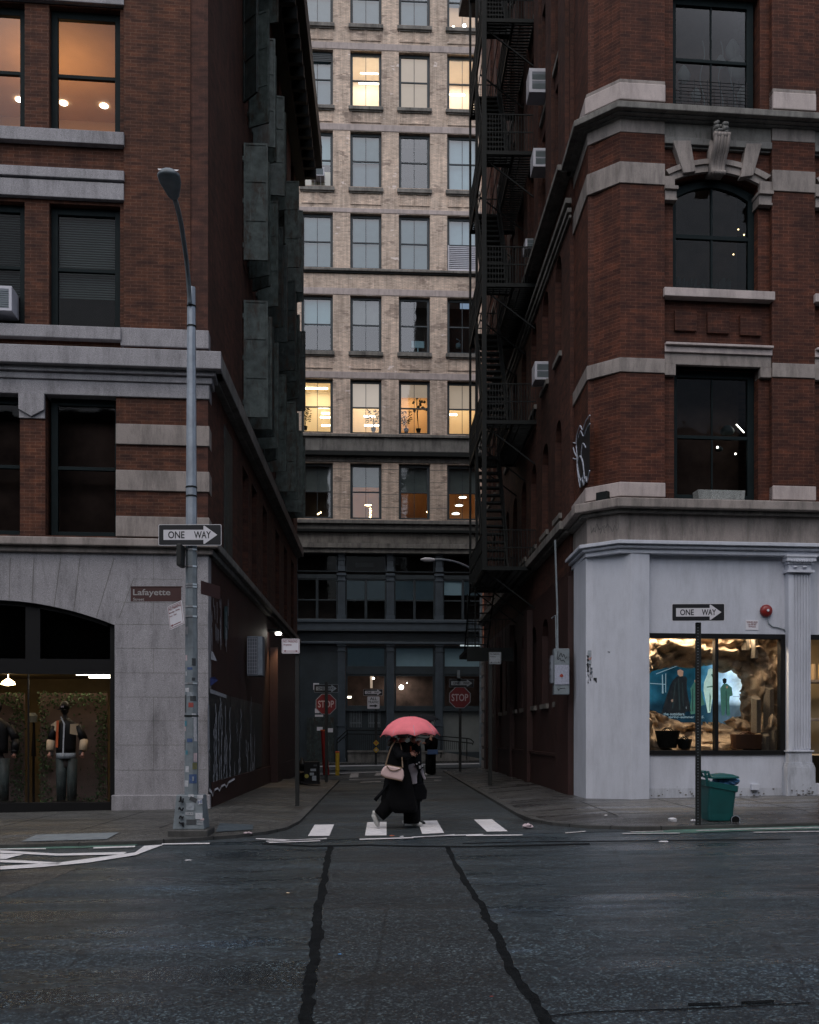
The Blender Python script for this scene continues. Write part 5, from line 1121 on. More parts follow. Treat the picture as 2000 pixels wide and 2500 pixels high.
# ------------------------------------------------------------------ FIRE ESCAPE
FE = thing('fire_escape', (2.8, 30, 4), 'black iron fire escape climbing the alley side of the right brick building', 'fire escape')
PZ = [6.09, 10.07, 13.8, 17.4, 21.0, 24.7]; Da, Db = 27.9, 32.3; PR = 1.43
def bar(m, a, b, r=.02): m.tube([a, b], r, 4)
def rail(m, D0, D1, z, side=True):
    yo = -PR
    for h in (1.0, .52): bar(m, (dr(D1), yo, z+h), (dr(D0), yo, z+h), .02)
    n = int((D1-D0)/.13)
    for i in range(n+1): x_ = dr(D0)+(dr(D1)-dr(D0))*i/n; bar(m, (x_, yo, z), (x_, yo, z+1.0), .014)
    for D in (D0, D1):
        for h in (1.0, .52): bar(m, (dr(D), yo, z+h), (dr(D), -.02, z+h), .02)
        for i in range(19): y_ = yo+(PR-.02)*i/18; bar(m, (dr(D), y_, z), (dr(D), y_, z+1.0), .013)
for k, z in enumerate(PZ):
    m = MB(AR); hole = (dr(31.4), dr(28.6))
    for D in (Da, Db): m.box(dr(D)-.03, dr(D)+.03, -PR, 0, z-.1, z)
    m.box(dr(Db), dr(Da), -PR-.02, -PR+.03, z-.12, z); m.box(dr(Db), dr(Da), -.08, -.03, z-.1, z); m.box(dr(Db), dr(Da), -.66, -.62, z-.1, z)
    for i in range(34):
        x_ = dr(Da)+(dr(Db)-dr(Da))*(i+.5)/34
        if i % 6 == 0: m.box(dr(Db), dr(Da), -PR+.1+i*.03, -PR+.12+i*.03, z-.06, z-.032)
        y0 = -.62 if hole[0] < x_ < hole[1] and k > 0 else -PR
        m.box(x_-.03, x_+.03, y0, -.06, z-.03, z-.005)
    for D in (28.2, 30.1, 32): bar(m, (dr(D), -PR+.1, z-.1), (dr(D), 0, z-1.1), .025)
    o = obj('platform', m, M['iron'], FE)
    if k > 0:
        m = MB(AR)
        for h in (1.0, .52): bar(m, (dr(31.4), -.64, z+h), (dr(28.4), -.64, z+h), .018)
        for i in range(28): x_ = dr(28.4)+(dr(31.4)-dr(28.4))*i/27; bar(m, (x_, -.64, z), (x_, -.64, z+1.0), .013)
        for i in range(10): y_ = -.6+.58*i/9; bar(m, (dr(30.1), y_, z), (dr(30.1), y_, z+1.0), .013)
        obj('inner_railing', m, M['iron'], FE)
    m = MB(AR); rail(m, Da, Db, z); obj('railing', m, M['iron'], FE)
    if k+1 < len(PZ):
        z1 = PZ[k+1]; m = MB(AR); n = 15; D0, D1 = 28.6, 31.3
        for yo in (-PR+.06, -.70):
            P_ = [(dr(D0), yo, z), (dr(D1), yo, z1)]; m.prism([(P_[0][0]+.13, z), (P_[1][0]+.13, z1), (P_[1][0]-.13, z1), (P_[0][0]-.13, z)], yo-.03, yo+.03)
            bar(m, (dr(D0), yo, z+.85), (dr(D1), yo, z1+.85), .018)
            for q in range(20): t = (q+.5)/20; x_ = dr(D0)+(dr(D1)-dr(D0))*t; bar(m, (x_, yo, z+(z1-z)*t), (x_, yo, z+(z1-z)*t+.85), .014)
        o = obj('stair', m, M['iron'], FE)
        m = MB(AR)
        for q in range(n): t = (q+.5)/n; x_ = dr(D0)+(dr(D1)-dr(D0))*t; zz = z+(z1-z)*t; m.box(x_-.13, x_+.13, -PR+.07, -.71, zz-.05, zz)
        obj('treads', m, M['iron'], o)
z = 4.1; m = MB(AR); m.box(dr(33.6), dr(30.5), -PR-.25, -.3, z-.12, z); m.box(dr(30.55), dr(30.45), -PR-.25, -.3, z-.4, z); 
for D in (30.6, 33.4): bar(m, (dr(D), -PR, z), (dr(D), -PR, PZ[0]), .025)
obj('lower_platform', m, M['iron'], FE)
m = MB(AR)
for yo in (-PR-.1, -.8): bar(m, (dr(31), yo, PZ[0]), (dr(33.5), yo, z), .03)
for q in range(9): t = (q+.5)/9; x_ = dr(31)+(dr(33.5)-dr(31))*t; zz = PZ[0]+(z-PZ[0])*t; m.box(x_-.1, x_+.1, -PR-.1, -.8, zz-.02, zz)
obj('drop_ladder', m, M['iron'], FE)
m = MB(AR)
for i in range(12): y_ = -PR-.2+i*.1; bar(m, (dr(30.5), y_, z), (dr(30.5), y_, z+.85), .01)
bar(m, (dr(30.5), -PR-.22, z+.85), (dr(30.5), -.3, z+.85), .018); obj('railing', m, M['iron'], FE)
# outer uprights that tie the platforms together
for D in (Da, 30.1, Db):
    m = MB(AR); bar(m, (dr(D), -PR, PZ[0]-.1), (dr(D), -PR, PZ[-1]+1), .085 if D == Da else .05); obj('upright', m, M['iron'], FE)
# ------------------------------------------------------------------ air conditioners
def acunit(fr, x0, x1, y0, y1, z0, z1, lab, front='-y', grp='window air conditioners'):
    T = fr.M if isinstance(fr, Fr) else fr
    t = thing('air_conditioner', T @ Vector(((x0+x1)/2, (y0+y1)/2, z0)), lab, 'air conditioner', grp)
    m = MB(fr); m.box(x0, x1, y0, y1, z0, z1); obj('casing', m, M['acw'], t, bevel=.012)
    m = MB(fr); w_ = x1-x0
    if front == '-y':
        for a, b in ((x0+w_*.08, x0+w_*.92),):
            m.box(a, b, y0-.004, y0+.01, z0+(z1-z0)*.12, z0+(z1-z0)*.88)
            gi = MB(fr)
            for k in range(8): zz = z0+(z1-z0)*(.16+.7*k/8); gi.box(a, b, y0-.012, y0-.004, zz, zz+.012)
    else:
        d = y1-y0; s_ = x1 if front == '+x' else x0; e = .005 if front == '+x' else -.005
        gi = MB(fr)
        for q in (0, 1):
            zz0 = z0+(z1-z0)*(.14+.38*q); m.box(min(s_, s_+e), max(s_, s_+e), y0+d*.12, y1-d*.1, zz0, zz0+(z1-z0)*.33)
            for k in range(7): gi.box(min(s_+e, s_+2*e), max(s_+e, s_+2*e), y0+d*.12, y1-d*.1, zz0+k*.02, zz0+k*.02+.008)
    g_ = obj('grille', m, M['acg'], t); obj('louvres', gi, M['slat'], g_)
    return t
def arz(py, D): return EYE+(HZ-py)/F*D
acunit(AR, dr(26.5), dr(25.95), -.48, .15, arz(222, 25.9), arz(163, 25.9), 'uppermost white air conditioner on the alley side of the right building', '+x')
acunit(AR, dr(26.6), dr(26.05), -.36, .15, arz(404, 26), arz(358, 26), 'white air conditioner below the uppermost one, beside the fire escape', '+x')
acunit(AR, dr(26.6), dr(26.05), -.32, .15, arz(925, 26), arz(880, 26), 'lowest white air conditioner on the alley side of the right building', '+x')
acunit(AR, dr(28.6), dr(28.05), -.28, .15, arz(604, 28), arz(580, 28), 'small dark-looking air conditioner just behind the fire escape landing', '+x')
acunit(FL, X(-60), X(38), -.25, .25, Z(778), Z(718), 'white air conditioner in the lower lit-less window at the left edge', '-y')
a = FB.hit(757, 445, .3); b = FB.hit(792, 412, .3); t = acunit(FB, a[0]+.05, b[0], -.35, .3, a[1]+.35, b[1]+.05, 'white air conditioner on brackets in the far beige building beside the dark roof cornice', '-y')
m = MB(FB); 
for x_ in (a[0]+.25, b[0]-.2): bar(m, (x_, -.3, a[1]+.35), (x_, 0, a[1]+.0), .02)
obj('bracket', m, M['acw'], t)
# outdoor condenser on the left alley wall
t = thing('condenser_unit', AL.M @ Vector((dl(26.2), -.25, arz(1650, 25.9))), 'pale outdoor cooling unit fixed to the left alley wall above the peeling posters', 'air conditioner')
m = MB(AL); z0, z1 = arz(1650, 25.9), arz(1553, 25.9); m.box(dl(25.9), dl(26.35), -.44, -.04, z0, z1); obj('casing', m, M['acg'], t, bevel=.015)
m = MB(AL)
for i in range(5): y_ = -.30+i*.06; m.box(dl(25.9)-.014, dl(25.9)-.004, y_, y_+.006, z0+.05, z1-.05)
for i in range(11): zz = z0+.06+i*(z1-z0-.12)/10; m.box(dl(25.9)-.014, dl(25.9)-.004, -.30, -.06, zz, zz+.006)
obj('wire_grille', m, M['acw'], t); m = MB(AL); m.box(dl(25.9)-.008, dl(25.9), -.43, -.32, z0+.02, z1-.02); obj('side_cover', m, M['silver'], t)
# wall lamp with its warm light
lz = arz(1548, 31.3); t = thing('wall_lamp', AL.M @ Vector((dl(31.3), -.3, lz)), 'lit lamp high on the left alley wall beside the no parking sign', 'wall lamp')
m = MB(AL); m.box(dl(31.1), dl(31.5), -.38, 0, lz+.06, lz+.12); obj('bracket', m, M['iron'], t); m = MB(AL); m.lathe([(.001, -.05), (.09, -.03), (.1, .03), (.001, .05)], (dl(31.2), -.3, lz), 14); obj('lamp_glass', m, M['bulbw'], t, smooth=True)
pl_ = bpy.data.lights.new('wall_lamp_light', 'SPOT'); pl_.energy = 55; pl_.color = (1, .66, .36); pl_.spot_size = R(80); pl_.spot_blend = .6; pl_.shadow_soft_size = .08
po = bpy.data.objects.new('wall_lamp_light', pl_); COL.objects.link(po); po.location = AL.M @ Vector((dl(31.2), -.25, lz-.08)); po.rotation_euler = (0, R(-8), 0)
# electric box on the right alley wall, pipe above
z0, z1 = arz(1697, 22.4), arz(1586, 22.4); bx1 = .155*22.3; bx0 = bx1-.33
t = thing('meter_cabinet', (bx0+.15, 22.3, z0), 'grey metal cabinet with graffiti and a taped poster on the dark red alley wall', 'cabinet')
m = MB(); m.box(bx0, bx1, 22.12, 22.38, z0, z1); obj('cabinet_body', m, M['silverd'], t, bevel=.01)
m = MB(); m.box(bx0+.01, bx1-.01, 22.105, 22.12, z0+.22, z0+.64); P_ = plain('drawn_poster', (.32, .34, .42), .7, var=.2, scale=30, bmp=0); po_ = obj('taped_poster', m, P_, t)
m = MB(); cx_ = (bx0+bx1)/2+.01; m.lathe([(.001, -.13), (.07, -.1), (.085, 0), (.05, .1), (.001, .14)], (cx_, 22.11, z0+.43), 14, sy=.06); obj('poster_figure', m, plain('ink_brown', (.10, .04, .035), .8, var=.8, scale=50), po_)
m = MB(); m.lathe([(.001, -.03), (.04, -.01), (.04, .02), (.001, .05)], (cx_-.02, 22.1, z0+.40), 10, sy=.06); obj('poster_figure', m, plain('ink_red', (.35, .06, .04), .8), po_)
m = MB(); random.seed(21)
def scribble(m, x0, x1, z0, z1, y, n, r, seed):
    random.seed(seed); pts = [(x0+(x1-x0)*(i+.5)/n+random.uniform(-.1, .1)*(x1-x0), y, random.uniform(z0, z1)) for i in range(n)]
    sm = []
    for i in range(len(pts)-1):
        p0 = Vector(pts[max(i-1, 0)]); p1 = Vector(pts[i]); p2 = Vector(pts[i+1]); p3 = Vector(pts[min(i+2, len(pts)-1)])
        for q in range(5): tt = q/5; sm.append(.5*((2*p1)+(-p0+p2)*tt+(2*p0-5*p1+4*p2-p3)*tt**2+(-p0+3*p1-3*p2+p3)*tt**3))
    m.tube(sm, r, 5)
scribble(m, bx0+.04, bx1-.04, z0+.75, z0+.95, 22.117, 7, .006, 2); scribble(m, bx0+.06, bx1-.1, z0+.68, z0+.78, 22.117, 6, .005, 5); scribble(m, bx0+.04, bx1-.06, z0+.06, z0+.16, 22.117, 6, .005, 6)
obj('graffiti_tag', m, M['signk'], t)
m = MB(); m.box(bx0-.06, bx0-.01, 22.14, 22.36, z0+.25, z0+.85)
for k in range(4): m.box(bx0-.07, bx0-.06, 22.15, 22.35, z0+.28+k*.14, z0+.38+k*.14)
obj('side_vents', m, M['acg'], t)
m = MB(); m.tube([(bx0+.1, 22.3, z1), (bx0+.1, 22.35, z1+.9), (bx0+.06, 22.4, z1+2.4)], .022, 6); m.tube([(bx0+.07, 22.3, z1), (bx0+.06, 22.35, z1+.75), (bx0-.02, 22.38, z1+.68)], .012, 6); obj('supply_pipe', m, M['silverd'], t)
# graffiti painted on the alley side and chamfer of the right building
GR = thing('graffiti', (3.6, 22.3, 8.7), 'white outlined graffiti high on the dark alley wall of the right building', 'graffiti')
def ap(px, py, X_=3.665): D = X_*F/(px-1000); return Vector((X_, D, arz(py, D)))
def spline(pts, k=5):
    out = []; pts = [Vector(p) for p in pts]
    for i in range(len(pts)-1):
        p0 = pts[max(i-1, 0)]; p1 = pts[i]; p2 = pts[i+1]; p3 = pts[min(i+2, len(pts)-1)]
        for q in range(k): tt = q/k; out.append(.5*((2*p1)+(-p0+p2)*tt+(2*p0-5*p1+4*p2-p3)*tt**2+(-p0+3*p1-3*p2+p3)*tt**3))
    out.append(pts[-1]); return out
zg_ = lambda X_, Y_: (1140+X_/3.92, 950+Y_/3.92)
m = MB()
m.face([m.P(ap(*zg_(*p), X_=3.67)) for p in ((1180, 260), (1145, 330), (1110, 420), (1060, 420), (1050, 520), (1055, 680), (1060, 800), (1080, 950), (1130, 920), (1175, 830))])
obj('dark_fill', m, M['signk'], GR, fix=False)
m = MB()
for c in (((1178, 250), (1140, 300), (1110, 390), (1085, 350), (1060, 420), (1048, 520), (1055, 640), (1060, 780), (1085, 940)), ((1178, 330), (1150, 370), (1120, 450), (1090, 400), (1070, 460)), ((1070, 660), (1085, 640), (1110, 690), (1120, 800), (1100, 880), (1075, 820), (1060, 720), (1070, 660)),
          ((1120, 900), (1130, 860), (1110, 700), (1095, 640), (1110, 520), (1140, 560)), ((1085, 940), (1105, 850), (1120, 920), (1140, 840), (1150, 890), (1175, 780)), ((1048, 520), (1010, 515), (1000, 560), (1005, 650), (1048, 670)), ((1020, 560), (1030, 600), (1048, 640))):
    m.tube(spline([ap(*zg_(*p)) for p in c], 4), .014, 5)
obj('white_outline', m, plain('sprayed_white', (.42, .45, .52), .7, var=.3, scale=12), GR)
# black marks on the grey chamfer and tag scratches on the frieze
m = MB()
Tch = Matrix.Translation((G2[0], G2[1], 0)) @ Matrix.Rotation(math.atan2(G1[1]-G2[1], G1[0]-G2[0]), 4, 'Z'); CHF = Fr(G2[0], G2[1], math.atan2(G1[1]-G2[1], G1[0]-G2[0])); m.M = CHF.M
random.seed(31)
for px in (1449, 1451, 1453, 1455): x_, z_ = CHF.hit(px, 1655, .006); m.box(x_, x_+.02, -.006, .01, z_-random.uniform(.05, .12), z_)
scribble(m, *[v for v in (CHF.hit(1483, 1600, .006)[0], CHF.hit(1491, 1600, .006)[0])], CHF.hit(1487, 1593, .006)[1], CHF.hit(1487, 1590, .006)[1], -.004, 4, .006, 3)
mk_ = obj('paint_marks', m, M['signk'], RB)
mF = mitre(PA, nF, nC, .02); CF = Fr(mF[0], mF[1], math.atan2(nC[0], -nC[1])); CF = Fr(mitre((PB[0]-.115, PB[1]+.03), nC, nW, .02)[0], mitre((PB[0]-.115, PB[1]+.03), nC, nW, .02)[1], math.atan2(-nC[0], -nC[1])*-1)
a_ = mitre((PB[0]-.115, PB[1]+.03), nC, nW, .024); CF = Fr(a_[0], a_[1], math.atan2(mF[1]-a_[1], mF[0]-a_[0])); m = MB(CF); fz = Zr(1285)
for k in range(6): scribble(m, .08+k*.11, .22+k*.11, fz-.13+.01*k, fz+.12, -.004, 5, .006, 40+k)
obj('scratched_tags', m, M['darkstone'], RB)
# torn posters along the left alley wall
TP = thing('torn_posters', AL.M @ Vector((dl(21.5), -.02, .5)), 'black pasted posters torn into white streaks along the foot of the left alley wall', 'posters')
lp = lambda px, py, o=.02: (AL.hit(px, py, o)[0], -o, AL.hit(px, py, o)[1])
m = MB(AL); m.quad(lp(511, 1935, .01), lp(562, 1905, .01), lp(562, 1700, .01), lp(511, 1680, .01)); m.quad(lp(563, 1904, .01), lp(640, 1870, .01), lp(640, 1720, .01), lp(563, 1700, .01)); obj('black_paper', m, plain('black_wet_paper', (.018, .022, .024), .45, var=.5, scale=8), TP, fix=False)
random.seed(17); m = MB(AL)
for k in range(44):
    px = random.choice([random.uniform(510, 575), random.uniform(510, 560), random.uniform(575, 625)]); top = random.uniform(1690, 1880); ln = random.uniform(30, 190); bot = min(top+ln, 1930-(px-511)*.45); n = 8
    if bot-top < 15: continue
    wv = [(px+random.uniform(-1.2, 1.2), top+(bot-top)*i/n) for i in range(n+1)]; ww = [random.uniform(.2, 1.0) for _ in wv]
    for i in range(n): m.quad(lp(wv[i][0]-ww[i], wv[i][1]), lp(wv[i][0]+ww[i], wv[i][1]), lp(wv[i+1][0]+ww[i+1], wv[i+1][1]), lp(wv[i+1][0]-ww[i+1], wv[i+1][1]))
M['paper'] = plain('torn_white_paper', (.33, .34, .37), .8, var=.35, scale=20)
obj('paper_streaks', m, M['paper'], TP, fix=False)
m = MB(AL); e = [(511, 1932), (517, 1938), (520, 1946), (524, 1931), (532, 1927), (536, 1933), (541, 1922), (549, 1918), (553, 1924), (558, 1913), (566, 1908), (573, 1904)]
for i in range(len(e)-1): m.quad(lp(e[i][0], e[i][1]-8), lp(e[i+1][0], e[i+1][1]-8), lp(*e[i+1], .07), lp(*e[i], .07))
m.quad(lp(513, 1682), lp(553, 1697), lp(553, 1705), lp(513, 1692)); m.quad(lp(516, 1590), lp(520, 1592), lp(530, 1614, .1), lp(515, 1610)); m.quad(lp(507, 1720, .02), lp(511, 1722, .02), lp(512, 1830, .02), lp(507, 1840, .02)); obj('torn_edge', m, M['paper'], TP, fix=False)
m = MB(AL); m.quad(lp(513, 1655), lp(524, 1652, .08), lp(533, 1661, .1), lp(514, 1675)); obj('blue_scrap', m, plain('blue_scrap', (.06, .08, .25), .6), TP, fix=False)
m = MB(AL)
for k in range(26):
    px = random.uniform(507, 540) if k < 20 else random.uniform(548, 560); top = random.uniform(1460, 1540); bot = top+random.uniform(15, 60); m.quad(lp(px, top), lp(px+.8, top), lp(px+1.3, bot), lp(px+.6, bot))
obj('glue_runs', m, M['paper'], TP, fix=False)
m = MB(AL); m.quad(lp(548, 1480, .012), lp(556, 1480, .012), lp(556, 1560, .012), lp(548, 1560, .012)); obj('teal_patch', m, plain('teal_paint', (.03, .07, .075), .7), TP, fix=False)
# ------------------------------------------------------------------ signs
def plate(mb, T, w_, h_, y0=-.004, y1=.004, r=.02):
    pts = []
    for cx, cz, a0 in ((w_/2-r, h_/2-r, 0), (-w_/2+r, h_/2-r, 90), (-w_/2+r, -h_/2+r, 180), (w_/2-r, -h_/2+r, 270)):
        for k in range(4): a = R(a0+30*k); pts.append((cx+r*math.cos(a), cz+r*math.sin(a)))
    mb.prism(pts, y0, y1, T=T)
ONEW = 'one way signs'
def oneway(P, rot, w_, lab, tone='signw'):
    t = thing('one_way_sign', P, lab, 'sign', ONEW); T = Matrix.Translation(P) @ Matrix.Rotation(rot, 4, 'Z'); h_ = w_/3 if w_ > .8 else w_*.335
    m = MB(); plate(m, T, w_, h_); pb = obj('plate', m, M[tone], t)
    m = MB(); plate(m, T, w_-.016, h_-.016, -.006, -.004, .015); obj('black_field', m, M['signk'], t)
    m = MB(); hw = h_*.24; ax = w_*.215; m.prism([(-w_*.42, -hw), (ax, -hw), (ax, -h_*.42), (ax+.012, -h_*.44), (w_*.435, 0), (ax+.012, h_*.44), (ax, h_*.42), (ax, hw), (-w_*.42, hw)], -.008, -.006, T=T); obj('arrow', m, M[tone], t)
    m = MB(); m.text('ONE', -w_*.345, -w_*.085, -h_*.17, h_*.17, -.0095, T); m.text('WAY', w_*.065, w_*.335, -h_*.17, h_*.17, -.0095, T); obj('lettering', m, M['signk'], t, fix=False); return t
def noparking(P, rot, w_, h_, lines, arrow, lab, tone='signw'):
    t = thing('no_parking_sign', P, lab, 'sign', 'no parking signs'); T = Matrix.Translation(P) @ rot
    m = MB(); plate(m, T, w_, h_); obj('plate', m, M[tone], t)
    m = MB(); e = .014
    for q in ((-w_/2+e, w_/2-e, h_/2-e-.006, h_/2-e), (-w_/2+e, w_/2-e, -h_/2+e, -h_/2+e+.006), (-w_/2+e, -w_/2+e+.006, -h_/2+e+.006, h_/2-e-.006), (w_/2-e-.006, w_/2-e, -h_/2+e+.006, h_/2-e-.006)): m.box(q[0], q[1], -.006, -.004, q[2], q[3], T=T)
    zz = h_/2-.03
    for s_, hh, ww in lines: m.text(s_, -w_*.42, -w_*.42+w_*.84*ww, zz-hh, zz, -.0065, T); zz -= hh+.022
    za = -h_/2+.05; m.box(-w_*.3, w_*.3, -.0065, -.004, za-.005, za+.005, T=T)
    for sgn in ((-1,) if arrow == 'l' else (-1, 1)): m.prism([(sgn*w_*.42, za), (sgn*w_*.28, za+.02), (sgn*w_*.28, za-.02)], -.0065, -.004, T=T)
    obj('lettering', m, M['signr' if tone == 'signw' else 'signk'], t, fix=False); return t
# --- left street lamp
LX, LY = -3.28, 15.4; LZ = gz(LX)+.05
t = thing('street_lamp', (LX, LY, LZ), 'tall grey octagonal street lamp covered in stickers at the left corner', 'street lamp')
P8 = lambda r, z: [(LX+r*math.cos(R(22.5+45*k)), LY+r*math.sin(R(22.5+45*k)), z) for k in range(8)]
def frust(m, r0, r1, z0, z1): a = [m.P(p) for p in P8(r0, z0)]; b = [m.P(p) for p in P8(r1, z1)]; m.face(a[::-1]); m.face(b); [m.face((a[k], a[(k+1) % 8], b[(k+1) % 8], b[k])) for k in range(8)]
lz_ = lambda py: arz(py, LY)
m = MB(); frust(m, .105, .085, lz_(1940), lz_(1330)); obj('lower_pole', m, M['silverd'], t)
m = MB(); frust(m, .085, .062, lz_(1330), lz_(702)); up_ = obj('upper_pole', m, M['silver'], t)
m = MB(); T = Matrix.Translation((LX, LY, 0)); b0, b1 = lz_(2022), lz_(1940)
ids = [m.P((LX+sx*w_, LY+sy*w_*.9, z)) for z, w_ in ((b0, .235), (b1, .19)) for sx, sy in ((-1, -1), (1, -1), (1, 1), (-1, 1))]
for f in ((0, 3, 2, 1), (4, 5, 6, 7), (0, 1, 5, 4), (1, 2, 6, 5), (2, 3, 7, 6), (3, 0, 4, 7)): m.face([ids[k] for k in f])
bs = obj('base_box', m, M['silverd'], t, bevel=.01)
m = MB(); m.box(LX-.30, LX+.30, LY-.27, LY+.27, LZ-.03, b0); obj('base_plate', m, M['kerb'], t, bevel=.02)
for py in (1343, 1384, 1428, 1434, 1482, 1506, 1669, 1748, 748, 797, 1190, 1212):
    m = MB(); z = lz_(py); r = .105-(z-lz_(1940))*.0055+.006 if z < lz_(1330) else .088-(z-lz_(1330))*.0055; frust(m, r+.003, r+.003, z-.012, z+.012); obj('steel_band', m, M['band' if py in (1343, 1384, 1428, 1434, 1482, 1506, 1669) else 'iron'], t)
# arm and head
path = [((463, 742), 15.32), ((462, 712), 15.25), ((457, 650), 15.0), ((449, 590), 14.6), ((442, 545), 14.2), ((434, 510), 13.7), ((426, 482), 13.2)]
pts = [ray(px, py, D) for (px, py), D in path]; m = MB(); m.tube(spline(pts, 4), .033, 8); obj('arm', m, M['silverd'], t, smooth=True)
h0 = ray(425, 484, 13.2); h1 = ray(409, 418, 12.55); dirv = (h1-h0); m = MB(); up = Vector((0, 0, 1)); sd = dirv.cross(up).normalized(); nn_ = sd.cross(dirv).normalized()
secs = [(0, .05, .04), (.08, .075, .05), (.3, .10, .07), (.6, .135, .085), (.85, .14, .08), (.96, .10, .06), (1.0, .04, .03)]; rings = []
for tt, wv, hv in secs:
    c = h0+dirv*tt; rings.append([m.P(c+sd*wv*math.cos(2*math.pi*j/14)+nn_*(hv*math.sin(2*math.pi*j/14)*(1.0 if math.sin(2*math.pi*j/14) > 0 else .45))) for j in range(14)])
for k in range(len(rings)-1):
    for j in range(14): m.face((rings[k][j], rings[k][(j+1) % 14], rings[k+1][(j+1) % 14], rings[k+1][j]))
m.face(rings[0][::-1]); m.face(rings[-1]); obj('lamp_head', m, M['silverd'], t, smooth=True)
m = MB()
c0_, c1_ = h0+dirv*.97+nn_*.02, h0+dirv*.86+nn_*.075; m.quad(c0_-sd*.11, c0_+sd*.11, c1_+sd*.13, c1_-sd*.13); obj('white_cap', m, M['white'], t, fix=False)
m = MB(); m.box(LX-.16, LX-.09, LY-.3, LY-.02, lz_(1388), lz_(1336)); obj('signal_box', m, M['green_post'], t, bevel=.01)
# stickers
random.seed(77)
scol = {'sk_white': (.42, .43, .46), 'sk_dark': (.04, .045, .05), 'sk_teal': (.05, .20, .26), 'sk_blue': (.05, .09, .2), 'sk_red': (.30, .06, .05), 'sk_grey': (.25, .28, .31), 'sk_pink': (.45, .36, .38), 'sk_olive': (.14, .14, .06)}
for k, c in scol.items(): M[k] = plain(k.replace('sk_', 'sticker_'), c, .6, var=.25, scale=30, bmp=0)
def polesticker(py0, py1, a0, a1, mat, dr_=.004):
    z0, z1 = lz_(py1), lz_(py0); r = .105-(z0-lz_(1940))*.0055+dr_-.004; m = MB(); n = 5
    for k in range(n):
        A0 = R(a0+(a1-a0)*k/n); A1 = R(a0+(a1-a0)*(k+1)/n); q = []
        for aa in (A0, A1): ap_ = ((aa-R(270)+R(22.5)) % R(45))-R(22.5); q.append(r*math.cos(R(22.5))/math.cos(ap_)*1.0+.0035)
        m.quad((LX+q[0]*math.cos(A0), LY+q[0]*math.sin(A0), z0), (LX+q[1]*math.cos(A1), LY+q[1]*math.sin(A1), z0), (LX+q[1]*math.cos(A1), LY+q[1]*math.sin(A1), z1), (LX+q[0]*math.cos(A0), LY+q[0]*math.sin(A0), z1))
    obj('sticker', m, M[mat], t, fix=False)
for args in ((1531, 1550, 205, 250, 'sk_white'), (1600, 1614, 210, 240, 'sk_pink'), (1608, 1626, 285, 325, 'sk_dark'), (1630, 1636, 240, 290, 'sk_blue'), (1655, 1662, 285, 320, 'sk_dark'), (1680, 1690, 210, 260, 'sk_white'), (1697, 1740, 205, 225, 'sk_dark'), (1700, 1712, 270, 330, 'sk_dark'), (1716, 1727, 255, 300, 'sk_red'), (1742, 1753, 285, 325, 'sk_white'), (1745, 1800, 300, 330, 'sk_white'), (1760, 1772, 205, 235, 'sk_teal'), (1775, 1785, 205, 222, 'sk_pink'), (1803, 1812, 240, 290, 'sk_blue'), (1806, 1832, 205, 216, 'sk_dark'), (1793, 1810, 305, 335, 'sk_white'), (1838, 1860, 300, 335, 'sk_pink'), (1862, 1878, 290, 335, 'sk_olive'), (1870, 1885, 220, 260, 'sk_white'), (1905, 1920, 210, 255, 'sk_white'), (1890, 1912, 262, 330, 'sk_blue'), (1895, 1906, 275, 315, 'sk_grey'), (1832, 1842, 220, 250, 'sk_teal'), (1690, 1700, 240, 300, 'sk_grey'), (1640, 1650, 215, 235, 'sk_white')): polesticker(*args)
def basest(px0, py0, px1, py1, mat, txt=None, tmat='signk', ang=0, y=-.225):
    x0 = (px0-1000)/F*15.19; x1 = (px1-1000)/F*15.19; z0, z1 = arz(py1, 15.19), arz(py0, 15.19); cx, cz = (x0+x1)/2, (z0+z1)/2; yy_ = 15.175
    tz = (cz-b0)/(b1-b0); yy_ = LY-(.235+(.19-.235)*tz)*.9-.006
    T = Matrix.Translation((cx, yy_, cz)) @ Matrix.Rotation(R(ang), 4, 'Y') @ Matrix.Rotation(R(-6), 4, 'X')
    m = MB(); w_, h_ = x1-x0, z1-z0
    if mat: m.box(-w_/2, w_/2, -.001, .002, -h_/2, h_/2, T=T); st = obj('sticker', m, M[mat], t)
    if txt: m = MB(); m.text(txt, -w_/2*.9, w_/2*.9, -h_*.35, h_*.35, -.003, T); obj('sticker_lettering', m, M[tmat], t, fix=False)
basest(452, 1981, 473, 1992, None, 'RICKS', 'sk_white'); basest(481, 2003, 497, 2009, None, 'CORE', 'sk_white'); basest(481, 2009, 497, 2015, None, 'LINO', 'sk_white')
basest(454, 1961, 474, 1979, 'sk_grey'); basest(462, 1947, 480, 1957, 'sk_dark', None, None, 25); basest(459, 1940, 472, 1946, 'sk_white'); basest(481, 1941, 495, 1950, 'sk_white'); basest(482, 1952, 493, 1964, 'sk_white', 'HI', 'sk_blue', -8); basest(455, 2001, 479, 2013, 'sk_dark'); basest(477, 1985, 494, 2000, 'sk_white'); basest(488, 1998, 498, 2003, 'sk_pink')
m = MB(); 
for k, (py0, py1) in enumerate(((1944, 1960), (1968, 1985), (1985, 2000), (2005, 2018))): scribble(m, (437-1000)/F*15.2, (450-1000)/F*15.2, arz(py1, 15.2), arz(py0, 15.2), LY-.225-.0*k, 6, .012, 50+k)
obj('graffiti_tag', m, M['signk'], t)
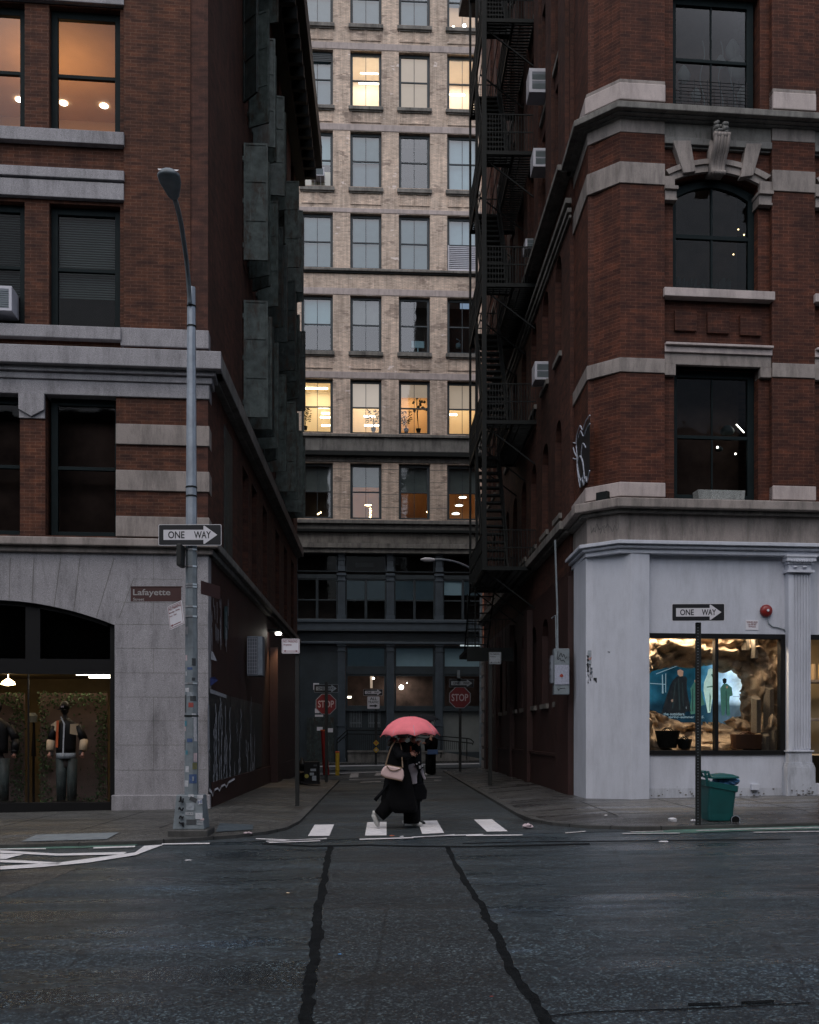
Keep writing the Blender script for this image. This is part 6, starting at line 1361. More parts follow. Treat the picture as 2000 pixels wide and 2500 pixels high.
# --- signs on the left lamp
c = ray(464, 1306, 15.27); oneway(c, R(-.5), 154/F*15.27, 'large ONE WAY sign fixed across the grey street lamp at the left corner')
t = thing('street_name_sign', ray(381, 1451, 15.35), 'brown street name sign reading Lafayette Street beside the grey street lamp', 'sign', 'brown street name signs')
T = Matrix.Translation(ray(381, 1451, 15.35)); w_, h_ = 123/F*15.35, 35/F*15.35
m = MB(); m.box(-w_/2, w_/2, -.006, .006, -h_/2, h_/2, T=T); m.box(-w_/2, w_/2+.02, -.012, .012, h_/2, h_/2+.012, T=T); obj('plate', m, M['signb'], t)
m = MB(); m.text('Lafayette', -w_/2+.035, w_/2-.16, -h_*.2, h_*.36, -.008, T); m.text('Street', -w_/2+.035, -w_/2+.035+w_*.22, -h_*.45, -h_*.25, -.008, T); obj('lettering', m, plain('faded_sign_white', (.30, .29, .29), .6, bmp=0), t, fix=False)
t = thing('street_name_sign', ray(487, 1430, 15.6), 'brown street name sign seen edge-on at the right of the grey street lamp', 'sign', 'brown street name signs')
T = Matrix.Translation((LX+.13, LY+.08, lz_(1432))) @ Matrix.Rotation(R(74), 4, 'Z'); m = MB(); m.box(0, .62, -.006, .006, -.1, .1, T=T); obj('plate', m, M['signb'], t)
c = ray(429.5, 1502, 15.2); noparking(c, Matrix.Rotation(R(-42), 4, 'Z') @ Matrix.Rotation(R(-11), 4, 'Y'), .36, .36*1.0, [('NO PARKING', .05, 1), ('Monday - Friday', .03, .9), ('7am - 7pm', .03, .6)], 'l', 'tilted NO PARKING Monday to Friday sign on the left of the grey street lamp')
# --- square post signs
def post(P, h_, r, mat, lab, holes=False):
    t = thing('sign_post', P, lab, 'sign post', 'sign posts'); m = MB(); m.box(P.x-r, P.x+r, P.y-r, P.y+r, P.z-.03, P.z+h_); obj('post_shaft', m, M[mat], t, bevel=.006)
    if holes:
        m = MB(); n = int(h_/.045)
        for k in range(n): z = P.z+.02+k*.045; m.box(P.x-.009-r*.3, P.x+.003-r*.3, P.y-r-.002, P.y-r+.001, z, z+.01)
        obj('post_holes', m, M['silver'], t)
    return t
P = Vector((.282*15.55, 15.55, 0)); P.z = gz(P.x)+.055; hp = arz(1520, 15.55)-P.z; post(P, hp, .036, 'green_post', 'dark perforated sign post in front of the lit display window', True)
oneway(ray(1705, 1495, 15.45)+Vector((0, 0, 0)), R(-2), 128/F*15.45, 'ONE WAY sign on the dark post in front of the pale grey shop wall')
P = Vector((-.1096*21, 21, 0)); P.z = gz(P.x)+H; post(P, arz(1560, 21)-P.z, .04, 'green_post', 'dark sign post standing on the left alley kerb')
noparking(ray(710, 1577.5, 20.9), Matrix.Rotation(R(4), 4, 'Z'), 43/F*21, 36/F*21, [('NO PARKING', .05, .95), ('Anytime', .05, .55)], 'lr', 'NO PARKING Anytime sign on the left alley post below the wall lamp')
P = Vector((.0788*28, 28, 0)); P.z = gz(P.x)+H; post(P, arz(1592, 28)-P.z, .05, 'green_post', 'dark sign post standing on the right alley kerb')
noparking(ray(1209, 1607, 27.9), Matrix.Rotation(R(-6), 4, 'Z'), 29/F*28, 29/F*28, [('NO PARKING', .05, .95), ('Anytime', .045, .55)], 'lr', 'smaller NO PARKING sign on the right alley post under the fire escape', tone='sk_grey')
def stopsign(P, w_, lab, rot=0):
    t = thing('stop_sign', P, lab, 'stop sign', 'stop signs'); T = Matrix.Translation(P) @ Matrix.Rotation(rot, 4, 'Z')
    oc = lambda r: [(r*math.cos(R(22.5+45*k)), r*math.sin(R(22.5+45*k))) for k in range(8)]
    m = MB(); m.prism(oc(w_/2/math.cos(R(22.5))), -.004, .004, T=T); obj('border', m, M['sk_grey'], t); m = MB(); m.prism(oc(w_/2/math.cos(R(22.5))*.94), -.008, -.004, T=T); obj('plate', m, M['signr'], t)
    m = MB(); m.text('STOP', -w_*.39, w_*.39, -w_*.17, w_*.17, -.0105, T); obj('lettering', m, M['sk_pink'], t, fix=False)
stopsign(ray(796, 1719, 31.9), 50/F*31.9, 'red STOP sign half hidden by its own dark post, left side of the alley end')
oneway(ray(796.5, 1681, 31.9), 0, 59/F*31.9, 'ONE WAY sign above the left STOP sign at the alley end', tone='sk_grey')
P = Vector((-.0812*31.7, 31.7, 0)); P.z = gz(P.x)+H; post(P, arz(1665, 31.7)-P.z, .045, 'green_post', 'dark post in front of the left STOP sign')
stopsign(ray(1123, 1703, 38.5), 52/F*38.5, 'red STOP sign with its post fully below it, right side of the alley end')
oneway(ray(1127, 1668, 38.5), 0, 60/F*38.5, 'ONE WAY sign above the right STOP sign at the alley end', tone='sk_grey')
P = Vector((.0495*38.6, 38.6, 0)); P.z = gz(P.x)+H; post(P, arz(1656, 38.6)-P.z, .05, 'green_post', 'dark post carrying the right STOP sign')
m = MB(); q = ray(1119, 1647, 38.6); m.box(q.x-.05, q.x+.05, 38.3, 38.6, q.z-.15, q.z+.15); o = obj('street_name_sign', m, M['silverd'], None, loc=q); tag(o, 'small street name sign seen edge-on above the right ONE WAY sign', 'sign', 'brown street name signs')
P = ray(918, 1872, 50); P.z = gz(P.x)+H; q = ray(912, 1690, 50); t = post(P, q.z-P.z, .06, 'green_post', 'leaning dark post across the street carrying the ALL TRAFFIC sign')
oneway(ray(911, 1690.5, 49.8), 0, 47/F*49.8, 'small ONE WAY sign above the ALL TRAFFIC sign across the far street')
t = thing('traffic_sign', ray(912, 1715.5, 49.8), 'white ALL TRAFFIC sign with a black right arrow across the far street', 'sign'); T = Matrix.Translation(ray(912, 1715.5, 49.8)); m = MB(); w_ = 30/F*49.8; plate(m, T, w_, w_, r=.04); obj('plate', m, M['signw'], t)
m = MB(); m.text('ALL', -w_*.28, w_*.28, w_*.2, w_*.43, -.006, T); m.text('TRAFFIC', -w_*.43, w_*.43, -w_*.06, w_*.13, -.006, T); m.prism([(-w_*.32, -w_*.2), (w_*.1, -w_*.2), (w_*.1, -w_*.12), (w_*.34, -w_*.26), (w_*.1, -w_*.4), (w_*.1, -w_*.32), (-w_*.32, -w_*.32)], -.007, -.004, T=T); obj('lettering', m, M['signk'], t, fix=False)
for py, lab, mt in ((1814, 'upper small amber diamond marker low on the far leaning post', 'yellow'), (1831, 'lower small amber diamond marker with a pale centre on the far leaning post', 'yellow')):
    c = ray(918.5, py, 49.8); T = Matrix.Translation(c); m = MB(); m.prism([(0, -.15), (.15, 0), (0, .15), (-.15, 0)], -.006, .006, T=T); o = obj('diamond_marker', m, M[mt], None, loc=c); tag(o, lab, 'marker', 'amber diamond markers')
    m = MB(); m.lathe([(.05, 0), (.05, .01)], (0, 0, 0), 10, T=T @ Matrix.Translation((0, -.012, 0)) @ Matrix.Rotation(R(90), 4, 'X')); obj('reflector', m, M['orange' if py == 1814 else 'sk_pink'], o)
# far street lamp
t = thing('street_lamp', ray(1160, 1880, 46), 'slender far street lamp whose long arm reaches left over the far street', 'street lamp'); bse = ray(1175, 1868, 47); bse.z = gz(bse.x)+.0
m = MB(); m.tube([bse, Vector((bse.x, 47, arz(1400, 47)))], [.09, .06], 8); obj('pole', m, M['silverd'], t); m = MB(); m.tube(spline([ray(1175, 1400, 47), ray(1156, 1391, 46.8), ray(1120, 1374, 46.5), ray(1085, 1366.5, 46.2), ray(1062, 1366, 46)], 4), .045, 6); obj('arm', m, M['silver'], t)
m = MB(); c0_, c1_ = ray(1061, 1367, 46), ray(1027, 1366, 45.8); m.tube([c0_, c0_*.7+c1_*.3, c0_*.3+c1_*.7, c1_], [.06, .1, .1, .03], 8); obj('lamp_head', m, M['signw'], t)
# ------------------------------------------------------------------ alley furniture
def base(px, py, lift=H): return ground(px, py, lift)
P = base(824, 1893); t = thing('bollard', P, 'yellow bollard at the left kerb near the far crosswalk', 'bollard', 'bollards'); h_ = 59/F*P.y; m = MB(); m.lathe([(.075, 0), (.075, h_-.05)], P, 14); obj('bollard_shaft', m, M['yellow'], t, smooth=False); m = MB(); m.lathe([(.085, h_-.06), (.085, h_-.02), (.05, h_), (.001, h_)], P, 14); obj('cap', m, M['orange'], t)
P = base(797, 1892); t = thing('bollard', P, 'tall red leaning tube post right behind the left STOP sign post', 'bollard', 'bollards'); h_ = 107/F*P.y; m = MB(); m.tube([P, P+Vector((-.12, 0, h_))], [.12, .08], 12); obj('bollard_shaft', m, M['bell'], t); m = MB(); m.tube([P+Vector((-.12, 0, h_)), P+Vector((-.12, 0, h_+.05))], .1, 12); obj('cap', m, M['orange'], t)
P = base(738, 1913); t = thing('fire_hydrant', P, 'black fire hydrant beside the stickered box on the left alley pavement', 'fire hydrant'); m = MB(); m.lathe([(.16, 0), (.16, .05), (.10, .07), (.10, .5), (.13, .52), (.13, .58), (.10, .64), (.05, .7), (.03, .76), (.001, .77)], P, 16); obj('hydrant_body', m, M['black'], t, smooth=True)
m = MB(); m.tube([P+Vector((-.18, 0, .42)), P+Vector((.18, 0, .42))], .055, 10); m.tube([P+Vector((0, -.18, .36)), P], .07, 10); obj('outlet', m, M['black'], t)
P = base(760, 1915); t = thing('news_box', P, 'black street box plastered with stickers on the left alley pavement', 'street box'); w_ = 36/F*P.y; h_ = 55/F*P.y; m = MB(); m.box(P.x-w_/2, P.x+w_/2, P.y-.02, P.y+.4, P.z+.03, P.z+h_); m.box(P.x-w_/2-.02, P.x+w_/2+.02, P.y-.04, P.y+.42, P.z, P.z+.04); obj('box_body', m, M['black'], t, bevel=.01)
for (dx, dz, w2, h2, mt) in ((.06, .42, .16, .07, 'sk_grey'), (.02, .3, .12, .08, 'sk_grey'), (.09, .18, .12, .14, 'sk_grey'), (.12, .55, .1, .05, 'sk_dark')): m = MB(); m.box(P.x+dx-w2/2, P.x+dx+w2/2, P.y-.024, P.y-.02, P.z+dz-h2/2, P.z+dz+h2/2); obj('sticker', m, M[mt], t)
m = MB(); T = Matrix.Translation((P.x-.13, P.y-.024, P.z+.24)) @ Matrix.Rotation(R(90), 4, 'X'); m.lathe([(.06, 0), (.06, .004)], (0, 0, 0), 18, T=T); obj('sticker', m, plain('yellow_sticker', (.3, .26, .05), .6), t)
# ------------------------------------------------------------------ green wheelie bin
B0 = base(1760, 2003, .07); bw = 58/F*B0.y; t = thing('wheelie_bin', B0, 'dark green wheeled bin with a half open lid and blue bag, beside the sign post', 'bin'); hb = 108/F*B0.y
def bs_(px, py): return ((px-1760)/F*B0.y, (2003-py)/F*B0.y)
zb_ = lambda X_, Y_: (1680+X_/10.78, 1860+Y_/10.78)
m = MB(); secs = [];
lo = [bs_(*zb_(450, 1520))[0], bs_(*zb_(1085, 1520))[0]]; hi = [bs_(*zb_(410, 600))[0], bs_(*zb_(1185, 600))[0]]; ztp = [bs_(*zb_(500, 480))[1], bs_(*zb_(1200, 620))[1]]
def rr4(x0, x1, y0, y1, zL, zR, r=.05):
    out = []
    for cx, cy, a0 in ((x1-r, y1-r, 0), (x0+r, y1-r, 90), (x0+r, y0+r, 180), (x1-r, y0+r, 270)):
        for k in range(4): a = R(a0+30*k); x_ = cx+r*math.cos(a); out.append(m.P(B0+Vector((x_, cy+r*math.sin(a), zL+(zR-zL)*(x_-x0)/(x1-x0)))))
    return out
rg = [rr4(lo[0], lo[1], -.2, .24, .01, .01), rr4(lo[0]-.01, lo[1]+.01, -.21, .25, .12, .12), rr4(hi[0]+.02, hi[1]-.03, -.27, .3, ztp[0]-.10, ztp[1]-.10), rr4(hi[0], hi[1], -.285, .315, ztp[0]-.09, ztp[1]-.09), rr4(hi[0]-.01, hi[1]+.01, -.29, .32, ztp[0], ztp[1]), rr4(hi[0]+.03, hi[1]-.03, -.26, .29, ztp[0]-.005, ztp[1]-.005), rr4(lo[0]+.02, lo[1]-.02, -.18, .22, .1, .1)]
m.face(rg[0][::-1])
for a, b in zip(rg, rg[1:]):
    for j in range(16): m.face((a[j], a[(j+1) % 16], b[(j+1) % 16], b[j]))
m.face(rg[-1]); obj('bin_body', m, M['bin'], t, smooth=False, bevel=.004)
m = MB(); L0 = bs_(*zb_(500, 430)); L1 = bs_(*zb_(1240, 420))
rg = [rr4(L0[0], L1[0], -.28, .31, L0[1], L1[1], .08), rr4(L0[0], L1[0], -.28, .31, L0[1]+.025, L1[1]+.025, .08), rr4(L0[0]+.06, L1[0]-.08, -.2, .24, L0[1]+.05, L1[1]+.06, .08), rr4(L0[0]+.15, L1[0]-.2, -.12, .16, L0[1]+.065, L1[1]+.075, .05)]
m.face(rg[0][::-1])
for a, b in zip(rg, rg[1:]):
    for j in range(16): m.face((a[j], a[(j+1) % 16], b[(j+1) % 16], b[j]))
m.face(rg[-1]); obj('lid', m, M['bin'], t, smooth=False, bevel=.005)
m = MB(); hh = lambda X_, Y_, y: B0+Vector((bs_(*zb_(X_, Y_))[0], y, bs_(*zb_(X_, Y_))[1]))
for y in (-.2, .24): m.tube([hh(420, 620, y), hh(400, 450, y), hh(360, 300, y), hh(440, 260, y), hh(460, 330, y), hh(500, 400, y)], .022, 6)
m.tube([hh(350, 260, -.2), hh(350, 260, .24)], .02, 8); m.tube([hh(440, 265, -.2), hh(440, 265, .24)], .022, 8); m.box(*[v for v in (B0.x+bs_(*zb_(390, 0))[0], B0.x+bs_(*zb_(480, 0))[0], B0.y-.2, B0.y+.24)], hh(0, 620, 0).z, hh(0, 470, 0).z); obj('handle', m, M['bin'], t)
for y in (-.24, .28): m = MB(); T = Matrix.Translation(hh(1145, 1495, y)+Vector((-.02, 0, 0))) @ Matrix.Rotation(R(90), 4, 'X'); m.lathe([(.066, -.03), (.066, .03)], (0, 0, 0), 18, T=T); w1_ = obj('wheel', m, M['black'], t); m = MB(); m.tube([Vector((hh(1145, 1495, y).x-.02+.066*math.cos(a*.3307), hh(0, 0, y).y-.03, hh(0, 1495, 0).z+.066*math.sin(a*.3307))) for a in range(20)], .006, 5, cap=False); obj('rim', m, M['silver'], w1_)
random.seed(5); m = MB(); bm_pts = []
cB = hh(1085, 520, .0)
for i in range(9):
    for j in range(16):
        th = math.pi*i/8; ph = 2*math.pi*j/16; v = Vector((.20*math.sin(th)*math.cos(ph), .22*math.sin(th)*math.sin(ph), .085*math.cos(th))); v += v.normalized()*noise.noise(v*14+Vector((3, 1, 2)))*.05; bm_pts.append(m.P(cB+Vector((-.06, 0, 0))+v))
for i in range(8):
    for j in range(16): m.face((bm_pts[i*16+j], bm_pts[i*16+(j+1) % 16], bm_pts[(i+1)*16+(j+1) % 16], bm_pts[(i+1)*16+j]))
o = obj('plastic_bag', m, M['bluebag'], None, loc=cB); tag(o, 'crumpled blue plastic bag bulging from under the green bin lid', 'plastic bag')
m = MB(); m.quad(hh(1185, 640, -.1), hh(1205, 650, -.12), hh(1210, 800, -.1), hh(1190, 890, -.1), hh(1160, 800, -.1)); o = obj('bag_scrap', m, M['sk_grey'], None, loc=hh(1185, 640, -.1), fix=False); tag(o, 'pale strip of plastic hanging from the right rim of the green bin', 'plastic scrap')
# ------------------------------------------------------------------ litter
def litter(px, py, w_, h_, lab, lift=.05, mat='litter', seed=1, flat=.5):
    P = ground(px, py, lift); random.seed(seed); m = MB(); ids = []
    W = w_/F*P.y; Hh = h_/F*P.y
    for i in range(7):
        for j in range(10):
            th = math.pi*i/6; ph = 2*math.pi*j/10; v = Vector((W/2*math.sin(th)*math.cos(ph), W/3*math.sin(th)*math.sin(ph), Hh/2*(1+math.cos(th)))); k = 1+noise.noise(v*45+Vector((seed, 0, 0)))*.7; ids.append(m.P(P+Vector((v.x*k, v.y*k, max(0, v.z*k)))))
    for i in range(6):
        for j in range(10): m.face((ids[i*10+j], ids[i*10+(j+1) % 10], ids[(i+1)*10+(j+1) % 10], ids[(i+1)*10+j]))
    o = obj('litter', m, M[mat], None, loc=P); tag(o, lab, 'litter', 'scraps of litter')
litter(1643, 2008, 22, 10, 'crumpled white paper on the right pavement left of the green bin', .06, seed=2)
litter(1694, 2008, 15, 7, 'small crumpled paper at the foot of the right sign post', .06, seed=3)
litter(1288, 2023, 26, 11, 'crumpled clear plastic cup in the gutter at the right alley corner', .01, 'sk_pink', 4)
litter(1622, 2057, 26, 4, 'flat white scrap on the asphalt in front of the green lane', 0, seed=5)
litter(605, 2038, 22, 6, 'pinkish wrapper on the kerb edge right of the grey street lamp', .03, 'sk_pink', 6)
litter(830, 2331, 12, 4, 'bright blue scrap lying on the middle of the avenue', 0, 'bluebag', 7)
litter(1200, 2434, 10, 4, 'red scrap lying on the near asphalt at the bottom', 0, 'sk_red', 8)
litter(702, 2182, 11, 3, 'tan scrap on the asphalt left of the left seam', 0, 'cream', 9)
litter(957, 2042, 10, 3, 'orange wrapper by the edge of the second crosswalk bar', 0, 'orange', 10)
litter(981, 2044, 9, 3, 'white scrap between the second and third crosswalk bars', 0, seed=11)
litter(1480, 1993, 10, 4, 'tiny white scrap on the pavement before the grey chamfered pier', .1, seed=12)
litter(1260, 1983, 12, 4, 'pale scrap against the right alley kerb', .0, 'sk_pink', 13)
litter(460, 2101, 18, 2, 'thin white scrap on the asphalt below the street lamp', 0, seed=14)
for k, (x0, x1, y0, y1, mt) in enumerate(((3.69, 3.76, 1588, 1622, 'sk_grey'), (3.68, 3.72, 1600, 1640, 'signk'), (3.735, 3.75, 1620, 1662, 'signk'), (3.765, 3.785, 1630, 1655, 'cast'), (3.70, 3.71, 1640, 1668, 'signk'), (3.71, 3.76, 1604, 1611, 'orange'))):
    m = MB(); Dq = 21.2+(3.8-x0)*.35-.012; n = 7; random.seed(k); pa = []; pb = []
    for i in range(n+1): yy_ = y0+(y1-y0)*i/n; e = random.uniform(-.012, .012); pa.append((x0+e, Dq, arz(yy_, Dq))); pb.append((x1+random.uniform(-.012, .012), Dq-(x1-x0)*.35, arz(yy_, Dq)))
    for i in range(n): m.quad(pa[i], pb[i], pb[i+1], pa[i+1])
    obj('paint_smear', m, M[mt], RB, fix=False)
random.seed(61); m = MB(FRR)
for k in range(60):
    px = random.choice((random.uniform(1590, 1915), random.uniform(1930, 1985))); off = -.114 if px < 1920 else .125; py = 1945-abs(random.gauss(0, 12)); x_, z_ = FRR.hit(px, py, off); r = random.uniform(.008, .03); m.prism([(x_+r*random.uniform(.6, 1.6)*math.cos(a), z_+r*random.uniform(.5, 1)*math.sin(a)) for a in (0, 1, 2, 3, 4, 5)], -off-.004, -off+.002)
obj('chipped_paint', m, M['darkstone'], RB, fix=False)
# ------------------------------------------------------------------ PEOPLE
def skinned(name, joints, edges, mat, parent, root=0, sub=2):
    off = OFF[parent.name]; me = bpy.data.meshes.new(name); bm = bmesh.new(); lay = bm.verts.layers.skin.verify(); vs = []
    for p, r in joints:
        v = bm.verts.new(Vector(p)-off); rr = r if isinstance(r, tuple) else (r, r); v[lay].radius = rr; vs.append(v)
    vs[root][lay].use_root = True
    for a, b in edges: bm.edges.new((vs[a], vs[b]))
    bm.to_mesh(me); bm.free(); me.materials.append(M[mat]); o = bpy.data.objects.new(name, me); COL.objects.link(o); o.parent = parent; OFF[o.name] = off
    s_ = o.modifiers.new('skin', 'SKIN'); s_.use_smooth_shade = True; o.modifiers.new('sub', 'SUBSURF').levels = sub; o.modifiers['sub'].render_levels = sub; return o
def head(parent, c, r, yaw, haircol='hair', cap=None):
    T = Matrix.Translation(c) @ Matrix.Rotation(yaw, 4, 'Z'); m = MB()          # faces local -y
    prof = [(-1.15, .25), (-1.0, .5), (-.7, .68), (-.3, .80), (.1, .86), (.5, .82), (.85, .6), (1.05, .3), (1.12, .02)]; rings = []
    for z, q in prof:
        rg = []
        for j in range(18):
            a = 2*math.pi*j/18; x_ = r*q*.86*math.cos(a); y_ = r*q*(1.12 if math.sin(a) > 0 else 1.0)*math.sin(a)
            if math.sin(a) < -.5 and -.2 < z < .25 and abs(math.cos(a)) > .25: y_ += r*.06
            rg.append(m.P(T @ Vector((x_, y_, z*r))))
        rings.append(rg)
    for k in range(len(rings)-1):
        for j in range(18): m.face((rings[k][j], rings[k][(j+1) % 18], rings[k+1][(j+1) % 18], rings[k+1][j]))
    m.face(rings[0][::-1]); m.face(rings[-1])
    m.lathe([(.001, -.32*r), (.13*r, -.28*r), (.09*r, 0), (.02*r, .2*r)], (0, -.88*r, -.12*r), 8, T=T)
    for sx in (-1, 1): m.lathe([(.001, -.2*r), (.12*r, -.1*r), (.14*r, .08*r), (.001, .2*r)], (sx*.74*r, .05*r, -.1*r), 8, T=T)
    h = obj('head', m, M['skin'], parent, smooth=True)
    m = MB()
    for sx in (-1, 1): m.lathe([(.001, -.05*r), (.09*r, 0), (.001, .05*r)], (sx*.3*r, -.8*r, .08*r), 8, T=T)
    m.box(-.2*r, .2*r, -.84*r, -.78*r, -.58*r, -.52*r, T=T); obj('face_features', m, M['hair'], h)
    m = MB()
    for j in range(1): m.lathe([(.80*r, -.9*r), (.98*r, -.3*r), (1.0*r, .3*r), (.85*r, .8*r), (.5*r, 1.12*r), (.001, 1.22*r)], (0, .22*r, .05*r), 16, T=T)
    obj('hair', m, M[haircol], h, smooth=True)
    return h
def hand(parent, P, d, up, size=.085, curl=.7, name='hand'):
    d = Vector(d).normalized(); up = Vector(up).normalized(); sd = d.cross(up).normalized(); up = sd.cross(d); m = MB()
    m.tube([P-d*.03, P, P+d*size*.5, P+d*size], [.022, .032, .04, .034], 8)
    for k, l in enumerate((.9, 1.05, 1.0, .8)):
        b = P+d*size*.95+sd*(k-1.5)*.018; e1 = b+(d*.55-up*curl*.5).normalized()*size*.4*l; e2 = e1+(d*.1-up*curl).normalized()*size*.33*l; e3 = e2+(-d*.6-up*.4).normalized()*size*.22*l; m.tube([b, e1, e2, e3], [.010, .0095, .008, .006], 6)
    b = P+d*size*.3+sd*.035; m.tube([b, b+sd*.02+d*.03-up*.01, b+sd*.012+d*.055-up*.03], [.012, .011, .008], 6)
    return obj(name, m, M['skin'], parent, smooth=True)
def shoe(parent, heel, toe, r=.045, name='shoe', mat='shoe'):
    heel = Vector(heel); toe = Vector(toe); m = MB(); d = toe-heel; m.tube([heel-d*.08, heel+d*.05, heel+d*.4, heel+d*.75, toe], [r*.7, r*1.05, r*1.0, r*.95, r*.45], 10); m.tube([heel+d*.05, heel+d*.05+Vector((-.02, 0, .07)) if d.z > -.05 else heel+Vector((.02, 0, .06))], [r*.9, r*.8], 10); return obj(name, m, M[mat], parent, smooth=True)
def umbrella(name, top, R_, drop, T0, mat, lab, shaft, panels=8, seed=1):
    t = thing(name, T0 @ Vector((0, 0, -shaft)), lab, 'umbrella', 'open umbrellas'); m = MB(); prof = [(0.0, 0), (.18, .02), (.38, .10), (.58, .25), (.75, .46), (.89, .72), (1.0, 1.0)]; n = panels*4; rows_ = []
    rows_.append([m.P(T0 @ Vector((0, 0, top)))])
    for rr, dz in prof[1:]:
        row = []
        for j in range(n):
            ph = (j % 4)/4; sc = math.sin(math.pi*ph); a = 2*math.pi*j/n+.15; r = R_*rr*(1-.055*sc*rr); z = top-drop*dz+drop*.12*sc*(rr**4)+noise.noise(Vector((j*.9, rr*4, seed)))*.022*rr; row.append(m.P(T0 @ Vector((r*math.cos(a), r*math.sin(a), z))))
        rows_.append(row)
    for j in range(n): m.face((rows_[0][0], rows_[1][j], rows_[1][(j+1) % n]))
    for a, b in zip(rows_[1:], rows_[2:]):
        for j in range(n): m.face((a[j], b[j], b[(j+1) % n], a[(j+1) % n]))
    o = obj('canopy', m, M[mat], t, smooth=True); so_ = o.modifiers.new('thick', 'SOLIDIFY'); so_.thickness = .003
    for j in range(panels):
        a = 2*math.pi*j/panels+.15; m = MB(); m.tube([T0 @ Vector((R_*rr*math.cos(a), R_*rr*math.sin(a), top-drop*dz-.006)) for rr, dz in prof], .0035, 4); m.tube([T0 @ Vector((R_*.5*math.cos(a), R_*.5*math.sin(a), top-drop*.18)), T0 @ Vector((0, 0, top-drop*1.1))], .003, 4); obj('rib', m, M['silver'], t)
        m = MB(); m.lathe([(.001, -.012), (.006, 0), (.001, .012)], (R_*math.cos(a), R_*math.sin(a), top-drop), 6, T=T0); obj('rib_tip', m, M['orange' if mat == 'pink' else 'iron'], t)
    m = MB(); m.tube([T0 @ Vector((0, 0, top+.03)), T0 @ Vector((0, 0, -shaft+.1))], .006, 6); obj('shaft', m, M['silver' if seed == 2 else 'iron'], t)
    m = MB(); m.tube([T0 @ Vector((0, 0, -shaft+.12)), T0 @ Vector((0, 0, -shaft))], .014, 8); obj('handle', m, M['orange' if mat == 'pink' else 'iron'], t); return t
# woman in black coat
DW = 16.5; gw = gz(.0)+.004
def q(X_, Y_, y=0, D=DW, g=gw): px, py = 900+X_/6.34, 1720+Y_/6.34; return Vector(((px-1000)/F*D, D+y, EYE+(HZ-py)/F*D))
W = thing('person', (-.1, DW, gw), 'person in a long black coat and wide black trousers striding right over the crosswalk, pale handbag at the hip', 'person', 'people walking under umbrellas')
W['label'] = 'person in long black coat striding right under the pink umbrella with pale handbag'
J = [(q(455, 1010), .10), (q(460, 880), .095), (q(470, 740), .11), (q(490, 640), .10), (q(525, 545), .045), (q(540, 490), .05),
     (q(430, 640, -.13), .055), (q(500, 790, -.2), .042), (q(640, 770, -.16), .03),
     (q(520, 640, .13), .055), (q(590, 800, .18), .042), (q(660, 760, .1), .03),
     (q(480, 1060, .09), .085), (q(620, 1430, .09), .06), (q(680, 1800, .09), .04),
     (q(430, 1060, -.09), .085), (q(330, 1420, -.09), .06), (q(150, 1700, -.09), .042)]
E = [(0, 1), (1, 2), (2, 3), (3, 4), (4, 5), (3, 6), (6, 7), (7, 8), (3, 9), (9, 10), (10, 11), (0, 12), (12, 13), (13, 14), (0, 15), (15, 16), (16, 17)]
skinned('body', J, E, 'skin', W)
head(W, q(545, 440), .098, R(90))
m = MB()
def el(X_, Y_, rx, ry): p = q(X_, Y_); return (p.x, p.y, p.z, rx, ry)
m.loft([el(515, 575, .05, .06), el(490, 600, .12, .17), el(470, 680, .165, .20), el(455, 820, .165, .19), el(450, 950, .17, .19), el(455, 1100, .20, .21), el(460, 1300, .235, .24), el(470, 1500, .27, .26), el(480, 1600, .285, .27), el(500, 1665, .26, .25)], 24)
for i, v in enumerate(m.v):
    k = noise.noise(Vector((math.atan2(v.y-DW, v.x)*2.2, v.z*.8, 1)))*.045*max(0, 1.5-v.z); v.x += k; v.y += k
    if v.z < .5 and v.x < -.25: v.z += .05
obj('coat', m, M['cloth'], W, smooth=True)
m = MB()
m.tube([q(440, 640, -.13), q(490, 790, -.21), q(560, 800, -.2), q(640, 775, -.16)], [.085, .075, .065, .05], 12); m.tube([q(510, 640, .13), q(600, 800, .18), q(650, 765, .11)], [.08, .07, .05], 12); obj('sleeve', m, M['cloth2'], W, smooth=True)
m = MB(); m.tube([q(480, 1300, .09), q(620, 1500, .09), q(660, 1700, .09), q(665, 1845, .09)], [.15, .13, .125, .13], 14); obj('trouser_leg', m, M['cloth'], W, smooth=True)
m = MB(); m.tube([q(430, 1300, -.09), q(330, 1520, -.09), q(240, 1640, -.09), q(165, 1715, -.09)], [.15, .125, .115, .105], 14); obj('trouser_leg', m, M['cloth'], W, smooth=True)
shoe(W, q(690, 1875, .09)+Vector((0, 0, .015)), q(835, 1875, .09)+Vector((0, 0, .01))); shoe(W, q(85, 1700, -.09), q(155, 1885, -.09))
hand(W, q(640, 765, -.16), (1, 0, 0), (0, 0, 1), .07); hand(W, q(660, 755, .1), (1, 0, .2), (0, 0, 1), .07)
m = MB(); m.tube([q(400, 520, .05), q(390, 560, .04), q(330, 600, .02), q(300, 640)], [.05, .07, .05, .02], 10); obj('long_hair', m, M['hair'], W, smooth=True)
# trailing dark strap / folded umbrella
m = MB(); m.tube([q(345, 1190, -.15), q(210, 1350, -.16), q(105, 1475, -.16)], [.018, .026, .034], 8); o = obj('folded_umbrella', m, M['cloth2'], None, loc=q(345, 1190, -.15), smooth=True); tag(o, 'dark folded umbrella slanting down behind the person in the long coat', 'umbrella')
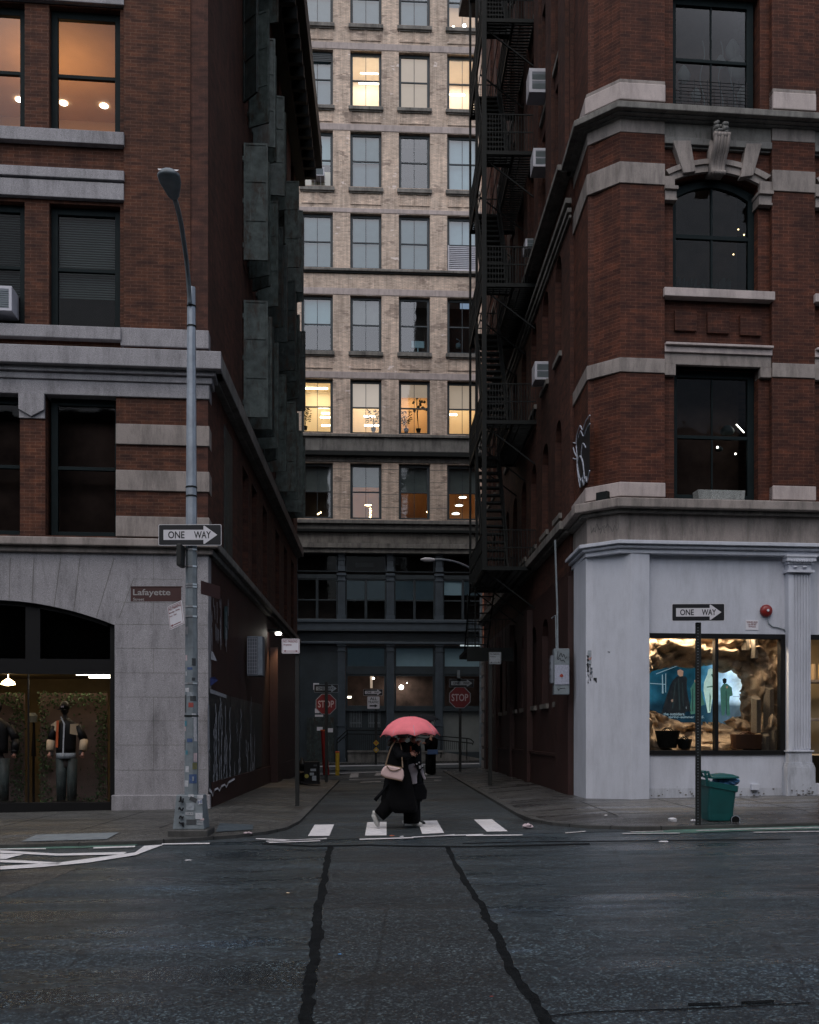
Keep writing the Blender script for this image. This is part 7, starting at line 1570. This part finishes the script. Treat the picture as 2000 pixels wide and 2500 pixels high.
# handbag
t = thing('handbag', q(370, 1150, -.3), 'pale pink leather shoulder bag hanging at the hip of the person in the long coat', 'handbag')
m = MB(); pts = [q(*p).xz for p in ((190, 1070), (215, 1000), (250, 950), (300, 930), (420, 955), (515, 975), (545, 1010), (550, 1090), (530, 1165), (400, 1140), (270, 1110))]; m.prism([(p[0], p[1]) for p in pts], DW-.38, DW-.25); obj('bag_body', m, M['bag'], t, bevel=.022)
m = MB(); m.tube(spline([q(285, 930, -.385), q(340, 1000, -.39), q(420, 1012, -.39), q(515, 975, -.385)], 5), .007, 5); m.tube([q(285, 925, -.34), q(520, 968, -.34)], .009, 5); m.tube([q(195, 1075, -.385), q(270, 1115, -.385), q(400, 1143, -.385), q(525, 1168, -.385)], .006, 5); obj('piping', m, M['tan'], t)
m = MB(); m.tube(spline([q(270, 935, -.32), q(320, 760, -.28), q(360, 660, -.25), q(410, 575, -.2), q(450, 560, -.1), q(500, 640, -.2), q(525, 900, -.28), q(530, 970, -.32)], 5), .012, 6); obj('strap', m, M['tan'], t)
# pink umbrella
Tu = Matrix.Translation(q(650, 700, -.02)) @ Matrix.Rotation(R(-1.5), 4, 'Y'); umbrella('umbrella', q(645, 185).z-q(650, 700).z, .485, .315, Tu, 'pink', 'bright pink open umbrella over the two people on the crosswalk', .06)
# second walker behind
D2 = 17.05; g2 = gz(.1)+.004
q2 = lambda X_, Y_, y=0: q(X_, Y_, y, D2)
W2 = thing('person', (.12, D2, g2), 'second walker mostly hidden behind the long black coat, carrying bags', 'person', 'people walking under umbrellas')
J = [(q2(690, 1010), .10), (q2(690, 870), .09), (q2(690, 740), .11), (q2(690, 640), .1), (q2(690, 545), .045), (q2(695, 490), .05),
     (q2(700, 640, -.14), .05), (q2(780, 760, -.18), .04), (q2(755, 640, -.14), .03), (q2(690, 640, .14), .05), (q2(720, 820, .18), .04), (q2(790, 900, .12), .03),
     (q2(700, 1060, .09), .085), (q2(720, 1430, .09), .06), (q2(740, 1790, .09), .04), (q2(680, 1060, -.09), .085), (q2(660, 1430, -.09), .06), (q2(600, 1810, -.09), .042)]
skinned('body', J, E, 'skin', W2); head(W2, q2(700, 440), .098, R(90))
m = MB()
def el2(X_, Y_, rx, ry): p = q2(X_, Y_); return (p.x, p.y, p.z, rx, ry)
m.loft([el2(690, 570, .05, .06), el2(690, 600, .12, .16), el2(690, 700, .14, .19), el2(690, 900, .14, .18), el2(700, 1100, .16, .18), el2(710, 1300, .15, .18), el2(705, 1500, .13, .17)], 20); obj('coat', m, M['cloth2'], W2, smooth=True)
m = MB(); m.tube([q2(700, 640, -.14), q2(775, 760, -.19), q2(758, 665, -.14)], [.075, .065, .05], 10); m.tube([q2(695, 640, .14), q2(725, 820, .18), q2(785, 895, .12)], [.07, .06, .05], 10); obj('sleeve', m, M['cloth2'], W2, smooth=True)
for pts_ in ([q2(700, 1300, .09), q2(725, 1500, .09), q2(740, 1820, .09)], [q2(680, 1300, -.09), q2(655, 1500, -.09), q2(610, 1820, -.09)]): m = MB(); m.tube(pts_, [.1, .085, .075], 12); obj('trouser_leg', m, M['cloth2'], W2, smooth=True)
shoe(W2, q2(750, 1850, .09), q2(880, 1850, .09), mat='iron'); shoe(W2, q2(565, 1862, -.09)+Vector((0, 0, .01)), q2(690, 1862, -.09)+Vector((0, 0, .01)))
hand(W2, q2(750, 640, -.14), (.3, 0, 1), (-1, 0, .3), .07)
Tu = Matrix.Translation(q2(755, 560, -.14)) @ Matrix.Rotation(R(-17), 4, 'Y'); umbrella('umbrella', .42, .46, .2, Tu, 'cloth2', 'dark open umbrella peeking out behind the pink one', .12, seed=2)
# pale clothes over the arm, checked bag, tote
def drape(name, pts, y0, y1, mat, lab, cat, fr=q2, bev=.012): m = MB(); m.prism([tuple(fr(*p).xz) for p in pts], D2+y0, D2+y1); o = obj(name, m, M[mat], None, loc=fr(pts[0][0], pts[0][1], y0), bevel=bev); tag(o, lab, cat); return o
drape('draped_cloth', ((620, 925), (700, 905), (740, 940), (760, 1040), (745, 1100), (750, 1210), (680, 1220), (665, 1130), (640, 1040), (618, 980)), -.34, -.29, 'pale', 'long pale cloth hanging in front of the second walker', 'cloth')
drape('draped_cloth', ((790, 985), (835, 975), (855, 1060), (885, 1140), (865, 1165), (835, 1120), (810, 1060)), -.30, -.26, 'pale', 'narrower pale cloth hanging right of the checked bag', 'cloth')
o = drape('checked_bag', ((715, 920), (780, 880), (850, 930), (855, 960), (790, 1015), (740, 990)), -.40, -.30, 'cloth2', 'dark bag with white checks held by the second walker', 'bag')
for (x0, y0_, x1, y1_) in ((730, 900, 755, 920), (768, 878, 793, 898), (776, 935, 812, 980), (812, 915, 845, 955)):
    m = MB(); m.prism([tuple(q2(*p).xz) for p in ((x0, y0_+4), (x1-6, y0_-4), (x1, y1_-4), (x0+6, y1_+4))], D2-.405, D2-.4005); obj('white_check', m, M['white'], o)
t = thing('tote_bag', q2(800, 1460, -.2), 'black tote bag hanging low beside the second walker', 'bag'); m = MB(); m.prism([tuple(q2(*p).xz) for p in ((700, 1230), (850, 1210), (905, 1320), (890, 1450), (760, 1470), (690, 1440))], D2-.28, D2-.16); obj('bag_body', m, M['cloth2'], t, bevel=.02); m = MB(); m.tube(spline([q2(740, 1225, -.22), q2(780, 1050, -.22), q2(790, 960, -.2), q2(820, 1050, -.22), q2(845, 1215, -.22)], 4), .008, 5); obj('handle', m, M['cloth'], t)
# third walker far down the alley
D3 = 38.4; sc3 = F/D3; g3 = gz(.8)+.01
def q3(X_, Y_, y=0): return q(X_, Y_, y, D3)
W3 = thing('person', (.8, D3, g3), 'person in black clothes standing far down the alley behind the pink umbrella', 'person')
J = [(q3(960, 790), .10), (q3(965, 700), .10), (q3(970, 600), .11), (q3(975, 540), .1), (q3(980, 480), .05), (q3(980, 440), .05), (q3(960, 550, -.2), .06), (q3(900, 640, -.25), .045), (q3(870, 600, -.3), .03), (q3(1000, 550, .2), .06), (q3(1010, 640, .2), .045), (q3(990, 740, .1), .03),
     (q3(985, 830, .1), .085), (q3(990, 950, .1), .07), (q3(1000, 1070, .1), .05), (q3(935, 830, -.1), .085), (q3(930, 950, -.1), .07), (q3(925, 1070, -.1), .05)]
skinned('body', J, E, 'skin', W3); head(W3, q3(980, 420), .11, R(60))
def el3(X_, Y_, rx, ry): p = q3(X_, Y_); return (p.x, p.y, p.z, rx, ry)
m = MB(); m.loft([el3(978, 505, .1, .1), el3(975, 540, .24, .2), el3(970, 620, .25, .22), el3(965, 720, .23, .2)], 16); obj('jacket', m, M['cloth'], W3, smooth=True)
m = MB(); m.tube([q3(955, 560, -.2), q3(900, 645, -.27), q3(875, 610, -.3)], [.1, .08, .06], 10); m.tube([q3(1000, 560, .2), q3(1015, 640, .2), q3(995, 740, .1)], [.1, .08, .06], 10); obj('sleeve', m, M['cloth'], W3, smooth=True)
for pts_ in ([q3(985, 770, .1), q3(990, 950, .1), q3(1000, 1075, .1)], [q3(940, 770, -.1), q3(930, 950, -.1), q3(925, 1075, -.1)]): m = MB(); m.tube(pts_, [.15, .13, .11], 12); obj('trouser_leg', m, M['cloth'], W3, smooth=True)
shoe(W3, q3(1000, 1085, .1), q3(960, 1085, .05), .06, mat='iron'); shoe(W3, q3(900, 1085, -.1), q3(880, 1085, -.3), .06)
m = MB(); p = q3(990, 735, -.28); m.box(p.x-.2, p.x+.2, p.y-.08, p.y+.02, p.z-.09, p.z+.09); o = obj('waist_bag', m, plain('blue_red_bag', (.05, .10, .22), .6), None, loc=p, bevel=.02); tag(o, 'small blue waist bag on the far person in black', 'bag')
hand(W3, q3(872, 600, -.3), (-1, -.3, .3), (0, 0, 1), .08)
# ------------------------------------------------------------------ mannequins and greenery in the left shop
def mannequin(px, yl, lab, jacket=True):
    fs = (px-1000)/F; s_ = lambda Y, dx=0, dy=0: None
    o_ = FL.I @ Vector((0, 0, EYE))
    def p(px_, py_, dy=0): a = FL.hit(px_, py_, -yl); return Vector((a[0], yl+dy, a[1]))
    zx2 = lambda X_, Y_, dy=0: p(px-158+X_/5.75, 1620+Y_/5.75, dy)
    t = thing('mannequin', FL.M @ p(px, 1960), lab, 'mannequin', 'mannequins in the arched shop window')
    W_ = lambda v: FL.M @ v
    j = [(W_(zx2(930, 1380)), .09), (W_(zx2(930, 1200)), .09), (W_(zx2(930, 1000)), .11), (W_(zx2(925, 850)), .1), (W_(zx2(915, 740)), .05), (W_(zx2(910, 690)), .05),
         (W_(zx2(800, 860)), .06), (W_(zx2(730, 1100)), .05), (W_(zx2(735, 1310, -.1)), .035), (W_(zx2(1060, 860)), .06), (W_(zx2(1170, 1080)), .05), (W_(zx2(1140, 1290, -.1)), .035),
         (W_(zx2(860, 1420)), .09), (W_(zx2(850, 1680)), .07), (W_(zx2(850, 1900)), .05), (W_(zx2(1010, 1420)), .09), (W_(zx2(1020, 1680)), .07), (W_(zx2(1020, 1900)), .05)]
    skinned('body', j, E, 'roomd', t)
    m = MB(); c = FL.M @ zx2(910, 640); m.loft([(c.x, c.y, c.z-.1, .05, .06), (c.x, c.y, c.z-.06, .075, .09), (c.x, c.y, c.z+.05, .09, .1), (c.x, c.y, c.z+.12, .07, .08), (c.x, c.y, c.z+.15, .01, .01)], 16); obj('head', m, M['roomd'], t, smooth=True)
    m = MB(); m.loft([(c.x, c.y-.02, c.z+.0, .10, .115), (c.x, c.y-.01, c.z+.08, .10, .11), (c.x, c.y, c.z+.15, .06, .07), (c.x, c.y, c.z+.17, .01, .01)], 16); m.loft([(c.x-.02, c.y-.15, c.z-.02, .09, .1), (c.x-.02, c.y-.15, c.z-.005, .09, .1)], 14); cp_ = obj('cap', m, M['black'], t, smooth=True)
    if jacket: m = MB(); m.box(c.x-.04, c.x+.02, c.y-.127, c.y-.11, c.z+.03, c.z+.065); obj('cap_patch', m, M['sk_pink'], cp_)
    m = MB(); cc = FL.M @ zx2(925, 1000)
    def s2(Y_, rx, ry): v = FL.M @ zx2(925, Y_); return (v.x, v.y, v.z, rx, ry)
    m.loft([s2(765, .06, .07), s2(810, .16, .12), s2(870, .215, .15), s2(1000, .21, .16), s2(1180, .20, .155), s2(1260, .195, .15)], 22); jk = obj('jacket', m, M['black'], t, smooth=True)
    if jacket:
        m = MB(); m.loft([s2(1255, .20, .155), s2(1335, .195, .15)], 22); obj('hem', m, M['sk_grey'], t, smooth=True)
        def patch(pts, mat, nm, yo=-.02):
            m = MB(FL); ids = []
            for X_, Y_ in pts:
                v = zx2(X_, Y_); u = (X_-925)/5.75/117/.215; u = max(-.97, min(.97, u)); ids.append(m.P((v.x, yl-.16*math.sqrt(1-u*u)+yo, v.z)))
            m.face(ids); obj(nm, m, M[mat], jk, fix=False)
        patch(((725, 860), (790, 815), (850, 800), (850, 960), (790, 955), (745, 920)), 'cream', 'cream_panel'); patch(((1010, 850), (1110, 845), (1115, 920), (1105, 1010), (1005, 985)), 'cream', 'cream_panel')
        patch(((815, 805), (855, 800), (848, 960), (840, 1180), (798, 1175), (808, 960)), 'orange', 'orange_stripe', -.03); patch(((890, 740), (945, 850), (930, 1100), (925, 1300), (905, 1300), (915, 1000), (920, 850), (880, 755)), 'sk_white', 'zip', -.03)
    for sg, (a, b_, c_) in (('l', ((775, 880), (715, 1080), (715, 1260))), ('r', ((1085, 880), (1180, 1070), (1170, 1260)))):
        A_, B_, C_ = (FL.M @ zx2(*a), FL.M @ zx2(*b_), FL.M @ zx2(*c_, -.08)); m = MB(); m.tube([A_, A_*.4+B_*.6, B_], [.085, .085, .08], 12); m.tube([B_*.3+C_*.7, C_], [.075, .07], 12) if not jacket else None; obj('sleeve', m, M['black'], t, smooth=True)
        m = MB(); m.tube([B_, B_*.2+C_*.8], [.082, .078], 12); obj('sleeve_panel', m, M['cream' if jacket else 'black'], t, smooth=True)
        hand(t, C_, (0, -.2, -1), (0, -1, 0), .07)
    for X_ in (860, 1010): m = MB(); m.tube([FL.M @ zx2(X_, 1330), FL.M @ zx2(X_, 1650), FL.M @ zx2(X_, 1925)], [.11, .1, .09], 12); obj('trouser_leg', m, M['shutterd'], t, smooth=True)
    m = MB(FL); v = zx2(930, 1940); m.box(v.x-.28, v.x+.28, yl-.22, yl+.22, -.1, v.z); obj('stand', m, M['black'], t)
    return t
mannequin(158, .95, 'mannequin in a black, cream and orange jacket with a black cap')
mannequin(-8, .95, 'mannequin in a plain black jacket cut off by the left edge', jacket=False)
def greenwall(px0, px1, py0, yl, lab, seed):
    random.seed(seed); a = FL.hit(px0, py0, -yl); b = FL.hit(px1, 1962, -yl); t = thing('green_wall', FL.M @ Vector(((a[0]+b[0])/2, yl, b[1])), lab, 'plant wall', 'plant walls behind the mannequins')
    m = MB(FL); m.box(a[0], b[0], yl, yl+.05, -.1, a[1]); obj('back_board', m, plain('grey_pink_board', (.12, .085, .075), .8, var=.2), t)
    m = MB(FL); w_, h_ = b[0]-a[0], a[1]+.1
    for i in range(2600):
        u, v = random.random(), random.random(); e = min(u, 1-u)*w_; et = (1-v)*h_
        if not (e < .22+.1*noise.noise(Vector((v*6, seed, 0))) or et < .3 or random.random() < .05 or v < .12): continue
        c = Vector((a[0]+u*w_, yl-random.uniform(0, .14), -.1+v*h_+random.uniform(0, .05))); l = random.uniform(.03, .07); d_ = Vector((random.uniform(-1, 1), random.uniform(-1, 0), random.uniform(-1, .6))).normalized(); s_ = d_.cross(Vector((.3, 1, .2))).normalized()*l*.4
        m.quad(c, c+d_*l*.5-s_, c+d_*l, c+d_*l*.5+s_)
    lv = obj('leaves', m, M['leaf'], t, fix=False); lv['kind'] = 'stuff'; return t
greenwall(98, 262, 1692, 1.6, 'leafy wall behind the mannequin in the orange striped jacket', 1); greenwall(-80, 60, 1692, 1.6, 'leafy wall at the left edge behind the plain black jacket', 2)
t = thing('display_stand', FL.M @ Vector((X(80, -1.7), 1.75, 0)), 'slim dark hat stand between the two plant walls in the left shop', 'stand')
m = MB(FL); v = FL.hit(82, 1962, -1.75); v2 = FL.hit(82, 1760, -1.75); m.tube([(v[0], 1.75, -.1), (v2[0], 1.75, v2[1])], [.03, .02], 8); m.lathe([(.16, -.1), (.16, -.06), (.03, -.04)], (v[0], 1.75, .0), 16); m.tube([(v2[0], 1.75, v2[1]-.75), (v2[0]+.01, 1.75, v2[1]-.05)], [.05, .02], 8); obj('stand_pole', m, M['black'], t)
m = MB(FL); m.loft([(v2[0]-.02, 1.75, v2[1]-.02, .09, .09), (v2[0]-.02, 1.75, v2[1]+.1, .1, .1), (v2[0]-.02, 1.75, v2[1]+.17, .06, .06)], 14); m.loft([(v2[0]-.02, 1.75, v2[1]-.03, .12, .13), (v2[0]-.02, 1.75, v2[1]-.02, .12, .13)], 14); obj('hat', m, M['blindd'], t)
x_, z_ = FL.hit(20, 1671, -1.9); m = MB(FL); m.lathe([(.03, .12), (.12, .06), (.15, 0), (.001, -.03)], (x_, 1.9, z_), 18); m.tube([(x_, 1.9, z_+.1), (x_, 1.9, z_+.5)], .008, 5); o = obj('pendant_lamp', m, M['bulb'], None, loc=FL.M @ Vector((x_, 1.9, z_))); tag(o, 'glowing white pendant lamp near the ceiling of the left shop', 'lamp')
